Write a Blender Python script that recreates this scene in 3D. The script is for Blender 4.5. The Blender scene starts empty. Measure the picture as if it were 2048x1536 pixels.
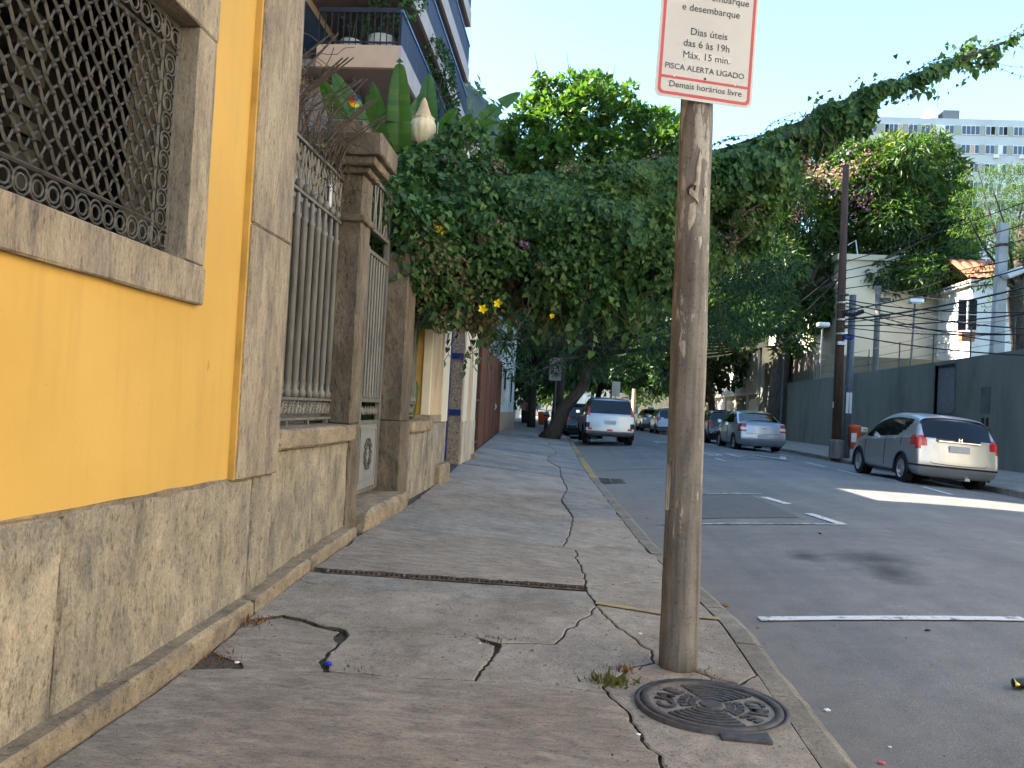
import bpy, bmesh, math, random
import numpy as np
from mathutils import Vector, Matrix, Euler
R = math.radians
random.seed(7); RNG = np.random.default_rng(7)
SC = bpy.context.scene
COL = SC.collection

# ------------------------------------------------------------------ camera
EYE = np.array([0.0, 0.0, 1.2]); FPX = 1650.0            # focal length in pixels of the 2048 wide photograph
YAW, PITCH, ROLL = R(4.4566), R(1.6431), R(3.0)
def _basis():
    f = np.array([-math.sin(YAW)*math.cos(PITCH), math.cos(YAW)*math.cos(PITCH), math.sin(PITCH)])
    r = np.array([math.cos(YAW), math.sin(YAW), 0]); u = np.cross(r, f)
    c, s = math.cos(ROLL), math.sin(ROLL)
    return c*r+s*u, -s*r+c*u, f
CR, CU, CF = _basis()
cd = bpy.data.cameras.new('camera'); cam = bpy.data.objects.new('camera', cd); COL.objects.link(cam)
cd.sensor_width = 36; cd.lens = 36*FPX/2048; cd.clip_start = 0.05; cd.clip_end = 6000
cam.matrix_world = Matrix(((CR[0], CU[0], -CF[0], EYE[0]), (CR[1], CU[1], -CF[1], EYE[1]), (CR[2], CU[2], -CF[2], EYE[2]), (0, 0, 0, 1)))
SC.camera = cam
def ray(px, py): return CF + (px-1024)/FPX*CR - (py-768)/FPX*CU
def onX(px, py, X): d = ray(px, py); return EYE + d*(X/d[0])
def onY(px, py, Y): d = ray(px, py); return EYE + d*(Y/d[1])
def onG(px, py, zf):                                       # a point of the photograph on a ground height function
    d = ray(px, py); z = 0.0
    for _ in range(12):
        p = EYE + d*((z-1.2)/d[2]); z = zf(p[0], p[1])
    return float(p[0]), float(p[1])

# ------------------------------------------------------------------ world, sun, exposure
SUN_EL, SUN_AZ = R(36), R(5)                               # sun stands left of the street, a little ahead
w = bpy.data.worlds.new('World'); SC.world = w; w.use_nodes = True
nt = w.node_tree; bg = nt.nodes['Background']
sky = nt.nodes.new('ShaderNodeTexSky'); sky.sky_type = 'NISHITA'; sky.sun_disc = False
sky.sun_elevation = SUN_EL; sky.sun_rotation = R(-90) + SUN_AZ
sky.air_density = 1.0; sky.dust_density = .4; sky.ozone_density = 4.0
tint = nt.nodes.new('ShaderNodeMix'); tint.data_type = 'RGBA'; tint.blend_type = 'MULTIPLY'; tint.inputs[0].default_value = 1; tint.inputs[7].default_value = (.94, .985, .90, 1)   # the photograph's white balance: a cyan sky
nt.links.new(sky.outputs[0], tint.inputs[6]); nt.links.new(tint.outputs[2], bg.inputs[0]); bg.inputs[1].default_value = 0.12
sd = bpy.data.lights.new('sun', 'SUN'); sun = bpy.data.objects.new('sun', sd); COL.objects.link(sun)
sd.energy = 5.0; sd.angle = R(0.5); sd.color = (1.0, 0.91, 0.77)
sv = Vector((-math.cos(SUN_EL)*math.cos(SUN_AZ), math.cos(SUN_EL)*math.sin(SUN_AZ), math.sin(SUN_EL)))
sun.rotation_euler = sv.to_track_quat('Z', 'Y').to_euler(); sun.location = (-30, 5, 40)
vs = SC.view_settings; vs.view_transform = 'Standard'; vs.look = 'None'; vs.gamma = 1; vs.use_curve_mapping = False
vs.exposure = 2.6
SC.cycles.use_denoising = True; SC.cycles.max_bounces = 6; SC.cycles.diffuse_bounces = 3
SC.cycles.transparent_max_bounces = 8; SC.cycles.use_adaptive_sampling = True; SC.cycles.adaptive_threshold = 0.02

# ------------------------------------------------------------------ materials
MAT = {}
def srgb(r, g, b):
    f = lambda c: (c/255/12.92) if c/255 <= .04045 else ((c/255+.055)/1.055)**2.4
    return (f(r), f(g), f(b))
class NT:
    def __init__(s, name):
        m = bpy.data.materials.new(name); m.use_nodes = True; s.m = m; s.t = m.node_tree; s.n = s.t.nodes
        s.b = s.n['Principled BSDF']; s.o = s.n['Material Output']; MAT[name] = m
    def new(s, k, **kw):
        n = s.n.new(k)
        for a, v in kw.items(): setattr(n, a, v)
        return n
    def link(s, a, b): s.t.links.new(a, b)
    def coord(s, scale=(1, 1, 1), out='Object', rot=(0, 0, 0)):
        c = s.new('ShaderNodeTexCoord'); mp = s.new('ShaderNodeMapping'); mp.inputs['Scale'].default_value = scale
        mp.inputs['Rotation'].default_value = rot
        if out == 'World':
            g = s.new('ShaderNodeNewGeometry'); s.link(g.outputs['Position'], mp.inputs[0])
        else: s.link(c.outputs[out], mp.inputs[0])
        return mp.outputs[0]
    def noise(s, vec, scale, detail=6, rough=.6, dist=0):
        n = s.new('ShaderNodeTexNoise'); n.inputs['Scale'].default_value = scale; n.inputs['Detail'].default_value = detail
        n.inputs['Roughness'].default_value = rough; n.inputs['Distortion'].default_value = dist
        s.link(vec, n.inputs['Vector']); return n.outputs['Fac']
    def ramp(s, fac, stops, interp='LINEAR'):
        r = s.new('ShaderNodeValToRGB'); r.color_ramp.interpolation = interp; e = r.color_ramp.elements
        while len(e) < len(stops): e.new(.5)
        for k, (p, c) in enumerate(stops):
            e[k].position = p; e[k].color = (*c, 1) if len(c) == 3 else c
        s.link(fac, r.inputs[0]); return r.outputs[0]
    def mix(s, fac, a, b, mode='MIX'):
        m = s.new('ShaderNodeMix', data_type='RGBA', blend_type=mode)
        for sock, v in ((m.inputs[0], fac), (m.inputs[6], a), (m.inputs[7], b)):
            if isinstance(v, (int, float)): sock.default_value = v
            elif isinstance(v, tuple): sock.default_value = (*v, 1) if len(v) == 3 else v
            else: s.link(v, sock)
        return m.outputs[2]
    def math(s, op, a, b=0.0, clamp=False):
        m = s.new('ShaderNodeMath', operation=op); m.use_clamp = clamp
        for sock, v in zip(m.inputs, (a, b)):
            if isinstance(v, (int, float)): sock.default_value = v
            else: s.link(v, sock)
        return m.outputs[0]
    def bump(s, h, strength=.4, dist=.01, normal=None):
        b = s.new('ShaderNodeBump'); b.inputs['Strength'].default_value = strength; b.inputs['Distance'].default_value = dist
        s.link(h, b.inputs['Height'])
        if normal is not None: s.link(normal, b.inputs['Normal'])
        return b.outputs[0]
    def done(s, col=None, rough=.8, normal=None, metallic=0, spec=.3):
        if col is not None:
            if isinstance(col, tuple): s.b.inputs['Base Color'].default_value = (*col, 1)
            else: s.link(col, s.b.inputs['Base Color'])
        if isinstance(rough, (int, float)): s.b.inputs['Roughness'].default_value = rough
        else: s.link(rough, s.b.inputs['Roughness'])
        s.b.inputs['Metallic'].default_value = metallic
        s.b.inputs['Specular IOR Level'].default_value = spec
        if normal is not None: s.link(normal, s.b.inputs['Normal'])
        return s.m

def m_granite(name, a, b, c, streak=(1, 1, .35), scale=5, stain=.35, bump=.5):
    """weathered granite: two tones in drawn-out blotches, dark specks, pale scars"""
    k = NT(name); v = k.coord(streak, 'World')
    n1 = k.noise(v, scale, 8, .7, .4); n2 = k.noise(v, scale*7, 5, .7); n3 = k.noise(k.coord((1, 1, 1), 'World'), 1.7, 4, .6)
    col = k.ramp(n1, [(.3, a), (.5, b), (.68, c)])
    sp = k.ramp(n2, [(.34, (.35, .33, .3)), (.46, (1, 1, 1)), (.62, (1, 1, 1)), (.75, (1.25, 1.2, 1.12))])
    col = k.mix(.8, col, sp, 'MULTIPLY')
    n5 = k.noise(v, scale*22, 3, .7); col = k.mix(.75, col, k.ramp(n5, [(.32, (.55, .53, .5)), (.5, (1, 1, 1)), (.72, (1.35, 1.3, 1.22))]), 'MULTIPLY')
    st = k.ramp(n3, [(.35, (.5, .47, .42)), (.6, (1.05, 1.03, 1))])
    col = k.mix(stain*1.6 if stain < .6 else 1.0, col, st, 'MULTIPLY')
    h = k.math('ADD', k.math('ADD', k.math('MULTIPLY', n1, .6), n2), k.math('MULTIPLY', n5, .35))
    return k.done(col, .88, k.bump(h, bump, .012))
def m_plain(name, col, rough=.6, var=.12, scale=6, metallic=0, bump=.0, spec=.3, streak=(1, 1, 1)):
    k = NT(name); v = k.coord(streak, 'World'); n = k.noise(v, scale, 6, .65)
    lo = tuple(c*(1-var*1.6) for c in col); hi = tuple(min(1, c*(1+var)) for c in col)
    c = k.ramp(n, [(.3, lo), (.5, col), (.72, hi)])
    nb = k.noise(v, scale*9, 4, .6)
    return k.done(c, rough, k.bump(nb, bump, .004) if bump else None, metallic, spec)
def m_leaf(name, cols, trans=.35, rough=.45):
    """leaf: one hue per leaf out of a ramp, some light coming through"""
    k = NT(name); g = k.new('ShaderNodeNewGeometry')
    n = len(cols); c = k.ramp(g.outputs['Random Per Island'], [(i/(n-1) if n > 1 else 0, cc) for i, cc in enumerate(cols)])
    k.done(c, rough, spec=.35)
    t = k.new('ShaderNodeBsdfTranslucent'); k.link(k.mix(1, c, (1.5, 1.7, .5), 'MULTIPLY'), t.inputs[0])
    m = k.new('ShaderNodeMixShader'); m.inputs[0].default_value = trans
    k.link(k.b.outputs[0], m.inputs[1]); k.link(t.outputs[0], m.inputs[2]); k.link(m.outputs[0], k.o.inputs[0])
    return k.m

m_granite('stone', (.14, .13, .11), (.285, .245, .185), (.45, .37, .265), (1, 1, .5), 6, .25, .9)
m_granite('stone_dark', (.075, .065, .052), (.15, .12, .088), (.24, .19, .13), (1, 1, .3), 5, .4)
m_granite('stone_frame', (.14, .125, .11), (.29, .23, .165), (.40, .33, .235), (1.2, 1.2, .25), 9, .2, .35)
m_granite('stone_ledge', (.14, .12, .1), (.28, .22, .15), (.38, .30, .20), (1, 1, 1), 7, .35)
m_granite('stone_slab', (.20, .178, .155), (.32, .278, .235), (.45, .38, .31), (.65, 1.7, 1), 10, .25, 1.0)
m_granite('slab_smooth', (.235, .208, .18), (.325, .285, .24), (.41, .355, .295), (1, 1, 1), 9, .35, .8)
m_granite('slab_grey', (.205, .19, .168), (.285, .265, .235), (.36, .33, .29), (1, 1, 1), 9, .3, .7)
m_granite('slab_blue', (.18, .175, .168), (.25, .245, .235), (.32, .31, .29), (1, 1, 1), 10, .35, .7)
m_granite('slab_pale', (.25, .225, .195), (.35, .315, .27), (.44, .39, .33), (1, 1, 1), 8, .35, .7)
m_granite('kerb_stone', (.16, .145, .12), (.23, .205, .17), (.30, .265, .21), (1, 1, 1), 9, .3)
m_plain('dirt', (.085, .068, .05), .95, .6, 40, 0, .6)
def m_yellow():
    k = NT('yellow_plaster'); v = k.coord((1, 1, 1), 'World'); n1 = k.noise(v, .9, 4, .55); n2 = k.noise(v, 45, 4, .6)
    n3 = k.noise(k.coord((1, 6, .5), 'World'), 2.2, 5, .6)
    col = k.ramp(n1, [(.35, (.52, .305, .066)), (.65, (.585, .352, .085))])
    col = k.mix(k.math('MULTIPLY', k.ramp(n3, [(.5, (0, 0, 0)), (.75, (1, 1, 1))]), .4), col, (.43, .255, .065))
    sp = k.ramp(k.noise(v, 13, 3, .5), [(.24, (.45, .38, .28)), (.275, (1, 1, 1))]); col = k.mix(.5, col, sp, 'MULTIPLY')
    k.done(col, .75, k.bump(k.math('ADD', n2, k.math('MULTIPLY', k.noise(v, 6, 4, .6), 2.5)), .15, .006))
m_yellow()
def m_asphalt():
    k = NT('asphalt'); v = k.coord((1, 1, 1), 'World'); n1 = k.noise(v, .55, 5, .6); n2 = k.noise(v, 160, 3, .7); n3 = k.noise(v, 5, 6, .65)
    col = k.ramp(n1, [(.35, (.145, .141, .136)), (.65, (.195, .187, .177))])
    col = k.mix(.55, col, k.ramp(n3, [(.3, (.72, .72, .72)), (.7, (1.2, 1.18, 1.15))]), 'MULTIPLY')
    col = k.mix(.7, col, k.ramp(n2, [(.3, (.42, .42, .42)), (.52, (1, 1, 1)), (.72, (2.3, 2.25, 2.15))]), 'MULTIPLY')
    tw = k.noise(k.coord((1.6, .035, 1), 'World'), 1.6, 4, .6); col = k.mix(.6, col, k.ramp(tw, [(.36, (.78, .78, .79)), (.6, (1.08, 1.07, 1.05))]), 'MULTIPLY')
    # oil stains with outlines of their own
    g = k.new('ShaderNodeNewGeometry'); sx = k.new('ShaderNodeSeparateXYZ'); k.link(g.outputs['Position'], sx.inputs[0])
    for (cx, cy, rx, ry) in STAINS:
        dx = k.math('DIVIDE', k.math('SUBTRACT', sx.outputs[0], cx), rx); dy = k.math('DIVIDE', k.math('SUBTRACT', sx.outputs[1], cy), ry)
        d = k.math('SQRT', k.math('ADD', k.math('MULTIPLY', dx, dx), k.math('MULTIPLY', dy, dy)))
        d = k.math('ADD', d, k.math('MULTIPLY', n3, .9))
        col = k.mix(k.math('MULTIPLY', k.math('SUBTRACT', 1.55, d, True), .8), col, (.022, .021, .02))
    # worn sandy dust along the kerb
    d = k.math('SUBTRACT', 1.55, sx.outputs[0]); d = k.math('ADD', d, k.math('MULTIPLY', k.math('SUBTRACT', n3, .5), .9))
    col = k.mix(k.math('MULTIPLY', d, .75, True), col, (.21, .18, .145))
    r = k.ramp(n2, [(.3, (.7, .7, .7)), (.7, (.9, .9, .9))])
    k.done(col, r, k.bump(k.math('ADD', n2, k.math('MULTIPLY', n3, 1.5)), .5, .006), spec=.35)
def m_paint(name, col, wear=.45, scale=9, under=(.12, .118, .113)):
    k = NT(name); v = k.coord((1, 1, 1), 'World'); n = k.noise(v, scale, 7, .75)
    f = k.ramp(n, [(wear-.08, (1, 1, 1)), (wear+.06, (0, 0, 0))])
    c = k.mix(f, col, under); k.done(c, .7, k.bump(n, .2, .002))
m_paint('paint_white', (.62, .62, .60), .43, 14); m_paint('paint_yellow', (.42, .27, .075), .47); m_paint('paint_yellow_worn', (.36, .25, .09), .50, 9, (.215, .19, .16)); m_paint('paint_white_worn', (.55, .55, .54), .49)
def m_pole():
    k = NT('pole_wood'); v = k.coord((1, 1, .06), 'World'); v2 = k.coord((1, 1, .22), 'World'); v3 = k.coord((1, 1, .5), 'World')
    n1 = k.noise(v, 22, 6, .65, .6); n2 = k.noise(v2, 14, 6, .7); n3 = k.noise(v3, 5, 5, .6); n4 = k.noise(k.coord((1, 1, 1), 'World'), 60, 4, .7)
    col = k.ramp(n1, [(.3, (.10, .092, .088)), (.5, (.185, .17, .158)), (.7, (.26, .24, .22))])
    col = k.mix(.75, col, k.ramp(n3, [(.3, (.5, .47, .43)), (.65, (1.15, 1.1, 1.02))]), 'MULTIPLY')
    sx = k.new('ShaderNodeSeparateXYZ'); g = k.new('ShaderNodeNewGeometry'); k.link(g.outputs['Position'], sx.inputs[0])
    zz = k.math('DIVIDE', k.math('SUBTRACT', sx.outputs[2], .6), 2.0, True)         # old paint flakes, more of them high up
    f = k.ramp(k.math('ADD', n2, k.math('MULTIPLY', zz, .075)), [(.635, (0, 0, 0)), (.66, (1, 1, 1))])
    col = k.mix(k.math('MULTIPLY', f, .75), col, (.42, .385, .335))
    col = k.mix(.6, col, k.ramp(n4, [(.33, (.45, .42, .4)), (.45, (1, 1, 1))]), 'MULTIPLY')
    k.done(col, .9, k.bump(k.math('ADD', n1, k.math('ADD', f, n4)), .5, .006))
m_pole()
m_plain('iron', (.085, .078, .068), .6, .35, 14, .35, .3)
m_plain('iron_grey', (.16, .148, .13), .55, .25, 12, .2, .25, streak=(1, 1, .2))
m_plain('iron_rust', (.07, .05, .04), .8, .45, 22, .1, .3)
m_plain('rust_vine', (.085, .072, .062), .9, .4, 30)
m_plain('metal_sheet', (.145, .135, .122), .6, .18, 3, .15, .05, streak=(1, 1, .3))
m_plain('gate_sheet', (.24, .235, .22), .5, .2, 5, .1, .1, streak=(1, 1, .3))
m_plain('cast_iron', (.085, .076, .07), .55, .35, 25, .45, .35)
m_plain('cast_worn', (.24, .205, .165), .6, .3, 30, .3, .3)
m_plain('shade_black', (.012, .011, .010), .9, .2, 4)  # near-black: shade of rooms, pits and slots put into the colour
m_plain('shutter_wood', (.05, .046, .04), .7, .25, 9, streak=(1, 1, .2))
m_plain('cream', (.62, .53, .39), .8, .1, 2.5, 0, .12, streak=(1, 1, .4)); m_plain('cream_stain', (.44, .36, .26), .85, .3, 5, 0, .2, streak=(1, 1, .3))
m_plain('tan_plaster', (.50, .36, .21), .85, .2, 4, 0, .15, streak=(1, 1, .4)); m_plain('yellow_return', (.50, .285, .06), .8, .16, 4, 0, .1)
m_plain('pebble', (.24, .205, .165), .9, .5, 28, 0, .8); m_plain('blue_paint', (.012, .03, .14), .45, .25, 6, 0, .1)
m_plain('brown_sheet', (.135, .055, .03), .6, .2, 3, .1, .05, streak=(1, 1, .2)); m_plain('white_plaster', (.60, .60, .56), .85, .12, 1.5, 0, .1, streak=(1, 1, .35))
m_plain('pink_plaster', (.46, .30, .20), .85, .15, 3); m_plain('wall_green', (.13, .145, .122), .85, .2, .8, 0, .2, streak=(1, 1, .4))
m_plain('wall_green_dark', (.08, .088, .08), .85, .2, 2); m_plain('olive', (.115, .10, .07), .85, .15, 1.2, 0, .1, streak=(1, 1, .4))
m_plain('tan_facade', (.46, .33, .235), .8, .08, 1.5, 0, .05); m_plain('pink_facade', (.40, .32, .30), .8, .08, 1.5)
m_plain('soffit', (.20, .175, .165), .85, .1, 1.5); m_plain('rail_dark', (.022, .022, .03), .5, .2, 5, .2); m_plain('rail_blue', (.05, .10, .22), .4, .15, 5, .3)
def m_railpanel():
    k = NT('rail_panel'); k.done((.02, .021, .04), .6, spec=.25)
m_railpanel()
m_plain('cream_facade', (.62, .55, .42), .85, .08, .7, 0, .05); m_plain('apartment', (.42, .44, .44), .85, .07, .25, streak=(1, 1, .3)); m_plain('apartment_band', (.30, .31, .26), .85, .1, .4)
m_plain('roof_tile', (.44, .15, .075), .8, .3, 5, 0, .3); m_plain('white_sheet', (.48, .50, .48), .55, .15, 1.2, .1, .05, streak=(1, 1, .2))
m_plain('pole_brown', (.075, .04, .028), .85, .3, 10, 0, .3, streak=(1, 1, .1)); m_plain('pole_grey', (.13, .14, .15), .7, .2, 8, .2); m_plain('concrete', (.36, .36, .35), .85, .12, 4, 0, .2)
m_plain('old_wood', (.13, .12, .11), .9, .3, 10, streak=(1, 1, .1)); m_plain('cable', (.012, .012, .014), .5, .2, 5); m_plain('cable_sunlit', (.30, .29, .26), .6, .2, 5)  # paler cable copy has sunlight put into its colour
m_plain('bin_orange', (.62, .095, .028), .45, .1, 6); m_plain('white_metal', (.6, .6, .6), .4, .08, 6); m_plain('aluminium', (.55, .56, .58), .35, .1, 8, .6)
m_plain('sign_face', (.55, .525, .50), .5, .04, 3); m_plain('sign_patch', (.585, .57, .545), .5, .03, 3); m_plain('sign_red', (.50, .085, .09), .5, .06, 5); m_plain('sign_ink', (.06, .06, .065), .6, .2, 8); m_plain('sign_rim', (.60, .60, .60), .4, .04, 6)
m_plain('bark', (.062, .048, .036), .95, .4, 12, 0, .8, streak=(1, 1, .3)); m_plain('bark_grey', (.10, .085, .07), .95, .35, 12, 0, .6, streak=(1, 1, .3))
m_plain('twig', (.085, .06, .045), .9, .3, 20); m_plain('hill_green', (.04, .055, .035), .95, .4, .02); m_plain('terracotta', (.30, .13, .07), .85, .2, 8)
m_plain('pale_pot', (.50, .45, .36), .85, .15, 9, 0, .2); m_plain('urn_sunlit', (.66, .55, .36), .8, .15, 9, 0, .2)  # last one: sunlight on the urn put into a pale even colour
m_plain('flower_yellow', (.80, .60, .012), .6, .08, 20); m_plain('black_plastic', (.012, .012, .013), .45, .2, 8); m_plain('skin', (.30, .17, .11), .6, .08, 8)
m_plain('cloth_dark', (.03, .03, .04), .9, .2, 9); m_plain('cloth_pink', (.38, .16, .15), .9, .15, 9); m_plain('cloth_white', (.5, .5, .48), .9, .1, 9); m_plain('litter_white', (.7, .7, .68), .6, .1, 9); m_plain('cap_blue', (.01, .03, .38), .35, .1, 9)
m_plain('asphalt_patch', (.125, .123, .12), .85, .3, 40, 0, .5); m_plain('haze_wall', (.5, .45, .38), .9, .1, .5)
def m_gloss(name, col, rough=.12, metallic=0, coat=0, spec=.5):
    k = NT(name); k.done(col, rough, None, metallic, spec); k.b.inputs['Coat Weight'].default_value = coat; k.b.inputs['Coat Roughness'].default_value = .06
m_gloss('car_silver', (.40, .41, .42), .36, .75, .6); m_gloss('car_silver_blue', (.30, .34, .39), .36, .7, .6); m_gloss('car_dark', (.018, .019, .022), .25, .3, .8); m_gloss('car_grey', (.10, .105, .115), .3, .5, .7)
m_gloss('car_glass', (.006, .007, .010), .05, 0, 0, .45); m_gloss('tail_red', (.42, .012, .015), .12, 0, .5); m_gloss('lamp_clear', (.55, .53, .5), .12, .2, .5); m_gloss('chrome', (.75, .76, .78), .12, 1)
m_gloss('window_glass', (.035, .05, .075), .08, 0, 0, .8); m_gloss('rim', (.55, .56, .58), .3, .8); m_gloss('plate', (.42, .42, .42), .5)
m_plain('tyre', (.014, .014, .014), .85, .2, 15); m_plain('trim_black', (.012, .012, .013), .5, .15, 10)
m_leaf('leaf_vine', [(.015, .048, .016), (.026, .075, .02), (.038, .10, .026), (.055, .125, .03), (.085, .15, .036)], .14, .6)
m_leaf('leaf_vine_light', [(.045, .105, .026), (.062, .13, .032), (.085, .15, .036), (.035, .085, .024)], .18, .6)
m_leaf('leaf_vine_dry', [(.10, .055, .035), (.13, .09, .045), (.08, .085, .035), (.06, .09, .03), (.20, .15, .09), (.12, .11, .05)], .25, .7)
m_leaf('leaf_almond', [(.04, .09, .022), (.058, .12, .026), (.078, .145, .03), (.11, .16, .036)], .45)
m_leaf('leaf_dark', [(.02, .048, .018), (.03, .066, .022), (.04, .082, .026), (.055, .10, .03)], .25)
m_leaf('leaf_mango', [(.028, .064, .018), (.042, .09, .022), (.065, .12, .026), (.105, .145, .034)], .4)
m_leaf('leaf_mango_pale', [(.16, .17, .03), (.20, .17, .045), (.13, .165, .035)], .45)
m_leaf('leaf_feather', [(.05, .09, .022), (.07, .12, .03), (.09, .14, .035)], .5)
m_leaf('leaf_banana', [(.04, .10, .022), (.055, .125, .03), (.075, .14, .035)], .4, .35)
m_leaf('petal_pink', [(.34, .15, .19), (.42, .24, .26), (.28, .16, .16)], .3, .7)
m_leaf('petal_mauve', [(.30, .12, .22), (.36, .18, .28)], .3, .7)
m_leaf('grass', [(.07, .11, .03), (.16, .13, .05), (.10, .12, .035)], .3, .7)
m_leaf('dead_leaf', [(.20, .08, .03), (.25, .13, .05), (.14, .06, .03)], .2, .8)

m_leaf('pit_dark', [(.05, .045, .04), (.09, .08, .07), (.14, .12, .10)], .05, .9)

# ------------------------------------------------------------------ mesh helpers
ORG = {}
def origin(o): return ORG.get(o.name, Vector((0, 0, 0)))
class MB:
    def __init__(s): s.v = []; s.f = []
    def add(s, vs, fs):
        k = len(s.v); s.v += [tuple(map(float, p)) for p in vs]; s.f += [tuple(i+k for i in f) for f in fs]; return s
    def box(s, a, b, bev=0.0):
        (x0, y0, z0), (x1, y1, z1) = [min(p, q) for p, q in zip(a, b)], [max(p, q) for p, q in zip(a, b)]
        if bev <= 0:
            return s.add([(x0, y0, z0), (x1, y0, z0), (x1, y1, z0), (x0, y1, z0), (x0, y0, z1), (x1, y0, z1), (x1, y1, z1), (x0, y1, z1)],
                         [(0, 3, 2, 1), (4, 5, 6, 7), (0, 1, 5, 4), (1, 2, 6, 5), (2, 3, 7, 6), (3, 0, 4, 7)])
        m = bmesh.new(); bmesh.ops.create_cube(m, size=1)
        for v in m.verts: v.co = Vector((x0+(v.co.x+.5)*(x1-x0), y0+(v.co.y+.5)*(y1-y0), z0+(v.co.z+.5)*(z1-z0)))
        bmesh.ops.bevel(m, geom=m.edges[:], offset=bev, segments=2, affect='EDGES', profile=.6)
        m.verts.index_update(); s.add([v.co for v in m.verts], [[v.index for v in f.verts] for f in m.faces]); m.free(); return s
    def rough_box(s, a, b, amp=.008, n=(2, 3, 2), bev=.012, seed=0):
        """a hand-cut block: bevelled box whose faces are subdivided and knocked about a little"""
        m = bmesh.new(); bmesh.ops.create_cube(m, size=1)
        (x0, y0, z0), (x1, y1, z1) = [min(p, q) for p, q in zip(a, b)], [max(p, q) for p, q in zip(a, b)]
        for v in m.verts: v.co = Vector((x0+(v.co.x+.5)*(x1-x0), y0+(v.co.y+.5)*(y1-y0), z0+(v.co.z+.5)*(z1-z0)))
        bmesh.ops.bevel(m, geom=m.edges[:], offset=bev, segments=1, affect='EDGES')
        for ax, k in enumerate(n):
            es = [e for e in m.edges if abs((e.verts[0].co-e.verts[1].co).normalized()[ax]) > .95]
            if k > 0 and es: bmesh.ops.subdivide_edges(m, edges=es, cuts=k, use_grid_fill=True)
        r = random.Random(seed)
        for v in m.verts: v.co += Vector((r.uniform(-1, 1), r.uniform(-1, 1), r.uniform(-1, 1)))*amp
        m.verts.index_update(); s.add([v.co for v in m.verts], [[v.index for v in f.verts] for f in m.faces]); m.free(); return s
    def prism(s, poly, z0, z1):
        """poly: list of (x, y) or (x, y, z-top); extruded downwards to a thickness"""
        n = len(poly); top = [(p[0], p[1], (p[2] if len(p) > 2 else 0)+z1) for p in poly]; bot = [(p[0], p[1], (p[2] if len(p) > 2 else 0)+z0) for p in poly]
        return s.add(top+bot, [tuple(range(n)), tuple(range(2*n-1, n-1, -1))]+[(i, i+n, (i+1) % n+n, (i+1) % n) for i in range(n)])
    def slab_yz(s, poly, x0, x1):
        """outline in the y-z plane, extruded along x"""
        n = len(poly); return s.add([(x1, p[0], p[1]) for p in poly]+[(x0, p[0], p[1]) for p in poly], [tuple(range(n)), tuple(range(2*n-1, n-1, -1))]+[(i, i+n, (i+1) % n+n, (i+1) % n) for i in range(n)])
    def slab_xz(s, poly, y0, y1):
        n = len(poly); return s.add([(p[0], y0, p[1]) for p in poly]+[(p[0], y1, p[1]) for p in poly], [tuple(range(n)), tuple(range(2*n-1, n-1, -1))]+[(i, i+n, (i+1) % n+n, (i+1) % n) for i in range(n)])
    def tube(s, path, r, n=6, cap=True):
        P = [Vector(p) for p in path]; rs = r if isinstance(r, (list, tuple)) else [r]*len(P); vs = []; fs = []; up = None
        for i, p in enumerate(P):
            d = (P[min(i+1, len(P)-1)]-P[max(i-1, 0)]).normalized()
            if up is None: up = Vector((0, 0, 1)) if abs(d.z) < .9 else Vector((1, 0, 0))
            a = d.cross(up).normalized(); b = a.cross(d).normalized(); up = b
            for k in range(n):
                t = 2*math.pi*k/n; vs.append(p+(a*math.cos(t)+b*math.sin(t))*rs[i])
        for i in range(len(P)-1):
            for k in range(n): fs.append((i*n+k, i*n+(k+1) % n, (i+1)*n+(k+1) % n, (i+1)*n+k))
        if cap: fs.append(tuple(range(n-1, -1, -1))); fs.append(tuple((len(P)-1)*n+k for k in range(n)))
        return s.add(vs, fs)
    def lathe(s, prof, c=(0, 0, 0), n=20, axis='z'):
        vs = []; fs = []
        for (r, h) in prof:
            for k in range(n):
                t = 2*math.pi*k/n; q = (r*math.cos(t), r*math.sin(t), h)
                if axis == 'x': q = (h, r*math.cos(t), r*math.sin(t))
                if axis == 'y': q = (r*math.cos(t), h, r*math.sin(t))
                vs.append((c[0]+q[0], c[1]+q[1], c[2]+q[2]))
        for i in range(len(prof)-1):
            for k in range(n): fs.append((i*n+k, i*n+(k+1) % n, (i+1)*n+(k+1) % n, (i+1)*n+k))
        return s.add(vs, fs)
    def strip(s, A, B):
        n = len(A); return s.add(list(A)+list(B), [(i, i+1, n+i+1, n+i) for i in range(n-1)])
    def build(s, name, mat, parent=None, smooth=False, kind=None):
        return mesh_obj(name, s.v, s.f, mat, parent, smooth, kind)
def mesh_obj(name, vs, fs, mat, parent=None, smooth=False, kind=None, loc=None):
    me = bpy.data.meshes.new(name); o = bpy.data.objects.new(name, me)
    org = origin(parent) if parent else Vector(loc or (0, 0, 0))
    me.from_pydata([(p[0]-org.x, p[1]-org.y, p[2]-org.z) for p in vs], [], fs)
    me.materials.append(MAT[mat]); COL.objects.link(o)
    if parent: o.parent = parent
    else: o.location = org
    ORG[o.name] = org.copy()
    if smooth: me.shade_smooth()
    me.update()
    if kind: o['kind'] = kind
    return o
def thing(name, label, cat, loc=(0, 0, 0), group=None):
    o = bpy.data.objects.new(name, None); COL.objects.link(o); o.location = loc; o.empty_display_size = .2
    ORG[o.name] = Vector(loc); o['label'] = label; o['category'] = cat
    if group: o['group'] = group
    return o
def tag(o, label, cat, group=None, kind=None):
    o['label'] = label
    if cat: o['category'] = cat
    if group: o['group'] = group
    if kind: o['kind'] = kind
    return o
def struct(o): o['kind'] = 'structure'; return o
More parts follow.
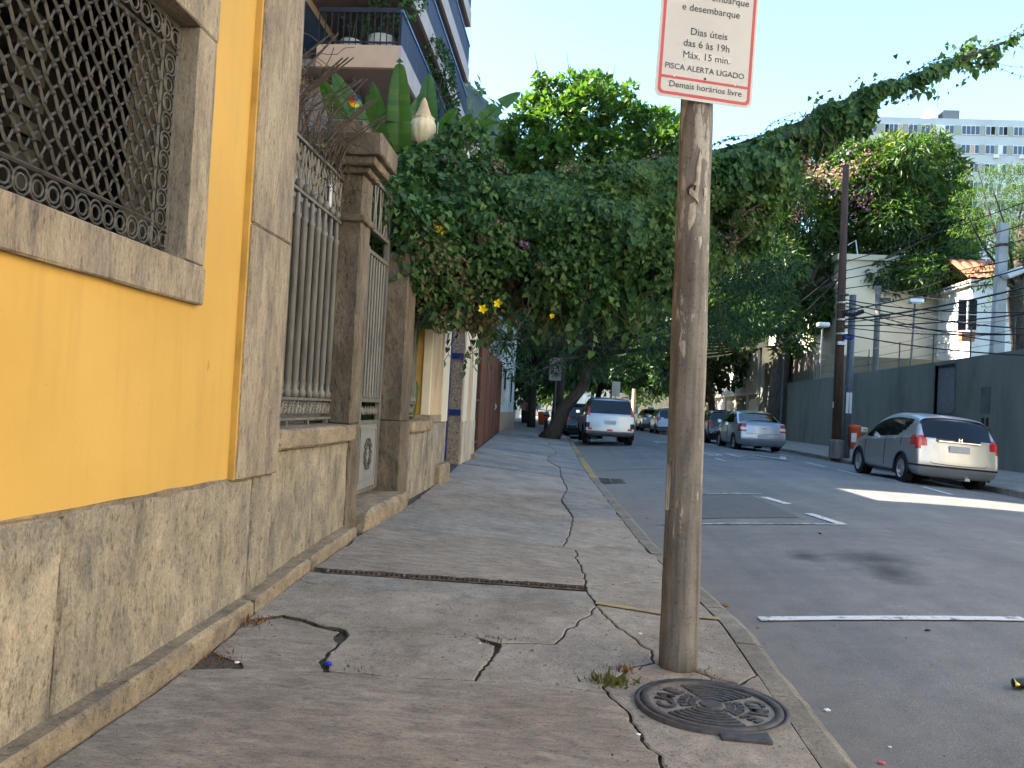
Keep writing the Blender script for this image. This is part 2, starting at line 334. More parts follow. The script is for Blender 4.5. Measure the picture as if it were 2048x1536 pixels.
def inst(src, loc=None, rot=None, parent=None, name=None, scale=None):
    c = src.copy(); COL.objects.link(c)
    if name: c.name = name
    if parent is not None: c.parent = parent
    if loc is not None: c.location = loc
    if rot is not None: c.rotation_euler = rot
    if scale is not None: c.scale = scale
    ORG[c.name] = ORG.get(src.name, Vector()).copy(); return c
def text_obj(name, s, size, M, mat, parent, depth=.0012, align='CENTER', sx=1.0, bold=0.0):
    """lettering as real thin geometry; M maps the text plane (x right, y up) into the world"""
    cu = bpy.data.curves.new(name, 'FONT'); cu.body = s; cu.size = size; cu.align_x = align; cu.extrude = depth; cu.offset = bold; cu.resolution_u = 3
    t = bpy.data.objects.new(name+'_tmp', cu); COL.objects.link(t)
    dg = bpy.context.evaluated_depsgraph_get(); me = bpy.data.meshes.new_from_object(t.evaluated_get(dg))
    bpy.data.objects.remove(t); me.transform(Matrix.Diagonal((sx, 1, 1, 1))); me.transform(M)
    org = origin(parent) if parent else Vector(); me.transform(Matrix.Translation(-org))
    me.materials.clear(); me.materials.append(MAT[mat]); o = bpy.data.objects.new(name, me); COL.objects.link(o)
    if parent: o.parent = parent
    ORG[o.name] = org.copy(); return o

# leaves ---------------------------------------------------------------
SHAPES = {'oval': (np.array([(0, 0, 0), (-.30, .45, .10), (0, 1, -.06), (.30, .45, .10)]), [(0, 1, 2), (0, 2, 3)]),
          'heart': (np.array([(0, 0, 0), (-.42, -.12, .07), (-.44, .32, .09), (0, 1, -.08), (.44, .32, .09), (.42, -.12, .07)]), [(0, 2, 1), (0, 3, 2), (0, 4, 3), (0, 5, 4)]),
          'lance': (np.array([(0, 0, 0), (-.13, .4, .04), (0, 1, -.16), (.13, .4, .04)]), [(0, 1, 2), (0, 2, 3)]),
          'petal': (np.array([(0, 0, 0), (-.4, .5, .1), (0, 1, 0), (.4, .5, .1)]), [(0, 1, 2), (0, 2, 3)])}
def unit(a): return a/np.maximum(np.linalg.norm(a, axis=-1, keepdims=True), 1e-9)
def leaf_mesh(name, P, D, N, S, shape, mat, parent=None, kind=None, loc=None):
    """P base points, D pointing directions, N upper sides, S lengths: one mesh of folded leaves"""
    T, F = SHAPES[shape]; D = unit(D); X = unit(np.cross(D, N)); Z = np.cross(X, D)
    V = P[:, None, :] + S[:, None, None]*(T[None, :, 0:1]*X[:, None, :]+T[None, :, 1:2]*D[:, None, :]+T[None, :, 2:3]*Z[:, None, :])
    n, k = len(P), len(T); org = np.array(origin(parent) if parent else (loc or (0, 0, 0)))
    V = (V.reshape(-1, 3)-org).astype(np.float32); F = (np.array(F)[None]+np.arange(n)[:, None, None]*k).reshape(-1, 3).astype(np.int32)
    me = bpy.data.meshes.new(name); me.vertices.add(len(V)); me.vertices.foreach_set('co', V.ravel())
    me.loops.add(F.size); me.loops.foreach_set('vertex_index', F.ravel()); me.polygons.add(len(F))
    me.polygons.foreach_set('loop_start', np.arange(0, F.size, 3, dtype=np.int32)); me.update(calc_edges=True)
    me.materials.append(MAT[mat]); o = bpy.data.objects.new(name, me); COL.objects.link(o)
    if parent: o.parent = parent
    else: o.location = org
    ORG[o.name] = Vector(org)
    if kind: o['kind'] = kind
    return o
def wob(P, f, seed=0):
    r = np.random.default_rng(seed); s = 0
    for k in range(5):
        d = r.normal(size=3); d /= np.linalg.norm(d); s = s+np.sin(P@d*f*(1+.45*k)+r.uniform(0, 6.3))/(1+.35*k)
    return s/2.2
def blob_points(clumps, per_m2, rng, shell=.28, low=.35):
    """points through the outer shell of overlapping uneven ellipsoid clumps; clumps = (cx,cy,cz,rx,ry,rz)"""
    out_p = []; out_n = []
    C = np.array(clumps, float)
    for i, c in enumerate(C):
        area = 4*math.pi*((c[3]*c[4])**1.6/3+(c[3]*c[5])**1.6/3+(c[4]*c[5])**1.6/3)**(1/1.6)
        n = max(8, int(area*per_m2)); d = unit(rng.normal(size=(n, 3)))
        d = d[(d[:, 2] > -.55) | (rng.random(len(d)) < low)]
        rad = 1-shell*rng.random(len(d))**1.5 + .10*wob(d*3, 1.6, i)+.07*rng.normal(size=len(d))*.6
        p = c[:3]+d*c[3:6]*rad[:, None]; out_p.append(p); out_n.append(unit(d/c[3:6]))
    P = np.concatenate(out_p); N = np.concatenate(out_n); keep = np.ones(len(P), bool)
    for c in C: keep &= (((P-c[:3])/c[3:6])**2).sum(1) > .34            # nothing deep inside another clump
    return P[keep], N[keep]
def crown(name, clumps, per_m2, size, shape, mat, parent, seed, droop=.35, up=.5, shell=.3, low=.35, kind='stuff', frac=None):
    rng = np.random.default_rng(seed); P, N = blob_points(clumps, per_m2, rng, shell, low)
    if frac is not None: k = frac(P, N, rng); P, N = P[k], N[k]
    n = len(P); D = unit(N+rng.normal(size=(n, 3))*.75+np.array([0, 0, -droop]))
    U = unit(N*.6+np.array([0, 0, up])+rng.normal(size=(n, 3))*.45)
    S = size*(.65+.7*rng.random(n)); return leaf_mesh(name, P, D, U, S, shape, mat, parent, kind)
# ------------------------------------------------------------------ ground heights
def lerp_tab(t, tab):
    xs, ys = zip(*tab); return float(np.interp(t, xs, ys))
def xk(y): return lerp_tab(y, [(-20, 1.1), (5, 1.08), (7.8, .82), (10.4, .69), (14.3, .5), (19.6, .3), (34, -.13), (60, -1.0), (140, -3.6)])   # left kerb, road side
def xw(y): return lerp_tab(y, [(-20, -1.75), (11, -1.75), (13.9, -1.95), (18, -2.12), (33, -3.0), (60, -4.6), (140, -9)])                       # left building line
def zk(y): return lerp_tab(y, [(-20, 0), (6, 0), (30, .1), (140, .1)])
def zw(y): return lerp_tab(y, [(-20, -.05), (3.3, -.03), (5.2, .10), (6.5, .15), (11, .19), (17, .24), (33, .22), (140, .2)])
def zs(x, y):
    a, b = xw(y), xk(y); t = min(1.05, max(-.3, (x-a)/(b-a))); return zw(y)*(1-t)+zk(y)*t
XR, XRW = 8.75, 11.7                                       # right kerb, right wall
def zr(x, y):
    a = xk(y); t = (x-a)/(XR-a); l = zk(y)-lerp_tab(y, [(-20, .075), (6, .075), (20, .12), (140, .12)]); r = -.04
    return l*(1-t)+r*t+.15*4*t*(1-t)*(1 if 0 < t < 1 else 0)
def zrs(x, y): return .08+(x-XR)/(XRW-XR)*.12
def zground(x, y):
    if x < xk(y): return zs(x, y)
    if x < XR: return zr(x, y)
    return zrs(min(x, XRW), y)
s1 = onG(1752, 1117, zr); s2 = onG(1612, 1112, zr); s3 = onG(1985, 1370, zr)
STAINS = [(s1[0], s1[1], .42, .42), (s2[0], s2[1], .2, .3), (2.6, 6.9, .25, .5), (3.4, 3.9, .5, .35)]
m_asphalt()

# far ground to the horizon
m_plain('earth', (.10, .09, .07), .95, .3, .3)
struct(tag(MB().add([(-1000, -100, -.6), (600, -100, -.6), (600, 1000, -.6), (-1000, 1000, -.6)], [(0, 1, 2, 3)]).build('ground', 'earth'), 'brown earth reaching to the horizon', None))
def sheet(name, xa, xb, zf, ys, nx, mat, label, dz=0):
    V = []; F = []
    for j, y in enumerate(ys):
        for i in range(nx+1):
            x = xa(y)+(xb(y)-xa(y))*i/nx; V.append((x, y, zf(x, y)+dz))
    for j in range(len(ys)-1):
        for i in range(nx): a = j*(nx+1)+i; F.append((a, a+1, a+nx+2, a+nx+1))
    o = mesh_obj(name, V, F, mat, None, True); o['label'] = label; return struct(o)
ys_far = [-20, -12, -6]+list(np.arange(-3, 40, 1.0))+list(np.arange(40, 145, 5.0))
road = sheet('road', xk, lambda y: XR, zr, ys_far, 14, 'asphalt', 'grey worn asphalt road with parking bays')
sidewalk = sheet('sidewalk', lambda y: xw(y)-.3, lambda y: xk(y)-.02, zs, ys_far, 6, 'dirt', 'cracked stone slab sidewalk beside the yellow house', -.026)
side_r = sheet('sidewalk_right', lambda y: XR+.1, lambda y: XRW+.2, zrs, ys_far, 4, 'slab_grey', 'grey sidewalk along the dark green wall')

# slabs of the sidewalk -------------------------------------------------
G = lambda x, y: onG(x, y, zs)
def kin(y): return (xk(y)-.160, y)                          # inner edge of the kerb stones
def lin(y): return (-1.635, y)                              # outer edge of the ledge under the house
P_ = dict(a1=G(418, 1338), a2=G(660, 1345), a3=G(950, 1362), a4=G(1120, 1374), a5=G(1215, 1388), a6=G(1258, 1425), a7=G(1283, 1482), a8=G(1320, 1510), a9=G(1338, 1600),
  b1=G(1205, 1372), b2=G(1262, 1334), b3=G(1308, 1325), b4=G(1400, 1345), b5=G(1478, 1368),
  c3=G(566, 1230), c4=G(640, 1250), c5=G(692, 1262), c6=G(686, 1282), c7=G(668, 1300), c8=G(650, 1318), d1=G(800, 1262), d2=G(950, 1274), d3=G(1000, 1286), d4=G(988, 1310), d6=G(955, 1352),
  fe=G(1110, 1288), e1=G(1193, 1212), e2=G(1225, 1245), e3=G(1268, 1275), e4=G(1303, 1300), f2=G(1100, 1204), f3=G(900, 1189), f4=G(640, 1170),
  g1=G(1174, 1183), g2=G(648, 1147), h1=G(652, 1137), h2=G(1170, 1171), h3=G(1163, 1140), h4=G(1151, 1100), h5=G(1125, 1093), h6=G(1000, 1078), h7=G(890, 1066), h8=G(745, 1050),
  i1=G(1146, 1034), i2=G(930, 1020), i4=G(1139, 1068), j2=G(1330, 1164))
def jag(p, q, amp=.055):
    """shared broken edge between two corners, the same from both sides"""
    k = p < q; a, b = (p, q) if k else (q, p); L = math.dist(a, b); n = max(1, int(L/.03)); r = random.Random(hash((round(a[0], 3), round(a[1], 3), round(b[0], 3), round(b[1], 3))) & 0xffff)
    out = []; off = 0
    for i in range(1, n):
        off = off*.78+r.uniform(-1, 1)*amp*.19; e = min(i, n-i)/n*2; t = i/n
        out.append((a[0]+(b[0]-a[0])*t-(b[1]-a[1])/L*off*min(1, e*2), a[1]+(b[1]-a[1])*t+(b[0]-a[0])/L*off*min(1, e*2)))
    return out if k else out[::-1]
def shrink(poly, d):
    n = len(poly); A = sum(poly[i][0]*poly[(i+1) % n][1]-poly[(i+1) % n][0]*poly[i][1] for i in range(n)); sg = 1 if A > 0 else -1; out = []
    for i in range(n):
        p, q, r_ = poly[i-1], poly[i], poly[(i+1) % n]; u = (r_[0]-p[0], r_[1]-p[1]); l = math.hypot(*u) or 1; out.append((q[0]-u[1]/l*d*sg, q[1]+u[0]/l*d*sg))
    return out if sg > 0 else out[::-1]
def slab(corners, mat, gap=.007, dz=0.0, amp=.055, straight=()):
    pts = [P_[c] if isinstance(c, str) else c for c in corners]; poly = []
    for i, p in enumerate(pts):
        q = pts[(i+1) % len(pts)]; poly.append(p)
        if math.dist(p, q) > .08: poly += jag(p, q, amp if i not in straight else .006)
    poly = shrink(poly, gap); tilt = random.uniform(-.003, .003)
    bm = bmesh.new(); vs = [bm.verts.new((x, y, zs(x, y)+dz+tilt*x)) for x, y in poly]
    try: f = bm.faces.new(vs)
    except ValueError: bm.free(); return
    low = [bm.verts.new((v.co.x, v.co.y, v.co.z-.05)) for v in vs]
    # worn rounded lip
    inn = shrink(poly, .008)
    bm.faces.remove(f); n = len(vs)
    if len(inn) == n and n > 5:
        tv = [bm.verts.new((x, y, zs(x, y)+dz+tilt*x)) for x, y in inn]
        for v in vs: v.co.z -= .003+random.random()*.003
        for i in range(n): bm.faces.new((vs[i], vs[(i+1) % n], tv[(i+1) % n], tv[i]))
        bm.faces.new(tv)
    else: bm.faces.new(vs)
    for i in range(n): bm.faces.new((low[i], low[(i+1) % n], vs[(i+1) % n], vs[i])).material_index = 1
    bm.normal_update()
    V = [tuple(v.co) for v in bm.verts]; bm.verts.index_update(); F = [[v.index for v in f.verts] for f in bm.faces]; mi = [f.material_index for f in bm.faces]; bm.free()
    o = mesh_obj('slab', V, F, mat, sidewalk); o.data.materials.append(MAT['dirt']); o.data.polygons.foreach_set('material_index', mi); return o
ya1 = P_['a1'][1]; yc2 = G(500, 1240)[1]; yf = G(600, 1172)[1]+.1; yg = P_['g2'][1]+.01; yh = P_['h1'][1]+.01; yi = P_['h8'][1]; yj = P_['i2'][1]
slab(['a1', 'a2', 'a3', 'a4', 'a5', 'a6', 'a7', 'a8', 'a9', (.36, .5), (-1.635, .5), lin(ya1-.02)], 'stone_slab', .006, .004, straight=(8, 9, 10))
slab([(.36, .5), 'a9', kin(2.2), kin(.5)], 'slab_smooth')
slab(['a9', 'a8', 'a7', 'a6', 'a5', 'b1', 'b2', 'b3', 'b4', 'b5', kin(4.02), kin(3.6), kin(3.2), kin(2.2)], 'slab_smooth', .008, .0, straight=(10, 11, 12))
slab([G(480, 1341), G(478, 1322), G(452, 1312), lin(ya1+.22), lin(yc2), 'c3', 'c4', G(684, 1260), G(672, 1269), G(681, 1281), G(660, 1300), G(642, 1319), G(648, 1344)], 'stone_slab', .012, -.010)
slab(['a2', 'c8', 'c7', 'c6', 'c5', 'd1', 'd2', G(966, 1284), G(992, 1292), 'd4', 'd6', 'a3'], 'slab_smooth', .006, .002)
slab(['a3', 'd6', 'd4', 'd3', 'fe', 'e1', 'e2', 'e3', 'e4', 'b3', 'b2', 'b1', 'a5', 'a4'], 'slab_smooth', .005)
slab([lin(yc2), lin(yf), 'f4', 'f3', 'f2', 'e1', 'fe', 'd3', 'd2', 'd1', 'c5', 'c4', 'c3'], 'slab_smooth', .004, .001)
slab([lin(yf), lin(yg), 'g2', 'g1', 'e1', 'f2', 'f3', 'f4'], 'slab_grey', .004, .0, .02)
slab([lin(yh), lin(yi-.05), 'h8', 'h7', 'h6', 'h5', 'h4', 'h3', 'h2', 'h1'], 'stone_slab', .006, .003)
slab([lin(yi), lin(yj), 'i2', 'i1', 'i4', 'h5', 'h6', 'h7', 'h8'], 'slab_grey', .006)
slab(['e1', 'g1', 'h2', 'j2', kin(P_['j2'][1]+.15), kin(4.9), kin(4.02), 'b5', 'b4', 'b3', 'e4', 'e3', 'e2'], 'slab_smooth', .006, .0, straight=(4, 5, 6))
slab(['h2', 'h3', 'h4', 'h5', kin(7.6), kin(6.9), kin(P_['j2'][1]+.15), 'j2'], 'slab_smooth', .006)
slab(['h5', 'i4', 'i1', kin(P_['i1'][1]+.2), kin(8.4), kin(7.6)], 'slab_smooth', .006)
y = yj; xm = P_['i1'][0]; ym = P_['i1'][1]
rows = []
prev = ((-1.64, yj), (P_['i2'][0], P_['i2'][1]), P_['i1'], kin(ym+.2))
while y < 34:
    st = random.uniform(1.3, 2.1); y2 = y+st; a = xw(y2)+.02; b = kin(y2+.2); m1 = a+(b[0]-a)*random.uniform(.3, .45); m2 = a+(b[0]-a)*random.uniform(.68, .8)
    nxt = ((a, y2), (m1, y2+random.uniform(-.06, .06)), (m2, y2+random.uniform(-.06, .06)), b)
    mats = ['slab_grey', 'slab_blue', 'slab_pale', 'stone_slab', 'slab_smooth']
    slab([prev[0], nxt[0], nxt[1], nxt[2], prev[2], prev[1]], random.choice(mats), .008, random.uniform(-.008, .004), .05)
    slab([prev[2], nxt[2], nxt[3], prev[3]], random.choice(mats[:3]), .006, random.uniform(-.006, .003), .05)
    prev = nxt; y = y2
sheet('sidewalk_far', lambda y: xw(y)-.2, lambda y: xk(y)-.1, zs, list(np.arange(35.5, 145, 4.0)), 3, 'slab_grey', 'distant end of the slab sidewalk')
# behind the camera
for yy in (-2.2, -4.4, -6.6, -8.8): slab([(-1.635, yy), (-1.635, yy+2.1), kin(yy+2.1), kin(yy)], random.choice(['stone_slab', 'slab_smooth']), .006)
slab([(-1.635, 0-.1), (-1.635, .5), kin(.5), kin(-.1)], 'slab_smooth')

# kerbs -----------------------------------------------------------------
kerb = struct(tag(mesh_obj('kerb', [(xk(y)-.15+dx, y, zr(xk(y), y)-.06) for y in (-12, 60) for dx in (0, .12)], [(0, 1, 3, 2)], 'dirt'), 'bed under the kerb stones', None))
y = -8.0
while y < 50:
    L = random.uniform(.75, 1.1); y2 = y+L; a, b = y+.006, y2-.006; top = zk(y); d = .0
    V = []; n = 5
    for i in range(n):
        t = a+(b-a)*i/(n-1); xo = xk(t); z1 = zs(xo-.1, t)+random.uniform(-.006, .004); z0 = zr(xo, t)-.05; e = random.uniform(-.008, .008)
        V += [(xo-.155, t, z0), (xo-.155, t, z1), (xo-.05+e, t, z1), (xo-.012+e, t, z1-.018), (xo+.012+e, t, zr(xo, t)-.03)]
    F = [(i*5+k, i*5+k+1, i*5+k+6, i*5+k+5) for i in range(n-1) for k in range(4)]+[(0, 1, 2, 3, 4), tuple((n-1)*5+k for k in (4, 3, 2, 1, 0))]
    o = mesh_obj('kerb_stone', V, [f[::-1] for f in F], 'paint_yellow' if (14.5 < y < 20 or 21.3 < y < 26) else 'kerb_stone', kerb, False); y = y2
kerb2 = struct(tag(mesh_obj('kerb_right', [(XR+dx, y, -.1) for y in (-12, 60) for dx in (0.0, .1)], [(0, 1, 3, 2)], 'dirt'), 'bed under the far kerb stones', None))
y = 8.0
kk = None
while y < 60:
    o = MB().box((XR, 0.004, -.1), (XR+.16, .996, .085), .012).build('kerb_stone', 'kerb_stone', kerb2) if kk is None else inst(kk, parent=kerb2)
    kk = kk or o; o.location = (0, y, random.uniform(-.006, .006)); y += 1.0

# painted markings --------------------------------------------------------
GR = lambda x, y: onG(x, y, zr)
marks = []
def mark(A, B, wd, mat, label, zf=zr, dz=.009, n=14, name='painted_line'):
    (x0, y0), (x1, y1) = A, B; L = math.dist(A, B); nx, ny = -(y1-y0)/L*wd/2, (x1-x0)/L*wd/2; a = []; b = []
    for i in range(n+1):
        t = i/n; x, y = x0+(x1-x0)*t, y0+(y1-y0)*t; e = random.uniform(.9, 1.1); f = random.uniform(.9, 1.1)
        a.append((x+nx*e, y+ny*e, zf(x+nx, y+ny)+dz)); b.append((x-nx*f, y-ny*f, zf(x-nx, y-ny)+dz))
    o = MB().strip(b, a).build(name, mat); o['label'] = label; struct(o); return o
mark(GR(1519, 1240), GR(2048, 1240), .10, 'paint_white', 'thick white bay line painted across the asphalt')
q = GR(2048, 1240); p = GR(1519, 1240)
mark(GR(1316, 1050), GR(1686, 1050), .075, 'paint_white_worn', 'thin white bay line with short return stroke')
mark(GR(1617, 1028), GR(1686, 1050), .11, 'paint_white', 'short white dash closing the bay line', dz=.009)
mark(GR(1528, 995), GR(1576, 1009), .12, 'paint_white', 'short white dash beside the dark patched asphalt')
mark(GR(1395, 989), GR(1523, 988), .075, 'paint_white_worn', 'thin white bay line behind the dark patched asphalt')
mark(GR(1200, 941), GR(1332, 937), .09, 'paint_yellow', 'faded yellow line across the gutter')
mark(GR(1163, 897), GR(1290, 896), .10, 'paint_white_worn', 'white bay line under the silver off-roader')
A = GR(1480, 980); B_ = GR(1580, 1000)
mark(G(1192, 1207), G(1322, 1228), .07, 'paint_yellow_worn', 'faded yellow stripe painted over the sidewalk slabs', zs, .008)
mark(G(1322, 1228), (kin(5.0)[0], G(1400, 1235)[1]), .07, 'paint_yellow_worn', 'faded yellow stripe beside the wooden pole', zs, .008)
for (x0, y0, x1, y1) in ((1340, 1254-400+66, 1372, 1254-400+76), (1395, 905, 1430, 911), (1430, 917, 1450, 922), (1500, 900, 1535, 907), (1555, 908, 1588, 915), (1612, 925, 1650, 934), (1675, 940, 1722, 951), (1752, 955, 1800, 964), (1845, 974, 1903, 990)):
    mark(GR(x0, y0), GR(x1, y1), .09, 'paint_white', 'short white dash marking the far parking lane')
# dark newer patch of asphalt by the bay
a, b, c, d = GR(1400, 991), GR(1500, 990), GR(1600, 1036), GR(1400, 1038)
lp = lambda p, q, t: (p[0]+(q[0]-p[0])*t, p[1]+(q[1]-p[1])*t)
gV = [lp(lp(d, c, i/10), lp(a, b, i/10), j/10) for j in range(11) for i in range(11)]
o = MB().add([(x, y, zr(x, y)+.006) for x, y in gV], [(j*11+i, j*11+i+1, j*11+i+12, j*11+i+11) for j in range(10) for i in range(10)]).build('asphalt_patch', 'asphalt_patch'); o['label'] = 'dark newer patch laid into the asphalt'; struct(o)
# road lettering
for s_, px, py, sz in (('DEV', 1440, 975, 1.9),):
    p = GR(1445, 972); M = Matrix.Translation((4.9, 24.2, zr(4.6, 24.5)+.012))@Matrix.Diagonal((1, 2.2, 1, 1)); o = text_obj('road_lettering', 'DEV', 1.5, M, 'paint_white_worn', None, .002, sx=1.25); o['label'] = 'worn white letters painted on the road'; struct(o)
    M = Matrix.Translation((4.4, 32.2, zr(4.4, 32)+.012))@Matrix.Diagonal((1, 2.2, 1, 1)); o = text_obj('road_lettering', 'ESC', 1.3, M, 'paint_white_worn', None, .002, sx=1.2); o['label'] = 'worn white letters on the road further off'; struct(o)

# drain grate across the sidewalk ------------------------------------------
ga, gb = ((P_['g2'][0]+P_['h1'][0])/2, (P_['g2'][1]+P_['h1'][1])/2), ((P_['g1'][0]+P_['h2'][0])/2-.01, (P_['g1'][1]+P_['h2'][1])/2); 
dg_ = thing('drain_grate', 'long rusty slotted drain grate crossing the sidewalk slabs', 'drain', (ga[0], ga[1], zs(*ga)))
gl = math.dist(ga, gb); ux, uy = (gb[0]-ga[0])/gl, (gb[1]-ga[1])/gl; hw = .034
def gpt(t, s): x, y = ga[0]+ux*t-uy*s, ga[1]+uy*t+ux*s; return (x, y, zs(x, y))
for sgn, nm in ((-1, 'grate_edge'), (1, 'grate_edge')):
    A = [gpt(gl*i/12, sgn*hw) for i in range(13)]; MB().tube([(x, y, z-.004) for x, y, z in A], .009, 4).build(nm, 'iron_rust', dg_)
MB().strip([(x, y, z-.022) for x, y, z in [gpt(gl*i/12, -hw) for i in range(13)]], [(x, y, z-.022) for x, y, z in [gpt(gl*i/12, hw) for i in range(13)]]).build('drain_bottom', 'dirt', dg_)
nb = int(gl/.032)
for i in range(nb):
    a, b = gpt((i+.5)*gl/nb, -hw), gpt((i+.5)*gl/nb, hw); MB().tube([(a[0], a[1], a[2]-.003), (b[0], b[1], b[2]-.003)], .0085, 4).build('bar', 'iron_rust' if i % 5 else 'iron_grey', dg_)
# gutter inlet grate on the road
gi = GR(1221, 963); gx = thing('gutter_grate', 'small dark iron gutter grate in the road by the kerb', 'drain', (gi[0], gi[1], zr(*gi)))
MB().add([(gi[0]-.24, gi[1]-.45, zr(*gi)+.004), (gi[0]+.24, gi[1]-.45, zr(*gi)+.004), (gi[0]+.24, gi[1]+.45, zr(*gi)+.004), (gi[0]-.24, gi[1]+.45, zr(*gi)+.004)], [(0, 1, 2, 3)]).build('pit', 'shade_black', gx)  # flat near-black sheet on the road, the pit's shade put into its colour
for i in range(9): yy = gi[1]-.42+i*.105; MB().box((gi[0]-.24, yy-.02, zr(*gi)+.006), (gi[0]+.24, yy+.02, zr(*gi)+.02)).build('bar', 'iron', gx)
for s_ in (-1, 0, 1): MB().box((gi[0]+s_*.23-.02, gi[1]-.46, zr(*gi)+.007), (gi[0]+s_*.23+.02, gi[1]+.46, zr(*gi)+.022)).build('grate_frame', 'iron', gx)

# manhole cover -------------------------------------------------------------
mc = (.625, 3.53); mz = zs(*mc)+.004; MR = .30
mh = thing('manhole_cover', 'round cast iron manhole cover with raised letters and arcs beside the wooden pole', 'manhole', (mc[0], mc[1], mz))
sl = (zs(mc[0]+.2, mc[1])-zs(mc[0]-.2, mc[1]))/.4
MB().lathe([(0, .006), (MR-.045, .006)], (mc[0], mc[1], mz), 48).build('plate', 'cast_worn', mh)
MB().lathe([(MR-.045, .006), (MR-.042, .016), (MR-.012, .017), (MR-.008, .004)], (mc[0], mc[1], mz), 48, ).build('rim', 'cast_iron', mh, True)
MB().lathe([(MR-.006, .0), (MR-.004, .013), (MR+.014, .013), (MR+.02, -.02)], (mc[0], mc[1], mz), 48).build('frame_ring', 'cast_iron', mh, True)
MB().box((mc[0]-.02, mc[1]-MR-.06, mz-.02), (mc[0]+.17, mc[1]-MR+.03, mz+.011), .004).build('hinge_lug', 'cast_iron', mh)
MB().lathe([(0, .013), (.045, .013), (.048, .006)], (mc[0], mc[1], mz), 24).build('centre_boss', 'cast_iron', mh)
arc = MB()
def arcseg(r0, r1, t0, t1, m=8):
    A = []; B = []
    for i in range(m+1):
        t = R(t0+(t1-t0)*i/m); A.append((r0*math.cos(t), r0*math.sin(t))); B.append((r1*math.cos(t), r1*math.sin(t)))
    z = mz+.012; up = lambda q: (mc[0]+q[0], mc[1]+q[1], z); dn = lambda q: (mc[0]+q[0], mc[1]+q[1], z-.007)
    arc.strip([up(q) for q in B], [up(q) for q in A]); arc.strip([up(q) for q in A], [dn(q) for q in A]); arc.strip([dn(q) for q in B], [up(q) for q in B])
for q0 in (255, 75):                                             # quadrants of plain arcs
    for r0 in (.065, .095, .125, .155, .185, .215): arcseg(r0, r0+.019, q0-40, q0+40, 12)
for q0 in (165, 345):                                            # quadrants with the letters: two rows of short studs
    for r0, cnt in ((.065, 4), (.105, 5)):
        for i in range(cnt): t = q0-40+80*i/cnt; arcseg(r0, r0+.03, t+2, t+80/cnt-3, 3)
arc.build('arcs', 'cast_iron', mh)
for q0 in (165, 345):
    for i, ch in enumerate('CME'):
        t = R(q0+28-28*i if q0 == 345 else q0+28-28*i); M = Matrix.Translation((mc[0]+.192*math.cos(t), mc[1]+.192*math.sin(t), mz+.008))@Matrix.Rotation(t-math.pi/2, 4, 'Z')@Matrix.Translation((0, -.037, 0))
        text_obj('letter', ch, .104, M, 'cast_iron', mh, .005, bold=.004)
# ------------------------------------------------------------------ yellow house
WX = -1.75
house = thing('yellow_house', 'yellow plastered house with granite plinth, stone framed window and corner pilaster', 'house', (WX, 3.0, 0))
Y0, Y1, PY0 = -14.0, 4.68, 4.10
def wall_with_hole(mb, x0, x1, ya, yb, za, zb, h):
    (a, b, c, d) = h                                           # hole y0,y1,z0,z1
    mb.box((x0, ya, za), (x1, a, zb)); mb.box((x0, b, za), (x1, yb, zb)); mb.box((x0, a, za), (x1, b, c)); mb.box((x0, a, d), (x1, b, zb))
WIN = (2.02, 3.46, 1.77, 2.80)
m = MB(); hole = (WIN[0]-.1, WIN[1]+.1, WIN[2]-.1, WIN[3]+.1)
WB = WX-.30
m.box((WB, Y0, .755), (WX, hole[0], 8.6)); m.box((WB, hole[1], .755), (WX, PY0+.02, 8.6)); m.box((WB, hole[0], .755), (WX, hole[1], hole[2])); m.box((WB, hole[0], hole[3]), (WX, hole[1], 8.6))
wall = m.build('wall', 'yellow_plaster', house)
MB().box((-12, 4.30, 0), (WB-.003, 4.60, 8.6)).build('side_wall', 'yellow_plaster', house)
MB().box((-12, Y0, 0), (-11.7, 4.30, 8.6)).build('back_wall', 'yellow_plaster', house)
MB().box((-11.7, Y0, 8.62), (WX+.25, 4.9, 8.8)).build('roof', 'concrete', house)
# plinth blocks
for i, (a, b) in enumerate(((-8, -5.4), (-5.39, -2.7), (-2.69, -.4), (-.392, 2.72), (2.735, 4.40), (4.412, 4.69))):
    MB().rough_box((WB, a+.002, -.14), (WX+.018+(.004 if i % 2 else 0), b-.002, .748), .005, (0, 10, 8), .012, i).build('plinth_block', 'stone', house)
# thin mortar strip proud of the wall top
MB().rough_box((WX-.05, Y0, .742), (WX+.010, PY0, .766), .005, (0, 90, 1), .004, 9).build('mortar_strip', 'stone_ledge', house)
# ledge stones at the foot
y = -8.0; i = 0
for (a, b) in ((-8, -4), (-3.99, -.6), (-.59, 2.1), (2.11, 4.30), (4.33, 5.21), (5.26, 5.72), (5.73, 6.36)):
    z0 = zs(-1.65, (a+b)/2); top0, top1 = zs(-1.65, max(a, -3))+.075, zs(-1.65, b)+.075
    mb = MB().rough_box((WX-.02, a, -.2), (-1.638+random.uniform(-.01, .006), b, 0), .004, (1, 8, 1), .016, 20+i)
    mb.v = [(x, yy, (zz if zz < -.12 else zz+top0+(top1-top0)*(yy-a)/(b-a))) for x, yy, zz in mb.v]; mb.build('ledge_stone', 'stone_ledge', house); i += 1
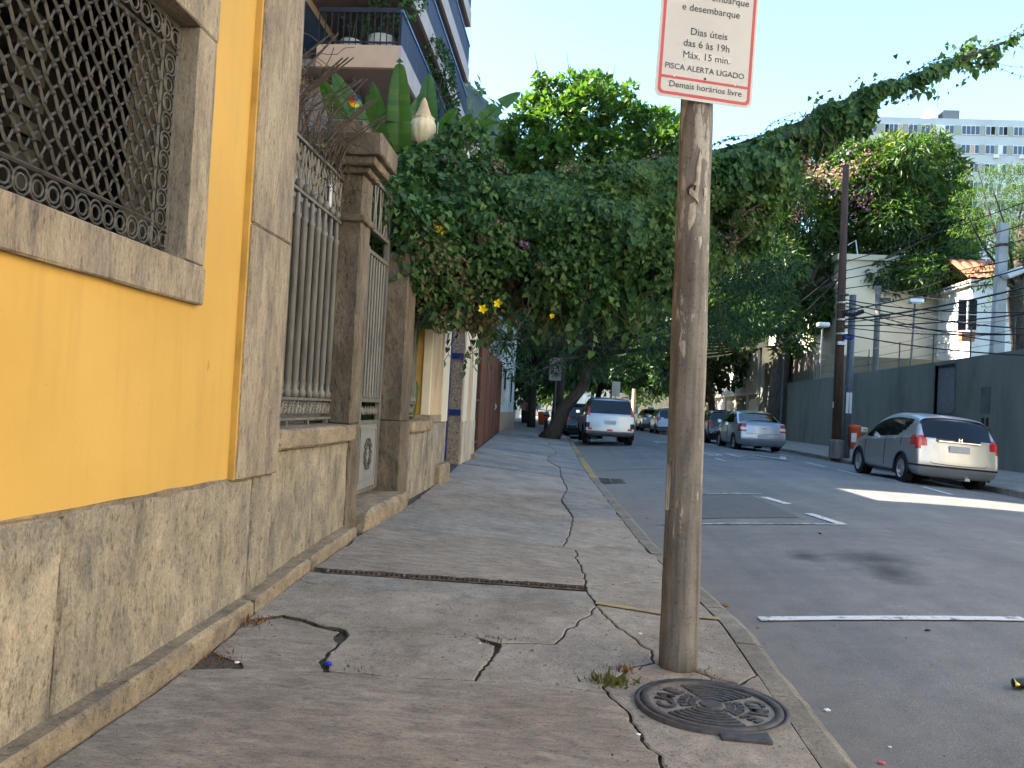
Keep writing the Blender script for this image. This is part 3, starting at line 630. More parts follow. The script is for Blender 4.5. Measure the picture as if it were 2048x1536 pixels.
# window: stone frame, grille, near-black sheets for the unlit room behind
win = MB().rough_box((WX-.28, WIN[1], WIN[2]), (WX+.03, WIN[1]+.175, WIN[3]+.0), .002, (1, 1, 4), .006, 31).build('window', 'stone_frame', house)
MB().rough_box((WX-.28, WIN[0]-.175, WIN[2]), (WX+.03, WIN[0], WIN[3]), .002, (1, 1, 4), .006, 32).build('jamb', 'stone_frame', win)
MB().rough_box((WX-.28, WIN[0]-.18, WIN[2]-.18), (WX+.036, WIN[1]+.18, WIN[2]-.003), .002, (1, 6, 1), .007, 33).build('sill', 'stone_frame', win)
MB().rough_box((WX-.28, WIN[0]-.175, WIN[3]+.003), (WX+.032, WIN[1]+.177, WIN[3]+.2), .002, (1, 6, 1), .006, 34).build('lintel', 'stone_frame', win)
MB().box((WX-.62, WIN[0]-.2, WIN[2]-.2), (WX-.60, WIN[1]+.2, WIN[3]+.2)).build('room_shade', 'shade_black', win)  # near-black sheet, the unlit room's shade put into its colour
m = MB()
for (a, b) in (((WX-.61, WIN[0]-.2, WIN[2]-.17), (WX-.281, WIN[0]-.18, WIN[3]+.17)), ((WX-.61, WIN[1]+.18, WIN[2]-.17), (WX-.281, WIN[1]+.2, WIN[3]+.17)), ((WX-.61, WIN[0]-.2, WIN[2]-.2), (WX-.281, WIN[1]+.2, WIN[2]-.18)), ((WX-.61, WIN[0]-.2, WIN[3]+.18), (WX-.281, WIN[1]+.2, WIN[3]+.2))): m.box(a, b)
m.build('reveal', 'shade_black', win)
for k in range(2):                                              # half open louvred shutter leaf deep inside
    yy = 2.55+k*.42
    for q in range(8): MB().box((WX-.50, yy+.02, 1.85+q*.11), (WX-.47, yy+.2, 1.88+q*.11+.03)).build('louvre', 'shutter_wood', win)
gx_ = WX-.065
for (a, b) in (((WIN[0], WIN[2]), (WIN[1], WIN[2])), ((WIN[1], WIN[2]), (WIN[1], WIN[3])), ((WIN[0], WIN[3]), (WIN[1], WIN[3]))):
    for off in (.012, .135):
        sy = off if b[0] == a[0] else 0; c0, c1 = WIN[0]+.012, WIN[1]-.012
        if a[0] == b[0]: p, q = (gx_, a[0]-off, WIN[2]+.01), (gx_, b[0]-off, WIN[3]-.01)
        else:
            zz = a[1]+(off if a[1] < 2 else -off); p, q = (gx_, c0, zz), (gx_, c1, zz)
        MB().tube([p, q], .010 if off < .1 else .008, 4).build('grille_frame', 'iron', win)
ia, ib, ic, id_ = WIN[0]+.01, WIN[1]-.14, WIN[2]+.14, WIN[3]-.135
def wavy(p, q, amp, n, ph, per):
    d = (Vector(q)-Vector(p)); L = d.length; d.normalize(); nrm = Vector((1, 0, 0)).cross(d); out = []
    for i in range(n+1):
        t = L*i/n; s_ = math.sin(math.pi*t/per+ph)*amp; out.append(Vector(p)+d*t+nrm*s_)
    return out
st = .061                                                       # wavy bars, flat strips knotted where they cross
def bars_dir(sl):
    out = []; c = -4.0
    while c < 8:
        # line z = sl*y + c clipped to the inner panel
        pts = []
        for yy in (ia, ib):
            zz = sl*yy+c
            if ic <= zz <= id_: pts.append((yy, zz))
        for zz in (ic, id_):
            yy = (zz-c)/sl
            if ia < yy < ib: pts.append((yy, zz))
        if len(pts) >= 2:
            pts.sort(); out.append((pts[0], pts[-1]))
        c += st*math.sqrt(1+sl*sl)
    return out
knots = []
for k, sl in enumerate((1.15, -1.15)):
    for (p, q) in bars_dir(sl):
        L = math.dist(p, q)
        if L < .06: continue
        n = max(4, int(L/.022)); MB().tube(wavy((gx_+(.004 if k else -.004), *p), (gx_+(.004 if k else -.004), *q), .0055, n, 0 if k else math.pi/2, .0615), .0075 if k else .0055, 4).build('grille_bar', 'iron', win)
kn = None
L1 = bars_dir(1.15); L2 = bars_dir(-1.15)
for (p, q) in L1:
    for (r_, s_) in L2:
        c1 = p[1]-1.15*p[0]; c2 = r_[1]+1.15*r_[0]; yy = (c2-c1)/2.3; zz = 1.15*yy+c1
        if ia < yy < ib and ic < zz < id_:
            if kn is None: kn = MB().lathe([(.001, -.013), (.0105, -.006), (.0105, .008), (.001, .016)], tuple(ORG[win.name]), 6, 'x').build('grille_knot', 'iron', win, True)
            o = kn if kn.get('placed') is None else inst(kn, parent=win); kn['placed'] = 1; o.location = Vector((gx_, yy, zz))-ORG[win.name]
def ring(mb, c, r, t=.006, n=12): mb.tube([(c[0], c[1]+r*math.cos(2*math.pi*i/n), c[2]+r*math.sin(2*math.pi*i/n)) for i in range(n+1)], t, 4, False)
def rings(seq):
    for (yy, zz) in seq:
        mb = MB(); ring(mb, (gx_, yy, zz), .027); ring(mb, (gx_+.003, yy, zz+.002), .045, .0055, 10); mb.build('grille_ring', 'iron', win, True)
rings([(WIN[0]+.07+i*.083, WIN[2]+.073) for i in range(17)]); rings([(WIN[0]+.07+i*.083, WIN[3]-.073) for i in range(17)]); rings([(WIN[1]-.073, WIN[2]+.16+i*.083) for i in range(9)])
# corner pilaster, granite face with yellow return
MB().box((WB-.003, PY0, .755), (WX+.032, Y1-.02, 8.6)).build('pilaster_core', 'yellow_return', house)
for i, (a, b) in enumerate(((.752, 2.08), (2.084, 3.72), (3.724, 5.6), (5.604, 8.6))):
    MB().rough_box((WX-.02, PY0+.02, a), (WX+.05, Y1, b), .0025, (0, 4, 12), .010, 40+i).build('pilaster_stone', 'stone_frame', house)

# ------------------------------------------------------------------ garden front: low walls, pillars, railings, gate
def low_wall(y0, y1, label, seed):
    t = thing('low_stone_wall', label, 'wall', (WX, (y0+y1)/2, 0), 'low granite walls under the railings')
    zb = zs(WX, (y0+y1)/2)-.2
    n = max(1, round((y1-y0)/.95)); st_ = (y1-y0)/n
    for i in range(n): MB().rough_box((WX-.28, y0+i*st_+.002, zb), (WX+random.uniform(-.003, .003), y0+(i+1)*st_-.002, .872), .005, (0, 6, 6), .012, seed+i).build('wall_block', 'stone', t)
    MB().rough_box((WX-.34, y0, .875), (WX+.055, y1, 1.0), .004, (2, 10, 1), .018, seed+9).build('coping', 'stone_ledge', t)
    return t
low_wall(4.70, 6.35, 'low granite wall with thick coping between yellow house and capped pillar', 50)
low_wall(8.66, 9.81, 'low granite wall beyond the garden gate against the yellow pier', 60)
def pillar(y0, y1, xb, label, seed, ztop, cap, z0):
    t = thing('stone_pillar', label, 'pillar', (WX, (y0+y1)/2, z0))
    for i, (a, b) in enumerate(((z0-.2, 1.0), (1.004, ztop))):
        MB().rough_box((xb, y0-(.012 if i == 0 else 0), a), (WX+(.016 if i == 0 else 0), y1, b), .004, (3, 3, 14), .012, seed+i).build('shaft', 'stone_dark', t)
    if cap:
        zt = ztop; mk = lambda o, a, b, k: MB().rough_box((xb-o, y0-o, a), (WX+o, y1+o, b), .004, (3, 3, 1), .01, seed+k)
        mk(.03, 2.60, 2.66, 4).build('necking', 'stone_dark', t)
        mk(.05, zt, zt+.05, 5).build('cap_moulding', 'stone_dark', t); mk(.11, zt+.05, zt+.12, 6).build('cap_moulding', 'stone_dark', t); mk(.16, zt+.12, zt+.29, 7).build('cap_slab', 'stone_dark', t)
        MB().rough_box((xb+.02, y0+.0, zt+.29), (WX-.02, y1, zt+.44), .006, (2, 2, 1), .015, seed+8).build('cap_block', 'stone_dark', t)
    return t
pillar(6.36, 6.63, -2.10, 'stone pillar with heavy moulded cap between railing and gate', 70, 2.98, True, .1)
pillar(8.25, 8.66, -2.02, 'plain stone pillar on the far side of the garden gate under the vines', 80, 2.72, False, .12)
IR = []
def scroll(mb, c, r, flip=1):
    pts = []
    for i in range(22):
        a = i/21*3.6*math.pi; rr = r*(1-.78*i/21); pts.append((c[0], c[1]+flip*rr*math.cos(a), c[2]+rr*math.sin(a)))
    mb.tube(pts, .0075, 4)
def railing(y0, y1, label, crest=True, group='iron railings on the low walls'):
    X = -1.93; t = thing('iron_railing', label, 'railing', (X, (y0+y1)/2, 1.0), group)
    for z in (1.045, 1.185): MB().box((X-.02, y0, z-.009), (X+.02, y1, z+.009)).build('rail', 'iron_grey', t)
    MB().box((X-.02, y0, 2.575), (X+.02, y1, 2.595)).build('rail', 'iron_grey', t)
    n = max(3, round((y1-y0)/.148)); d = (y1-y0)/n
    for i in range(n):
        yy = y0+(i+.5)*d
        MB().lathe([(.012, 1.19), (.03, 1.20), (.035, 1.235), (.02, 1.26), (.018, 1.30), (.024, 1.31), (.024, 2.40), (.03, 2.41), (.03, 2.43), (.018, 2.44), (.018, 2.55), (.012, 2.58)], (X, yy, 0), 10).build('bar', 'iron_grey', t, True)
        mb = MB(); scroll(mb, (X, yy-d*.24, 1.115), .052, 1); scroll(mb, (X, yy+d*.24, 1.115), .052, -1); mb.build('scroll', 'iron_grey', t)
        if i % 3 == 1: MB().box((X-.015, yy-.014, 1.0), (X+.015, yy+.014, 1.037)).build('foot', 'iron_grey', t)
        MB().lathe([(.001, 2.59), (.026, 2.60), (.034, 2.63), (.026, 2.66), (.001, 2.675)], (X, yy, 0), 8).build('ball', 'iron_grey', t, True)
        if crest:
            mb = MB()
            for s_ in (-1, 1):
                mb.tube([(X, yy, 2.67), (X, yy+s_*d*.22, 2.76), (X, yy+s_*d*.42, 2.86), (X, yy+s_*d*.5, 2.93)], [.008, .012, .010, .007], 4)
                mb.tube([(X, yy+s_*d*.5, 2.67), (X, yy+s_*d*.28, 2.80), (X, yy, 2.91)], .006, 4)
            mb.build('lance_leaf', 'iron_grey', t)
    if crest:
        MB().box((X-.018, y0, 2.92), (X+.018, y1, 2.94)).build('rail', 'iron_grey', t)
        MB().tube([(X, y0, 2.80), (X, y1, 2.78)], .007, 4).build('rail', 'iron_rust', t)
        for i in range(14):                                          # spikes leaning out over the pavement
            yy = y0+(i+.3)*(y1-y0)/14; L = .42+.06*math.sin(i*2.1)
            MB().tube([(X, yy, 2.93), (X+.13+.05*math.sin(i), yy+.02, 2.95+L*.55), (X+.36, yy+.05, 2.98+L)], [.010, .009, .005], 4).build('spike', 'iron_rust', t)
    return t
railing(4.72, 6.36, 'grey iron railing with spear bars and outward spikes beside the yellow house')
railing(8.68, 9.80, 'grey iron railing beyond the gate half hidden under the vines', False)
MB().box((-2.02, 4.72, 1.02), (-1.99, 6.36, 2.57)).build('screen_sheet', 'metal_sheet'); tag(bpy.data.objects['screen_sheet'], 'plain grey metal sheet fixed behind the spear bars', 'panel', 'sheets behind the railings')
MB().box((-2.02, 8.68, 1.02), (-1.99, 9.80, 2.57)).build('screen_sheet', 'metal_sheet'); tag(bpy.data.objects['screen_sheet.001'], 'plain grey metal sheet behind the vine covered railing', 'panel', 'sheets behind the railings')
# dead vine tangle in the crest of the railing
rng = random.Random(3); m = MB()
for i in range(110):
    p = Vector((-1.93+rng.uniform(-.05, .12), rng.uniform(4.75, 6.5), rng.uniform(2.8, 3.42))); pts = [p]; d = Vector((rng.uniform(-.3, .5), rng.uniform(-1, 1), rng.uniform(-.9, .9))).normalized()
    for k in range(7): d = (d+Vector((rng.uniform(-.5, .5), rng.uniform(-.7, .7), rng.uniform(-.7, .6)))).normalized(); pts.append(pts[-1]+d*.07)
    if all(-2.15 < q.x < -1.55 and q.z < 3.6 for q in pts): m.tube(pts, .0028, 3, False)
tag(m.build('dead_vine', 'rust_vine'), 'dry leafless vine tangled in the crest of the spiked railing', 'vine')
o = leaf_mesh('dead_vine_leaf', *(lambda n: (np.column_stack([RNG.uniform(-2.0, -1.75, n), RNG.uniform(4.8, 6.5, n), RNG.uniform(2.6, 3.25, n)]), RNG.normal(size=(n, 3)), RNG.normal(size=(n, 3)), RNG.uniform(.02, .05, n)))(120), 'oval', 'leaf_vine_dry', bpy.data.objects['dead_vine'], 'stuff')
for i in range(46):
    yy = 4.78+i*.037+rng.uniform(-.015, .015); L = rng.uniform(.18, .5); b_ = Vector((-1.93+rng.uniform(-.03, .05), yy, 2.93))
    MB().tube([b_, b_+Vector((rng.uniform(-.03, .05), rng.uniform(-.03, .03), L*.5)), b_+Vector((rng.uniform(-.03, .10), rng.uniform(-.05, .05), L))], [.006, .005, .003], 4).build('dry_stem', 'rust_vine', bpy.data.objects['dead_vine'])
# the little number plate wired to the crest
tag(MB().box((-1.905, 5.98, 2.63), (-1.90, 6.03, 2.80)).build('tag_plate', 'white_metal'), 'small pale tag wired to the crest of the spiked railing', 'tag')
# gate
X = -1.98; gt = thing('garden_gate', 'grey iron garden gate with spear bars above a solid lower panel', 'gate', (X, 7.45, .3)); g0, g1 = 6.66, 8.22
MB().box((X-.012, g0+.05, .36), (X+.012, g1-.05, 1.0)).build('panel', 'gate_sheet', gt)
for (a, b) in (((g0, .33), (g0+.06, 3.3)), ((g1-.06, .33), (g1, 3.3)), ((7.40, .33), (7.46, 2.62))): MB().box((X-.025, a[0], a[1]), (X+.025, b[0], b[1]), .004).build('stile', 'iron_grey', gt)
for z in (.345, .99, 1.20, 2.58, 2.80, 3.26): MB().box((X-.023, g0+.061, z-.018), (X+.023, g1-.061, z+.018)).build('rail', 'iron_grey', gt)
for (yy0, yy1) in ((g0+.10, 7.36), (7.50, g1-.10)):
    for (a, b) in (((yy0, .42), (yy1, .44)), ((yy0, .92), (yy1, .94)), ((yy0, .441), (yy0+.02, .919)), ((yy1-.02, .441), (yy1, .919))): MB().box((X+.0125, a[0], a[1]), (X+.024, b[0], b[1])).build('moulding', 'gate_sheet', gt)
    mb = MB(); cy = (yy0+yy1)/2
    for k in range(10): t_ = 2*math.pi*k/10; scroll(mb, (X+.02, cy+.10*math.cos(t_), .68+.12*math.sin(t_)), .042, 1 if k % 2 else -1)
    mb.build('wreath', 'iron', gt)
for i in range(14):
    yy = g0+.11+i*(g1-g0-.22)/13
    MB().lathe([(.010, 1.21), (.022, 1.23), (.015, 1.27), (.015, 2.57)], (X, yy, 0), 8).build('bar', 'iron_grey', gt, True)
    mb = MB(); scroll(mb, (X, yy, 1.095), .045, 1 if i % 2 else -1); mb.build('scroll', 'iron_grey', gt)
    MB().tube([(X, yy, 2.81), (X, yy+.03*(-1)**i, 3.02), (X, yy, 3.25)], .009, 4).build('transom_bar', 'iron_grey', gt)
MB().rough_box((-2.2, 6.62, .0), (-1.62, 8.26, .30), .012, (4, 10, 2), .04, 90).build('gate_step', 'stone_ledge'); tag(bpy.data.objects['gate_step'], 'worn rounded stone doorstep below the garden gate', 'step')

# ------------------------------------------------------------------ second front: yellow pier, blue gate, pebble pier
pier = thing('yellow_pier', 'yellow and cream plastered gate pier on stone base between railing and blue gate', 'pier', (WX, 10.5, .2))
MB().box((-2.9, 9.84, .97), (WX-.05, 11.12, 3.9)).build('core', 'yellow_return', pier)
MB().rough_box((-2.85, 9.83, .0), (WX+.01, 11.15, .968), .004, (0, 6, 4), .012, 91).build('base', 'stone', pier)
MB().box((WX-.10, 9.815, .97), (WX+.0, 9.90, 3.9), .006).build('corner_strip', 'cream', pier)
MB().box((WX-.049, 9.901, .97), (WX-.012, 10.62, 3.9)).build('face', 'tan_plaster', pier)
MB().box((WX-.10, 10.621, .97), (WX+.02, 11.16, 3.9), .006).build('pilaster', 'cream', pier)
MB().rough_box((WX-.3, 9.80, .97), (WX+.03, 10.60, 1.06), .003, (1, 4, 1), .01, 92).build('coping', 'stone_ledge', pier)
MB().rough_box((-2.2, 10.45, .0), (WX+.10, 11.17, .42), .004, (2, 3, 2), .03, 93).build('foot', 'stone_ledge', pier)
bg_ = thing('blue_gate', 'tall blue painted sheet metal gate between two piers', 'gate', (-2.1, 12.5, .2))
for i in range(4):
    MB().box((-2.21, 11.18+i*.68, .3), (-2.17, 11.18+(i+1)*.68-.012, 3.6)).build('leaf_panel', 'blue_paint', bg_)
for z in (.5, 1.55, 2.5, 3.4): MB().box((-2.169, 11.2, z), (-2.145, 13.88, z+.06)).build('cross_rail', 'blue_paint', bg_)
MB().box((-2.22, 13.80, .25), (-2.13, 13.9, 3.65), .005).build('post', 'blue_paint', bg_)
MB().box((-2.143, 13.3, 2.05), (-2.14, 13.7, 2.5)).build('notice', 'white_metal', bg_)
pp = thing('pebble_pier', 'rough pebbledash pier with blue bands and a cream striped front', 'pier', (-1.95, 14.8, .2))
MB().rough_box((-2.32, 13.92, .1), (-1.925, 15.6, 3.7), .006, (3, 4, 16), .01, 94).build('core', 'pebble', pp)
for z in (1.02, 1.98): MB().box((-2.326, 13.90, z), (-1.93, 13.98, z+.10)).build('band', 'blue_paint', pp)
for (a, b, mt) in ((13.90, 14.45, 'cream'), (14.451, 15.05, 'tan_plaster'), (15.051, 15.66, 'cream')): MB().box((-1.935, a+.04, .92), (-1.90 if mt == 'cream' else -1.912, b+.04, 3.7)).build('stripe', mt, pp)
for (a, b) in ((13.89, 14.46), (14.461, 15.04), (15.041, 15.68)): MB().rough_box((-1.94, a+.03, .1), (-1.885, b, .918), .004, (1, 2, 3), .008, int(a*10)).build('stripe_base', 'cream_stain', pp)
MB().rough_box((-2.0, 15.25, .1), (-1.80, 15.7, .3), .006, (1, 2, 1), .02, 95).build('foot', 'stone_ledge', pp)
h2 = thing('cream_house', 'low cream house behind the blue gate', 'house', (-3, 13, 0))
MB().box((-8, 11.9, 0), (-2.45, 16.3, 4.9)).build('wall', 'cream', h2); MB().box((-8.2, 11.7, 4.902), (-2.25, 16.45, 5.1)).build('roof', 'roof_tile', h2)  # roof edge and length shaped so their shadow bounds the road's sun patch
# brown fence
dk = thing('side_gate', 'dark open metal gate beside the pebbledash pier', 'gate', (-2.1, 16.8, .2))
for i in range(9): MB().box((-2.16, 15.75+i*.25, .25), (-2.12, 15.79+i*.25, 2.9)).build('bar', 'iron', dk)
for z in (.4, 1.3, 2.2, 2.85): MB().box((-2.119, 15.72, z), (-2.09, 17.95, z+.05)).build('rail', 'iron', dk)
MB().box((-3.0, 15.7, 0), (-2.9, 17.95, 3.2)).build('backing', 'shade_black', dk)
bf = thing('brown_fence', 'long rust brown sheet metal fence along the sidewalk', 'fence', (-2.5, 25, .2)); n = 17
for i in range(n):
    a, b = 18.0+i*15/n, 18.0+(i+1)*15/n-.02; m = MB(); xa, xb = xw(a), xw(b); k = 10; A = []; B = []
    for q in range(k+1):
        yy = a+(b-a)*q/k; xx = xa+(xb-xa)*q/k+(.015 if q % 2 else -.015); A.append((xx, yy, zs(xx, yy)+.02)); B.append((xx, yy, 2.55+.4*(yy-18)/15))
    m.strip(A, B); m.strip([(x-.03, y_, z) for x, y_, z in B], [(x-.03, y_, z) for x, y_, z in A]); m.strip(B, [(x-.03, y_, z) for x, y_, z in B]); m.build('sheet', 'brown_sheet', bf)
    if i % 3 == 0: MB().box((xa-.01, a-.03, 0), (xa+.035, a+.01, 2.6+.4*(a-18)/15)).build('post', 'brown_sheet', bf)
MB().tube([(xw(27)+.03, 26.8, 1.1), (xw(27)+.07, 26.9, 1.2), (xw(27)+.03, 27.0, 1.3)], .012, 4).build('handle', 'white_metal', bf)
# ------------------------------------------------------------------ balcony building
bb = thing('balcony_building', 'tall tan apartment building with stacked long balconies rising behind the garden', 'building', (-8, 24, 0))
BX = -4.9; BY0, BY1 = 20.3, 31.8
MB().box((-15, 16.5, 0), (-7.6, 32, 23)).build('wall', 'tan_facade', bb)
MB().box((-7.6, 20.9, 0), (-6.3, 31.9, 9.4)).build('lower_wall', 'soffit', bb)
MB().box((-7.599, 16.5, 0), (-6.72, 17.35, 23), .01).build('column', 'tan_facade', bb)
MB().box((-7.599, 17.36, 8.2), (-7.50, 20.6, 9.9)).build('parapet', 'cream', bb); MB().box((-7.599, 17.36, 5.0), (-7.52, 20.6, 8.19)).build('shutter', 'terracotta', bb)
for i in range(9): MB().box((-7.519, 17.5+i*.34, 5.1), (-7.48, 17.56+i*.34, 8.1)).build('shutter_slat', 'pink_plaster', bb)
FL = [9.62, 11.85, 13.85, 16.0, 18.1, 20.2]
for k, z in enumerate(FL):
    e1 = BY1 - (0 if k < 3 else .2)
    sl = MB().box((-7.6, BY0, z), (BX, e1, z+.18)).build('balcony', 'soffit', bb)
    MB().box((BX, BY0-.06, z-.02), (BX+.09, e1, z+.55)).build('fascia', 'pink_facade', sl); MB().box((-7.0, BY0-.06, z-.02), (BX-.002, BY0+.06, z+.55)).build('end_fascia', 'tan_facade', sl)
    MB().box((-7.0, e1-.08, z-.02), (BX-.002, e1+.03, z+.55)).build('end_fascia', 'tan_facade', sl)
    MB().box((BX+.02, BY0, z+.56), (BX+.05, e1, z+1.42)).build('guard_panel', 'rail_panel', sl)
    MB().box((BX+.0, BY0-.02, z+1.42), (BX+.08, e1, z+1.49)).build('handrail', 'rail_blue', sl)
    MB().box((-7.0, BY0-.04, z+1.40), (BX-.01, BY0+.02, z+1.52)).build('end_handrail', 'rail_dark', sl); MB().box((-7.0, BY0-.03, z+.62), (BX-.01, BY0+.01, z+.66)).build('end_rail', 'rail_dark', sl)
    for i in range(14): x = -6.98+i*.16; MB().box((x-.012, BY0-.025, z+.55), (x+.012, BY0-.001, z+1.40)).build('bar', 'rail_dark', sl)
    for i in range(9): yy = BY0+(i+.5)*(e1-BY0)/9; MB().box((BX+.051, yy-.012, z+.55), (BX+.062, yy+.012, z+1.42)).build('post', 'rail_blue', sl)
    MB().box((-7.59, BY0+.5, z+.3), (-7.56, e1-.5, z+1.95)).build('glazing', 'window_glass', sl)
def pot(name, loc, r, h, mat, label, group=None):
    prof = [(.001, 0), (r*.62, 0), (r*.85, h*.3), (r, h*.62), (r*.92, h*.86), (r*.78, h*.92), (r*.86, h), (r*.72, h), (r*.7, h*.9), (.001, h*.88)]
    return tag(MB().lathe(prof, loc, 22).build(name, mat, None, True), label, 'pot', group)
pot('flower_pot', (-5.45, 20.75, 9.64), .42, .92, 'pale_pot', 'big pale round pot behind the black railing of the lowest balcony', 'pots on the lowest balcony'); pot('flower_pot', (-6.25, 20.7, 9.64), .32, .80, 'pale_pot', 'smaller pale round pot behind the black railing of the lowest balcony', 'pots on the lowest balcony')
pot('flower_pot', (-5.05, 21.4, 9.64), .2, .80, 'pale_pot', 'narrow pale pot at the corner of the lowest balcony', 'pots on the lowest balcony')
def shrub(name, label, clumps, per, size, shape, mat, seed, stem, group=None, droop=.35):
    b = stem[0]; t = thing(name, label, 'plant', b, group); crown('foliage', clumps, per, size, shape, mat, t, seed, droop)
    MB().tube(stem, [.03]+[.018]*(len(stem)-1), 5).build('stem', 'twig', t); return t
shrub('balcony_plant', 'dark leafy bush growing in the big balcony pot', [(-5.45, 20.8, 11.0, .55, .5, .7), (-5.2, 20.9, 11.6, .4, .4, .5)], 90, .13, 'oval', 'leaf_dark', 11, [(-5.45, 20.75, 10.4), (-5.45, 20.8, 11.0)])
shrub('balcony_plant', 'thin dark plant in the smaller balcony pot', [(-6.2, 20.8, 10.9, .35, .35, .6)], 70, .12, 'lance', 'leaf_dark', 12, [(-6.25, 20.7, 10.3), (-6.2, 20.8, 11.0)])
shrub('balcony_plant', 'green trailing plant hanging over the top edge of the lowest balcony end', [(-5.6, 20.4, 11.95, 1.0, .3, .35), (-4.75, 20.9, 11.7, .3, .5, .5)], 90, .12, 'oval', 'leaf_vine', 13, [(-5.6, 20.5, 11.9), (-5.6, 20.4, 12.2)])
shrub('balcony_plant', 'dense dark creeper spilling over the street edge of the lowest balcony', [(-4.75, 25.6, 11.6, .35, 1.3, .9), (-4.7, 26.6, 11.0, .35, .9, 1.0), (-4.75, 24.4, 11.7, .3, .8, .5)], 70, .14, 'oval', 'leaf_dark', 14, [(-4.9, 25.6, 10.0), (-4.75, 25.6, 11.5)])
# plain neighbours on the left, two of them added to block the sun
def block(name, label, x0, x1, y0, y1, H, mat, floors, roofmat='concrete', wins=True, side='x'):
    t = thing(name, label, 'building', ((x0+x1)/2, (y0+y1)/2, 0)); MB().box((x0, y0, -.3), (x1, y1, H)).build('wall', mat, t); MB().box((x0-.15, y0-.15, H+.002), (x1+.15, y1+.15, H+.35)).build('roof', roofmat, t)
    if wins:
        fh = H/floors
        for f in range(floors):
            n = max(2, int((y1-y0)/2.6))
            for i in range(n):
                c = y0+(i+.5)*(y1-y0)/n; z = f*fh+fh*.35
                wn = MB().box((x1+.004, c-.5, z), (x1+.05, c+.5, z+1.25)).build('window', 'white_metal', t); MB().box((x1+.051, c-.42, z+.08), (x1+.056, c+.42, z+1.17)).build('pane', 'window_glass', wn)
    return t
block('rear_sun_blocker', 'unseen cream block added behind the garden to block the sun', -16, -8.2, 5.2, 14.0, 14.2, 'cream_facade', 5, wins=True)  # unseen block added to keep direct sun off garden and road
block('tall_sun_blocker', 'tall pale block added behind the brown fence to shade the green wall', -18, -9.2, 32.1, 53, 19.0, 'cream_facade', 6)  # added block, its shadow keeps the green wall dark
block('corner_house', 'white plastered house with pink base beyond the brown fence', -9, -3.1, 33.2, 41.5, 5.2, 'white_plaster', 1, 'roof_tile', False)
ch = bpy.data.objects['corner_house']
MB().box((-3.099, 33.2, 0), (-3.03, 41.5, 1.0)).build('base', 'pink_plaster', ch)
for c in (35.2, 38.8):
    wn = MB().box((-3.098, c-.6, 1.3), (-3.05, c+.6, 2.9)).build('window', 'cream', ch); MB().box((-3.049, c-.45, 1.45), (-3.04, c+.45, 2.8)).build('pane', 'window_glass', wn)
block('terrace_house', 'pale terrace house with blue door further down the sidewalk', -9, -3.9, 41.8, 52, 6.5, 'cream', 2, 'roof_tile')
block('terrace_house', 'tan terrace house before the far trees', -9, -4.6, 52.3, 64, 7.5, 'tan_plaster', 2, 'roof_tile')
block('terrace_house', 'grey terrace house at the far end of the left sidewalk', -17, -5.6, 64.3, 84, 8, 'white_plaster', 2, 'roof_tile')
block('distant_block', 'small pale flat block seen above the vines before the hill', -17.0, -12.2, 90, 96, 29.5, 'cream_facade', 8, side='y', wins=False)
db = bpy.data.objects['distant_block']
for k in range(3):
    wn = MB().box((-16.3+k*1.45, 89.93, 27.2), (-15.2+k*1.45, 89.99, 28.6)).build('window', 'white_metal', db); MB().box((-16.2+k*1.45, 89.91, 27.35), (-15.3+k*1.45, 89.925, 28.5)).build('pane', 'window_glass', wn)
# hill
V = []; F = []; nx, ny = 60, 24
rg = np.random.default_rng(5); PH = rg.uniform(0, 6.3, 12)
for j in range(ny):
    for i in range(nx):
        x = -700+i*17; y = 500+j*21; u = (x+220)/280; v = (y-760)/150; h = 360*math.exp(-u*u-v*v)
        h += 5*math.sin(x*.06+PH[0])*math.sin(y*.05+PH[1])+3*math.sin(x*.19+PH[2]+y*.11); V.append((x, y, h-14))
for j in range(ny-1):
    for i in range(nx-1): a = j*nx+i; F.append((a, a+1, a+nx+1, a+nx))
hill = struct(tag(mesh_obj('hill', V, F, 'hill_green', None, True), 'wooded hillside rising hazy behind the street', None))
Vn = np.array(V); sel = Vn[(Vn[:, 2] > 10)]; rg = np.random.default_rng(6); idx = rg.integers(0, len(sel), 6500); Pb = sel[idx]+np.column_stack([rg.uniform(-6, 6, 6500), rg.uniform(-12, 12, 6500), rg.uniform(-2, 5, 6500)])
leaf_mesh('hill_woodland', Pb, rg.normal(size=(6500, 3)), rg.normal(size=(6500, 3))+np.array([0, -.4, 1]), rg.uniform(5, 11, 6500), 'oval', 'leaf_dark', None, 'stuff')['label'] = 'mass of trees covering the hazy hillside'

# ------------------------------------------------------------------ vines over the pavement and road
CT = [(-2.6, 4.35), (-1.96, 4.5), (-1.5, 4.25), (-1.06, 4.05), (-.45, 4.0), (.2, 4.06), (.76, 4.2), (1.64, 4.48), (2.51, 4.82), (3.65, 5.32), (5.04, 5.92), (7.2, 7.1), (9.9, 8.9)]
ctop = lambda x: lerp_tab(x, CT)
CB = [(-2.7, 3.1), (-2.35, 2.7), (-2.0, 2.55), (-1.75, 2.35), (-1.45, 2.15), (-1.23, 1.98), (-.95, 2.2), (-.4, 2.35), (.1, 2.2), (.55, 2.35), (1.0, 2.6), (1.5, 2.78), (1.99, 3.2), (2.3, 3.75), (2.7, 4.3), (3.2, 4.85), (4.2, 5.5), (5.2, 5.98)]
cbot = lambda x: lerp_tab(x, CB)
VY = 10.0
vine = thing('flowering_vine', 'huge green creeper curtain draped along a cable across pavement and road', 'vine', (-2.0, VY, 0))
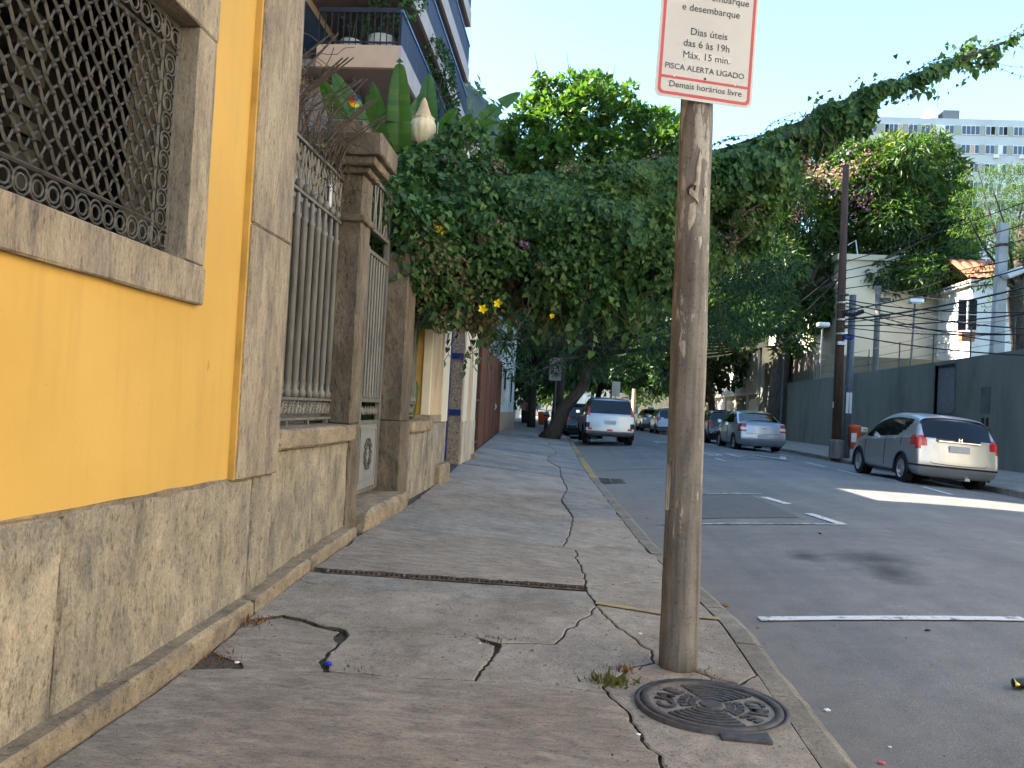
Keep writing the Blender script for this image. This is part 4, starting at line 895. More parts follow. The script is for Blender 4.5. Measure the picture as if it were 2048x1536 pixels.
def curtain(n, seed, xr, dens=lambda x: 1):
    rg = np.random.default_rng(seed); x = rg.uniform(*xr, n); keep = rg.random(n) < np.array([dens(a) for a in x]); x = x[keep]
    T = np.interp(x, *zip(*CT)); B = np.interp(x, *zip(*CB)); B = B+.16*np.sin(x*7.3+1)+.10*np.sin(x*17.1)+.07*np.sin(x*31.)
    v = rg.random(len(x))**.85; z = B+(T-B)*v; th = .10+.66*np.clip((T-B)/2.2, 0, 1)*np.sin(np.pi*np.clip(v**1.5, .01, .97))**.75
    side = rg.random(len(x)); s = np.where(side < .74, -1, 1)*(1-.35*rg.random(len(x))**2)
    P = np.column_stack([x, VY+s*th, z]); P[:, 1] += .24*wob(P*np.array([1, .3, 1]), 3.2, 3)+.10*wob(P*np.array([1, .3, 1]), 8.5, 13); P[:, 2] += .05*wob(P, 9, 4)
    return P, s, v, rg
def dens(x): return 1.0 if x < 1.6 else max(.10, 1-(x-1.6)/2.0*.75) if x < 3.6 else .12
P, s, v, rg = curtain(85000, 21, (-2.65, 5.1), dens)
thin = (P[:, 0] > 3.4) & (rg.random(len(P)) < .65); hole = (wob(P*np.array([1, .2, 1.2]), 4.5, 8) < -.72) & (v < .8)
left_dry = (P[:, 0] < -.2) & (v < .62-.25*np.clip(P[:, 0]+1.2, 0, 1)) & (wob(P, 3.0, 9) > -.55); k = ~(thin | hole)
def vleaf(name, m_, mat, shape, size, seed):
    rg = np.random.default_rng(seed); p = P[m_]; n = len(p); sd = s[m_]
    D = unit(np.column_stack([rg.normal(0, .45, n), sd*.35+rg.normal(0, .3, n), -np.ones(n)+rg.normal(0, .35, n)])); N = unit(np.column_stack([rg.normal(0, .5, n), sd*1.0+rg.normal(0, .3, n), .55+rg.normal(0, .35, n)]))
    return leaf_mesh(name, p, D, N, size*(.4+1.1*rg.random(n)**1.3), shape, mat, vine, 'stuff')
lite = wob(P*np.array([1, .3, 1.]), 2.6, 14)+.5*(v-.5) > .85; farr = P[:, 0] > 2.2
vleaf('leaves', k & ~left_dry & ~lite & ~farr, 'leaf_vine', 'heart', .074, 1); vleaf('light_leaves', k & ~left_dry & lite & ~farr, 'leaf_vine_light', 'heart', .068, 5); vleaf('leaves', k & farr, 'leaf_vine', 'heart', .07, 6); vleaf('dry_leaves', k & left_dry & (rg.random(len(P)) < .8), 'leaf_vine_dry', 'oval', .075, 2)
vleaf('leaves', k & left_dry & (rg.random(len(P)) < .35), 'leaf_vine', 'oval', .08, 3)
# mound climbing the pillar and the trellis, left
mound = [(-1.95, 9.9, 3.88, .5, .55, .5), (-2.05, 9.3, 3.55, .42, .6, .5), (-1.8, 9.0, 3.0, .45, .6, .55), (-1.45, 9.6, 3.6, .5, .5, .55), (-1.75, 8.9, 2.62, .35, .45, .35), (-1.15, 9.9, 3.2, .5, .5, .7), (-1.50, 9.95, 4.30, .36, .4, .36), (-1.6, 9.2, 2.35, .35, .4, .3), (-1.82, 8.5, 2.95, .27, .35, .4), (-1.95, 8.2, 3.2, .25, .35, .3), (-1.8, 8.45, 2.6, .2, .25, .25)]
crown('leaves', mound, 330, .072, 'heart', 'leaf_vine', vine, 31, .9, .3, .3, .8)
crown('dry_leaves', [(-1.7, 8.5, 2.75, .25, .3, .35), (-1.75, 8.95, 2.7, .46, .55, .5), (-1.6, 9.2, 2.35, .4, .45, .34), (-2.0, 8.8, 3.1, .25, .35, .45), (-1.3, 9.6, 2.4, .4, .4, .35)], 260, .065, 'oval', 'leaf_vine_dry', vine, 32, .9, .2, .4, .9)
q_ = random.Random(44); bl_ = []
for i in range(46):
    x = q_.uniform(-1.5, 2.3); b0, t0 = cbot(x), ctop(x); zz = b0+(t0-b0)*q_.uniform(.2, .95); r_ = q_.uniform(.14, .34)*(1 if x < 1.6 else .7); bl_.append((x, VY-.45*math.sin(math.pi*(zz-b0)/(t0-b0)+.2)-.12, zz, r_*1.1, r_*.8, r_*1.25))
crown('leaves', bl_[::2], 330, .068, 'heart', 'leaf_vine', vine, 33, 1.0, .3, .3, .9); crown('light_leaves', bl_[1::2], 330, .062, 'heart', 'leaf_vine_light', vine, 34, 1.0, .3, .3, .9)
# stems and trailing shoots
rr = random.Random(9); m = MB()
for i in range(130):
    x = rr.uniform(-2.3, 2.6); z = rr.uniform(cbot(x)-.05, ctop(x)); p = Vector((x, VY-rr.uniform(-.2, .75), z)); pts = [p]; d = Vector((rr.uniform(-.6, .6), rr.uniform(-.3, .2), -1)).normalized()
    for q in range(rr.randint(4, 8)): d = (d+Vector((rr.uniform(-.5, .5), rr.uniform(-.3, .3), rr.uniform(-.5, .35)))).normalized(); pts.append(pts[-1]+d*.1)
    m.tube(pts, .004, 3, False)
hang = []
for i in range(26):                                              # hanging shoots at the lower edge
    x = rr.uniform(-1.9, 1.9); p = Vector((x, VY-rr.uniform(-.1, .55), cbot(x)+.15)); pts = [p]
    for q in range(rr.randint(3, 7)): pts.append(pts[-1]+Vector((rr.uniform(-.05, .05), rr.uniform(-.04, .04), -.08))); hang.append(tuple(pts[-1]))
    m.tube(pts, .004, 3, False)
fly = []
for i in range(44):                                              # shoots flying off the top edge, up to the right
    x = rr.uniform(.6, 5.0); p = Vector((x, VY+rr.uniform(-.2, .2), ctop(x))); pts = [p]; d = Vector((.8, 0, .75)).normalized()
    for q in range(rr.randint(4, 9)): d = (d+Vector((rr.uniform(-.1, .28), rr.uniform(-.15, .15), rr.uniform(-.28, .16)))).normalized(); pts.append(pts[-1]+d*.075); fly.append(tuple(pts[-1]))
    m.tube(pts, .0028, 3, False)
for z0, dz in ((-.02, -.10), (-.05, -.28)):                      # two long tendrils running out along the cable
    pts = []
    for q in range(16): x = 3.9+q*.11; pts.append(Vector((x, VY-.05, ctop(4.2)+z0+.25*math.sin(q*.35)*.3+dz*q/16*.6+.02*rr.uniform(-1, 1)))); fly.append(tuple(pts[-1]))
    m.tube(pts, .003, 3, False)
m.build('stems', 'twig', vine, kind='stuff')
H = np.array(hang); n = len(H); rg = np.random.default_rng(4); leaf_mesh('leaves', H, rg.normal(size=(n, 3))*.6+[0, 0, -1], rg.normal(size=(n, 3))+[0, -1, .5], rg.uniform(.05, .11, n), 'heart', 'leaf_vine', vine, 'stuff')
H = np.array(fly); n = len(H); leaf_mesh('leaves', H, rg.normal(size=(n, 3)), rg.normal(size=(n, 3)), rg.uniform(.015, .05, n), 'heart', 'leaf_vine', vine, 'stuff')
# along the thin end of the cable single leaves
x = rg.uniform(2.6, 4.7, 420); x = x[rg.random(420) < (1-(x-2.6)/2.6)]; n = len(x); Pq = np.column_stack([x, VY+rg.normal(0, .1, n), np.interp(x, *zip(*CT))+rg.normal(-.08, .14, n)])
leaf_mesh('leaves', Pq, rg.normal(size=(n, 3))*.7+[0, 0, -1], rg.normal(size=(n, 3))+[0, -1, .3], rg.uniform(.035, .08, n), 'heart', 'leaf_vine', vine, 'stuff')
# sprays of small pink blossom
def spray(c, r, n, mat, seed, par=vine, size=.028):
    rg = np.random.default_rng(seed); p = np.array(c)+rg.normal(size=(n, 3))*np.array(r)*.5; return leaf_mesh('blossom', p, rg.normal(size=(n, 3)), rg.normal(size=(n, 3))+[0, -1, .6], size*(.6+.8*rg.random(n)), 'petal', mat, par, 'stuff')
for i, (px, py, Y, rx, rz, n) in enumerate(((905, 330, 9.5, .14, .14, 90), (830, 460, 8.8, .16, .10, 110), (990, 445, 9.35, .16, .08, 80), (1050, 492, 9.35, .08, .05, 40), (1140, 335, 9.7, .25, .08, 60), (1310, 320, 9.8, .16, .10, 70), (985, 330, 9.6, .18, .12, 80), (940, 300, 9.6, .12, .14, 60), (1500, 430, 9.5, .18, .25, 110), (1460, 480, 9.6, .14, .2, 60), (1160, 600, 9.5, .10, .05, 30), (1180, 470, 9.4, .08, .06, 40), (1420, 400, 9.5, .1, .2, 50), (1610, 330, 9.8, .14, .2, 70), (1560, 300, 9.8, .14, .15, 50), (1590, 430, 9.9, .1, .12, 40))):
    p = onY(px, py, Y); spray(p, (rx, .1, rz), n, 'petal_pink' if i % 3 else 'petal_mauve', 60+i)
# pink flowering shrub tops right
# yellow trumpet flowers
for i, (px, py, Y) in enumerate(((870, 458, 8.55), (886, 460, 8.6), (966, 618, 8.9), (996, 607, 8.95), (1104, 632, 9.3))):
    p = Vector(onY(px, py, Y)); mb = MB(); dirv = Vector((.15*(-1)**i, -1, .1*i-.1)).normalized(); a = dirv.cross(Vector((0, 0, 1))).normalized(); b = a.cross(dirv); sz = .05 if i < 4 else .03
    for q in range(5):
        t = 2*math.pi*q/5+i; e = a*math.cos(t)+b*math.sin(t); f_ = a*math.cos(t+.55)+b*math.sin(t+.55); g_ = a*math.cos(t-.55)+b*math.sin(t-.55)
        mb.add([p-dirv*.03, p+g_*sz*.75+dirv*.012, p+e*sz*1.15+dirv*.004, p+f_*sz*.75+dirv*.012], [(0, 1, 2), (0, 2, 3)])
    mb.tube([p-dirv*.075, p-dirv*.03], [.006, .014], 6); mb.build('trumpet_flower', 'flower_yellow', vine)
# the carrying cable and its off-frame pole
tag(MB().tube([(x, VY+.02*math.sin(x), ctop(x)-.03) for x in np.linspace(-2.5, 9.9, 60)], .016, 6).build('carrier_cable', 'cable'), 'thick dark cable rising to the right, carrying the creeper', 'cable')
tag(MB().tube([(9.9, 10, -.1), (9.95, 10, 9.4)], [.16, .11], 12).build('cable_pole', 'pole_brown', None, True), 'dark wooden pole on the far sidewalk where the creeper cable ends', 'pole')
tag(MB().tube([(-2.55, 10.05, 3.9), (-2.5, 10.0, 4.6)], .03, 8).build('cable_post', 'iron'), 'short iron post on the yellow pier holding the creeper cable', 'post')

# ------------------------------------------------------------------ big-leaved plants, urn, pinwheel
def big_leaf(mb, base, tip, wid, up, bend=.15, cuts=0, seed=0, fold=.22):
    """a banana-like blade: midrib curve, two halves folded up, optional tears"""
    base, tip, up = Vector(base), Vector(tip), Vector(up).normalized(); d = tip-base; L = d.length; X = d.cross(up).normalized(); N = X.cross(d).normalized(); n = 24; rr = random.Random(seed); tears = sorted(rr.sample(range(3, n-1), cuts)) if cuts else []
    rows = []
    for i in range(n+1):
        t = i/n; c = base+d*t+N*(math.sin(t*math.pi)*bend*L)-Vector((0, 0, 1))*bend*.7*L*t*t; w = wid*(math.sin(math.pi*min(1, t*.97+.03))**.5)*(1-.2*t); rows.append((c, w))
    for s_ in (-1, 1):
        for i in range(n):
            (c0, w0), (c1, w1) = rows[i], rows[i+1]; w0_, w1_ = w0, w1
            e0 = c0+X*s_*w0_*.5+N*w0_*.5*fold; e1 = c1+X*s_*w1_*.5+N*w1_*.5*fold
            if i in tears: e1 = e1-d.normalized()*.008
            if (i-1) in tears: e0 = e0+d.normalized()*.008
            o0 = c0+X*s_*w0_+N*w0_*fold*.55; o1 = c1+X*s_*w1_*(1-.0)+N*w1_*fold*.55
            if i in tears: o1 = o1-d.normalized()*.016-N*.02
            if (i-1) in tears: o0 = o0+d.normalized()*.016
            mb.add([c0, e0, o0, o1, e1, c1], [(0, 1, 4, 5), (1, 2, 3, 4)] if s_ > 0 else [(5, 4, 1, 0), (4, 3, 2, 1)])
    mb.tube([r[0] for r in rows], [.012]*5+[.009]*8+[.005]*(n+1-13), 4)
bn = thing('banana_plant', 'big-leaved banana plant with broad upright blades behind the capped pillar', 'plant', (-2.6, 9.2, 0))
LV = [((745, 360), (640, 140), 9.0, .13, 8.8, 1, 1), ((755, 380), (668, 135), 9.2, .17, 9.0, 2, 0), ((795, 370), (735, 180), 9.4, .13, 9.2, 3, 1), ((800, 370), (745, 155), 9.6, .13, 9.5, 4, 0), ((800, 380), (800, 105), 9.6, .16, 9.3, 5, 2), ((800, 330), (862, 165), 10.4, .17, 10.4, 6, 1), ((860, 310), (858, 140), 10.3, .15, 10.4, 7, 0), ((930, 280), (1042, 178), 10.6, .13, 10.6, 8, 4), ((905, 290), (945, 225), 10.4, .12, 10.2, 9, 0), ((910, 290), (970, 262), 10.3, .12, 9.9, 10, 1), ((900, 280), (1000, 240), 10.6, .10, 10.3, 11, 0), ((790, 360), (770, 220), 9.6, .15, 9.4, 12, 1), ((880, 270), (915, 212), 10.6, .10, 10.5, 13, 0)]
for (b_, t_, Yb, wd, Yt, sd_, cu) in LV:
    p, q = Vector(onY(*b_, Yb)), Vector(onY(*t_, Yt)); mb = MB(); big_leaf(mb, p, q, wd, (random.Random(sd_).uniform(-.5, .5), -1, .1), .06, cu, sd_); mb.build('blade', 'leaf_banana', bn, True)
    root = Vector((p.x*.6-1.05, 9.4+.2*math.sin(sd_), .3)); MB().tube([p, (p+root)/2+Vector((0, .1, .3)), root], [.018, .03, .05], 6).build('leaf_stalk', 'leaf_banana', bn)
ux_, uz_ = onY(846, 250, 9.95)[0], onY(846, 280, 9.95)[2]
urn = thing('garden_urn', 'fluted stone urn in a sunlit-pale colour with pointed lid on the yellow pier beside the big leaves', 'urn', (ux_, 9.95, uz_-.2))
prof = [(.001, -.30), (.06, -.29), (.05, -.2), (.035, -.08), (.06, -.05), (.11, -.01), (.145, .06), (.16, .13), (.155, .20), (.135, .25), (.12, .265), (.145, .285), (.12, .30)]
mb = MB(); mb.lathe(prof, (ux_, 9.95, uz_-.02), 36); mb.v = [(ux_+(x-ux_)*(1+.05*math.cos(12*math.atan2(y-9.95, x-ux_))), 9.95+(y-9.95)*(1+.05*math.cos(12*math.atan2(y-9.95, x-ux_))), z) for x, y, z in mb.v]; mb.build('bowl', 'urn_sunlit', urn, True)
MB().lathe([(.12, .30), (.10, .32), (.06, .42), (.035, .50), (.015, .54), (.001, .55)], (ux_, 9.95, uz_-.02), 20).build('lid', 'tan_plaster', urn, True)
MB().box((ux_-.12, 9.86, 3.905), (ux_+.12, 10.07, uz_-.3), .01).build('pedestal', 'stone_dark', urn)
pw = Vector(onY(711, 202, 8.75)); pwt = thing('pinwheel', 'rainbow coloured toy pinwheel on a stick among the big leaves', 'pinwheel', (pw.x, pw.y, 0))
RB = [(.75, .09, .03), (.80, .22, .02), (.82, .42, .02), (.80, .6, .05), (.15, .42, .12), (.03, .34, .40), (.03, .14, .5), (.25, .08, .4)]
for i, c in enumerate(RB): m_plain('petal_%d' % i, c, .5, .05, 8)
for k in range(24):
    t0 = 2*math.pi*k/24; t1 = t0+.19; MB().add([pw, pw+Vector((math.cos(t0)*.072, -.012, math.sin(t0)*.072)), pw+Vector((math.cos(t1)*.072, .006, math.sin(t1)*.072))], [(0, 1, 2)]).build('vane', 'petal_%d' % ((k*8//24+5) % 8), pwt)
MB().tube([pw+Vector((0, .01, 0)), (pw.x, pw.y+.05, .3)], .006, 5).build('stick', 'old_wood', pwt)
garden = struct(tag(MB().box((-8.15, 4.65, -.2), (-2.05, 11.1, .2)).build('garden_bed', 'earth'), 'garden soil behind the railings', None))
MB().box((-7.6, 16.4, -.3), (-2.3, 33, .1)).build('forecourt', 'slab_grey'); struct(tag(bpy.data.objects['forecourt'], 'paved forecourt of the balcony building', None))
# ------------------------------------------------------------------ right side: boundary wall
rw = thing('boundary_wall', 'long dark green painted boundary wall along the far sidewalk', 'wall', (XRW, 30, 0))
def ztopw(y): return lerp_tab(y, [(8, 3.55), (22, 3.45), (28, 3.42), (54, 3.35)])
DOOR = (26.55, 28.0); yb = 53.8
def wpiece(a, b, z0, z1a, z1b, name='wall_face', mat='wall_green', x0=XRW, x1=XRW+.25):
    return MB().add([(x0, a, z0), (x1, a, z0), (x1, b, z0), (x0, b, z0), (x0, a, z1a), (x1, a, z1a), (x1, b, z1b), (x0, b, z1b)], [(0, 3, 2, 1), (4, 5, 6, 7), (0, 1, 5, 4), (1, 2, 6, 5), (2, 3, 7, 6), (3, 0, 4, 7)]).build(name, mat, rw)
wpiece(12, DOOR[0], 0, ztopw(12), ztopw(DOOR[0])); wpiece(DOOR[1], 49.2, 0, ztopw(DOOR[1]), ztopw(49.2)); wpiece(DOOR[0], DOOR[1], 3.30, ztopw(DOOR[0]), ztopw(DOOR[1])); wpiece(51.2, yb, 0, 3.34, 3.34)
dr = MB().box((XRW+.10, DOOR[0]+.02, .2), (XRW+.14, DOOR[1]-.02, 3.29)).build('door', 'wall_green_dark', rw); MB().box((XRW+.085, DOOR[0]+.05, 1.75), (XRW+.099, DOOR[1]-.05, 3.2)).build('upper_panel', 'pole_grey', dr); MB().box((XRW+.06, DOOR[0]+.1, 1.2), (XRW+.099, DOOR[0]+.16, 1.35)).build('handle', 'iron', dr)
MB().box((XRW-.02, DOOR[0]-.08, 0.1), (XRW+.09, DOOR[0]+.0, 3.36)).build('jamb', 'wall_green_dark', rw); MB().box((XRW-.02, DOOR[1], .1), (XRW+.09, DOOR[1]+.08, 3.36)).build('jamb', 'wall_green_dark', rw)
ni = MB().box((XRW-.015, 24.0, 1.25), (XRW-.001, 25.15, 2.75)).build('meter_panel', 'wall_green', rw)
MB().box((XRW-.03, 24.15, 1.30), (XRW-.016, 24.95, 1.72)).build('meter_cover', 'wall_green', ni)
for k in (0, 1): MB().box((XRW-.038, 24.33+k*.26, 1.38), (XRW-.031, 24.47+k*.26, 1.62)).build('slot', 'shade_black', ni)
MB().box((XRW-.03, 24.3, 1.75), (XRW-.016, 24.85, 2.5)).build('meter_recess', 'wall_green_dark', ni)
MB().box((XRW-.012, 12, .19), (XRW-.001, 26.4, .62)).build('skirting', 'wall_green', rw)
bd = thing('blue_door', 'narrow dark blue door at the far end of the green wall', 'door', (XRW, 50.2, .2)); MB().box((XRW+.03, 49.22, .18), (XRW+.09, 51.18, 3.25)).build('door_leaf', 'blue_paint', bd); MB().box((XRW+.01, 49.9, 1.5), (XRW+.029, 50.3, 2.2)).build('notice', 'white_metal', bd); MB().box((XRW-.02, 49.205, .15), (XRW+.1, 49.33, 3.28)).build('jamb', 'brown_sheet', bd)
MB().box((XRW+.25, 12, -.1), (40, 75, .25)).build('yard', 'earth'); struct(tag(bpy.data.objects['yard'], 'yard behind the green wall', None))
# wires and posts on top of the wall
wf = thing('wire_fence', 'thin wires on dark posts along the top of the green wall', 'fence', (XRW+.12, 30, 3.4))
for yy in (23.4, 25.9, 28.5, 31.4, 34.6, 38, 42): MB().tube([(XRW+.12, yy, ztopw(yy)-.02), (XRW+.12, yy, ztopw(yy)+.95)], .025, 6).build('post', 'iron', wf)
for z in (.3, .6, .92): MB().tube([(XRW+.12, yy, ztopw(yy)+z) for yy in (22, 30, 42.2)], .008, 4).build('wire', 'iron', wf)
# tall olive cross wall behind
tag(MB().box((11.98, 43.0, 0), (40, 43.25, 4.72)).build('cross_wall', 'olive'), 'olive brown wall running back from the green wall under the cream building', 'wall')
tag(MB().box((11.98, 43.3, 0), (12.2, 54, 4.9)).build('side_wall', 'olive'), 'olive brown wall section above the blue door by the tree trunk', 'wall')
# white sheet metal shed
sh = thing('sheet_shed', 'white sheet metal kiosk with posters beyond the green wall', 'kiosk', (XRW, 62, 0))
MB().box((XRW+.05, 54.0, 0), (XRW+6, 80, 3.0)).build('wall', 'cream_stain', sh); yy = 54.0; i = 0
while yy < 79:
    L = 4.2 if i else 3.4; MB().box((XRW-.10, yy+.03, 3.0), (XRW+.06, yy+L-.03, 5.75+.02*i)).build('upper_panel', 'white_sheet', sh); MB().box((XRW-.13, yy-.03, 2.9), (XRW-.101, yy+.03, 5.9)).build('batten', 'white_metal', sh)
    MB().box((XRW-.02, yy+.4, .5), (XRW+.049, yy+L-.5, 2.6)).build('poster', ('white_metal', 'wall_green', 'cream')[i % 3], sh); MB().box((XRW-.05, yy-.1, .2), (XRW+.049, yy+.25, 2.95)).build('pillar', 'white_plaster', sh); yy += L; i += 1
MB().box((XRW-.16, 53.95, 2.9), (XRW+.05, 80, 3.02)).build('cornice', 'white_metal', sh)
MB().add([(XRW-.2, 53.9, 5.85), (XRW+6, 53.9, 7.2), (XRW+6, 80, 7.4), (XRW-.2, 80, 6.0)], [(0, 1, 2, 3)]).build('roof', 'white_sheet', sh); MB().box((XRW+.07, 53.9, 3.0), (XRW+6, 54.0, 5.9)).build('gable', 'white_plaster', sh)
# cream building behind the cross wall
cb = thing('cream_building', 'plain cream building above the olive wall, its street side in sun', 'building', (17, 50, 0))
MB().box((14.0, 46.0, 0), (20.4, 62, 10.2)).build('wall', 'cream_facade', cb); MB().box((13.8, 45.8, 10.2), (20.6, 62.2, 10.5)).build('roof', 'cream_facade', cb)
MB().box((19.95, 45.93, 0), (20.35, 45.999, 10.2)).build('corner_strip', 'white_plaster', cb)
for yy in (49, 53, 57): wn = MB().box((13.93, yy, 6.2), (13.999, yy+1.2, 8.2)).build('window', 'white_metal', cb); MB().box((13.91, yy+.12, 6.35), (13.929, yy+1.08, 8.05)).build('pane', 'window_glass', wn)
rh = thing('red_roof_house', 'white walled house with red tiled roof and two tall narrow windows', 'house', (23, 43.6, 0))
MB().box((19.0, 41.6, 0), (30, 45.4, 8.35)).build('wall', 'white_plaster', rh); MB().box((18.8, 41.4, 8.35), (30.2, 45.6, 8.6)).build('cornice', 'white_plaster', rh)
for k, px in enumerate((1924, 1945)):
    a, b = onY(px-7, 600, 41.55), onY(px+6, 660, 41.55); wn = MB().box((a[0]-.03, 41.5, b[2]-.05), (b[0]+.03, 41.599, a[2]+.05)).build('window', 'white_metal', rh); MB().box((a[0], 41.47, b[2]), (b[0], 41.499, a[2])).build('pane', 'shade_black', wn)
    MB().box((a[0], 41.462, (a[2]+b[2])/2-.01), (b[0], 41.469, (a[2]+b[2])/2+.015)).build('transom', 'white_metal', wn)
a = onY(1933, 675, 41.5); MB().box((a[0]-.35, 41.2, a[2]-.2), (a[0]+.25, 41.59, a[2]+.25)).build('air_conditioner', 'terracotta', rh)
# tiled roof slope: courses of tiles as ridged strips
for i in range(26):
    x0 = 18.6+i*.45; m = MB()
    A = []; B = []
    for q in range(7): t = q/6; A.append((x0+.45*t, 41.2, 8.62+.07*math.sin(t*math.pi))); B.append((x0+.45*t, 43.5, 9.9+.07*math.sin(t*math.pi)))
    m.strip(A, B); m.strip([(x, 45.9, z-1.28) for x, _, z in B][::-1], B[::-1]); m.build('tile_row', 'roof_tile', rh)
lo = thing('tile_roof_house', 'orange tile roof glimpsed between the trees behind the cream building', 'house', (17, 70, 0)); MB().box((12.5, 66, 0), (36, 74, 12.6)).build('wall', 'cream_facade', lo)
for i in range(40):
    x0 = 12.3+i*.6; m = MB(); A = []; B = []
    for q in range(5): t = q/4; A.append((x0+.6*t, 65.6, 12.6+.09*math.sin(t*math.pi))); B.append((x0+.6*t, 70, 15+.09*math.sin(t*math.pi)))
    m.strip(A, B); m.build('tile_row', 'roof_tile', lo)
# pale apartment block far right
ap = thing('apartment_block', 'long pale apartment block with rows of white framed windows far behind', 'building', (66, 140, 0))
AX0, AX1, AY, TOP = 42.0, 92.0, 137.0, 51.6
MB().box((AX0, AY, 0), (AX1, AY+12, TOP)).build('wall', 'apartment', ap)
for i, (a, b) in enumerate(((56.2, 57.4), (58.2, 60.8))): MB().box((a, AY+3, TOP), (b, AY+7, TOP+(2.5 if i else 2.9))).build('roof_tank', 'white_plaster' if not i else 'pole_grey', ap)
for z in range(13):
    zz = TOP-2.65-3.06*z; MB().box((AX0, AY-.06, zz), (AX1, AY-.001, zz+1.55)).build('band', 'apartment_band', ap)
    for k in range(11):
        c = 45.2+k*4.02
        wds = [(c-1.4, c+1.4)] if k % 3 != 2 else [(c-1.7, c-.2), (c+.3, c+1.7)]
        for (a, b) in wds:
            wn = MB().box((a, AY-.16, zz), (b, AY-.061, zz+1.55)).build('window', 'white_metal', ap); n = max(2, round((b-a)/.72))
            for q in range(n):
                mt = 'window_glass' if random.random() < .72 else random.choice(['white_plaster', 'pink_plaster', 'shade_black']); w_ = (b-a)/n; MB().box((a+q*w_+.07, AY-.2, zz+.12), (a+(q+1)*w_-.07, AY-.161, zz+1.43)).build('pane', mt, wn)
        if random.random() < .3: MB().box((c-.4, AY-.6, zz-.65), (c+.3, AY-.001, zz-.1)).build('air_conditioner', 'white_plaster', ap)
MB().tube([(58, AY+5, TOP+2.5), (58, AY+5, TOP+6.5)], .06, 5).build('antenna', 'iron', ap)
# unseen facade added on the right to bounce warm sun onto the street
block('bounce_building', 'tall peach coloured building added opposite the yellow house to bounce sun', 12.0, 24, -16, 11.5, 12.5, 'cream_facade', 4, wins=False)
pb = bpy.data.objects['bounce_building']
for f in range(4):
    for i in range(8):
        c = -14+i*3.3; wn = MB().box((11.93, c-.6, f*3.1+1.0), (11.999, c+.6, f*3.1+2.4)).build('window', 'white_metal', pb); MB().box((11.9, c-.5, f*3.1+1.1), (11.929, c+.5, f*3.1+2.3)).build('pane', 'window_glass', wn)

# ------------------------------------------------------------------ street poles, lamps, bin, cables
up = thing('utility_pole', 'dark brown wooden utility pole with cable clamps beside the orange bin', 'pole', (9.1, 26.5, .1))
UX, UY = 9.35, 28.0
pb_ = onY(1672, 912, UY); pt_ = onY(1692, 330, UY); UX = float(pb_[0]); up.location = (UX, UY, .1); ORG[up.name] = Vector((UX, UY, .1))
MB().tube([(UX, UY, 0), (pt_[0], UY, pt_[2])], [.17, .10], 12).build('shaft', 'pole_brown', up, True)
MB().lathe([(.24, 0), (.24, .55), (.2, .62)], (UX, UY, .1), 12).build('base_sleeve', 'old_wood', up)
for i, py in enumerate((590, 606, 622, 640, 655, 668)): z = onY(1684, py, UY)[2]; MB().lathe([(.15, -.03), (.19, -.02), (.19, .03), (.15, .04)], (UX+.02, UY, z), 10).build('clamp', 'aluminium' if i % 2 else 'iron', up)
z = onY(1690, 676, UY)[2]; MB().box((UX+.02, UY-.32, z-.07), (UX+.32, UY-.1, z+.07), .03).build('splice_box', 'blue_paint', up); MB().box((UX-.16, UY-.28, z-.26), (UX+.1, UY-.12, z-.14), .02).build('junction_box', 'white_metal', up)
z = onY(1700, 630, UY)[2]; MB().tube([(UX, UY-.2, z), (UX+.3, UY-.22, z-.02), (UX+.62, UY-.2, z+.12)], .075, 8).build('splice_case', 'cable', up)
MB().tube([(UX+.1, UY, onY(1690, 490, UY)[2]), (UX+.35, UY, onY(1690, 480, UY)[2]), (UX+.4, UY-.1, onY(1690, 512, UY)[2])], .02, 5).build('lamp_arm', 'white_metal', up)
MB().box((UX-.172, UY-.1, 1.75), (UX-.165, UY+.02, 1.95)).build('notice', 'cream', up)
gp = onY(1691, 912, 28.6); gq = onY(1706, 590, 28.6)
g_ = thing('steel_post', 'slim grey steel post close behind the brown utility pole', 'post', (gp[0], 28.6, .1)); MB().tube([(gp[0], 28.6, .05), (gq[0], 28.6, gq[2])], [.13, .11], 10).build('shaft', 'pole_grey', g_, True)
MB().box((gp[0]-.09, 28.48, 1.6), (gp[0]+.1, 28.50, 2.3)).build('torn_poster', 'white_metal', g_)
bp = onY(1707, 872, 28.4)
bin_ = thing('litter_bin', 'bright orange plastic litter bin hung on the grey steel post', 'bin', (bp[0], 28.4, .4))
MB().lathe([(.001, -.38), (.155, -.38), (.16, -.36), (.20, .26), (.215, .28), (.215, .34), (.19, .36), (.001, .38)], (bp[0]+.05, 28.4, bp[2]), 16).build('body', 'bin_orange', bin_, True)
MB().box((bp[0]-.14, 28.16, bp[2]-.2), (bp[0]+.02, 28.19, bp[2]+.1)).build('sticker', 'white_metal', bin_)
cp0, cp1 = onY(1990, 702, 26.2), onY(2006, 447, 26.2)
t = thing('concrete_post', 'tall square pale concrete post rising above the green wall', 'post', (cp0[0], 26.2, 0)); x0, x1, z1 = float(cp0[0]), float(cp1[0]), float(cp1[2])
MB().add([(x0-.2, 26.05, 0), (x0+.2, 26.05, 0), (x0+.2, 26.35, 0), (x0-.2, 26.35, 0), (x1-.12, 26.08, z1), (x1+.12, 26.08, z1), (x1+.12, 26.3, z1), (x1-.12, 26.3, z1)], [(0, 3, 2, 1), (4, 5, 6, 7), (0, 1, 5, 4), (1, 2, 6, 5), (2, 3, 7, 6), (3, 0, 4, 7)]).build('shaft', 'concrete', t)
MB().box((x1-.16, 26.0, z1-.7), (x1+.16, 26.38, z1-.64)).build('band', 'iron', t)
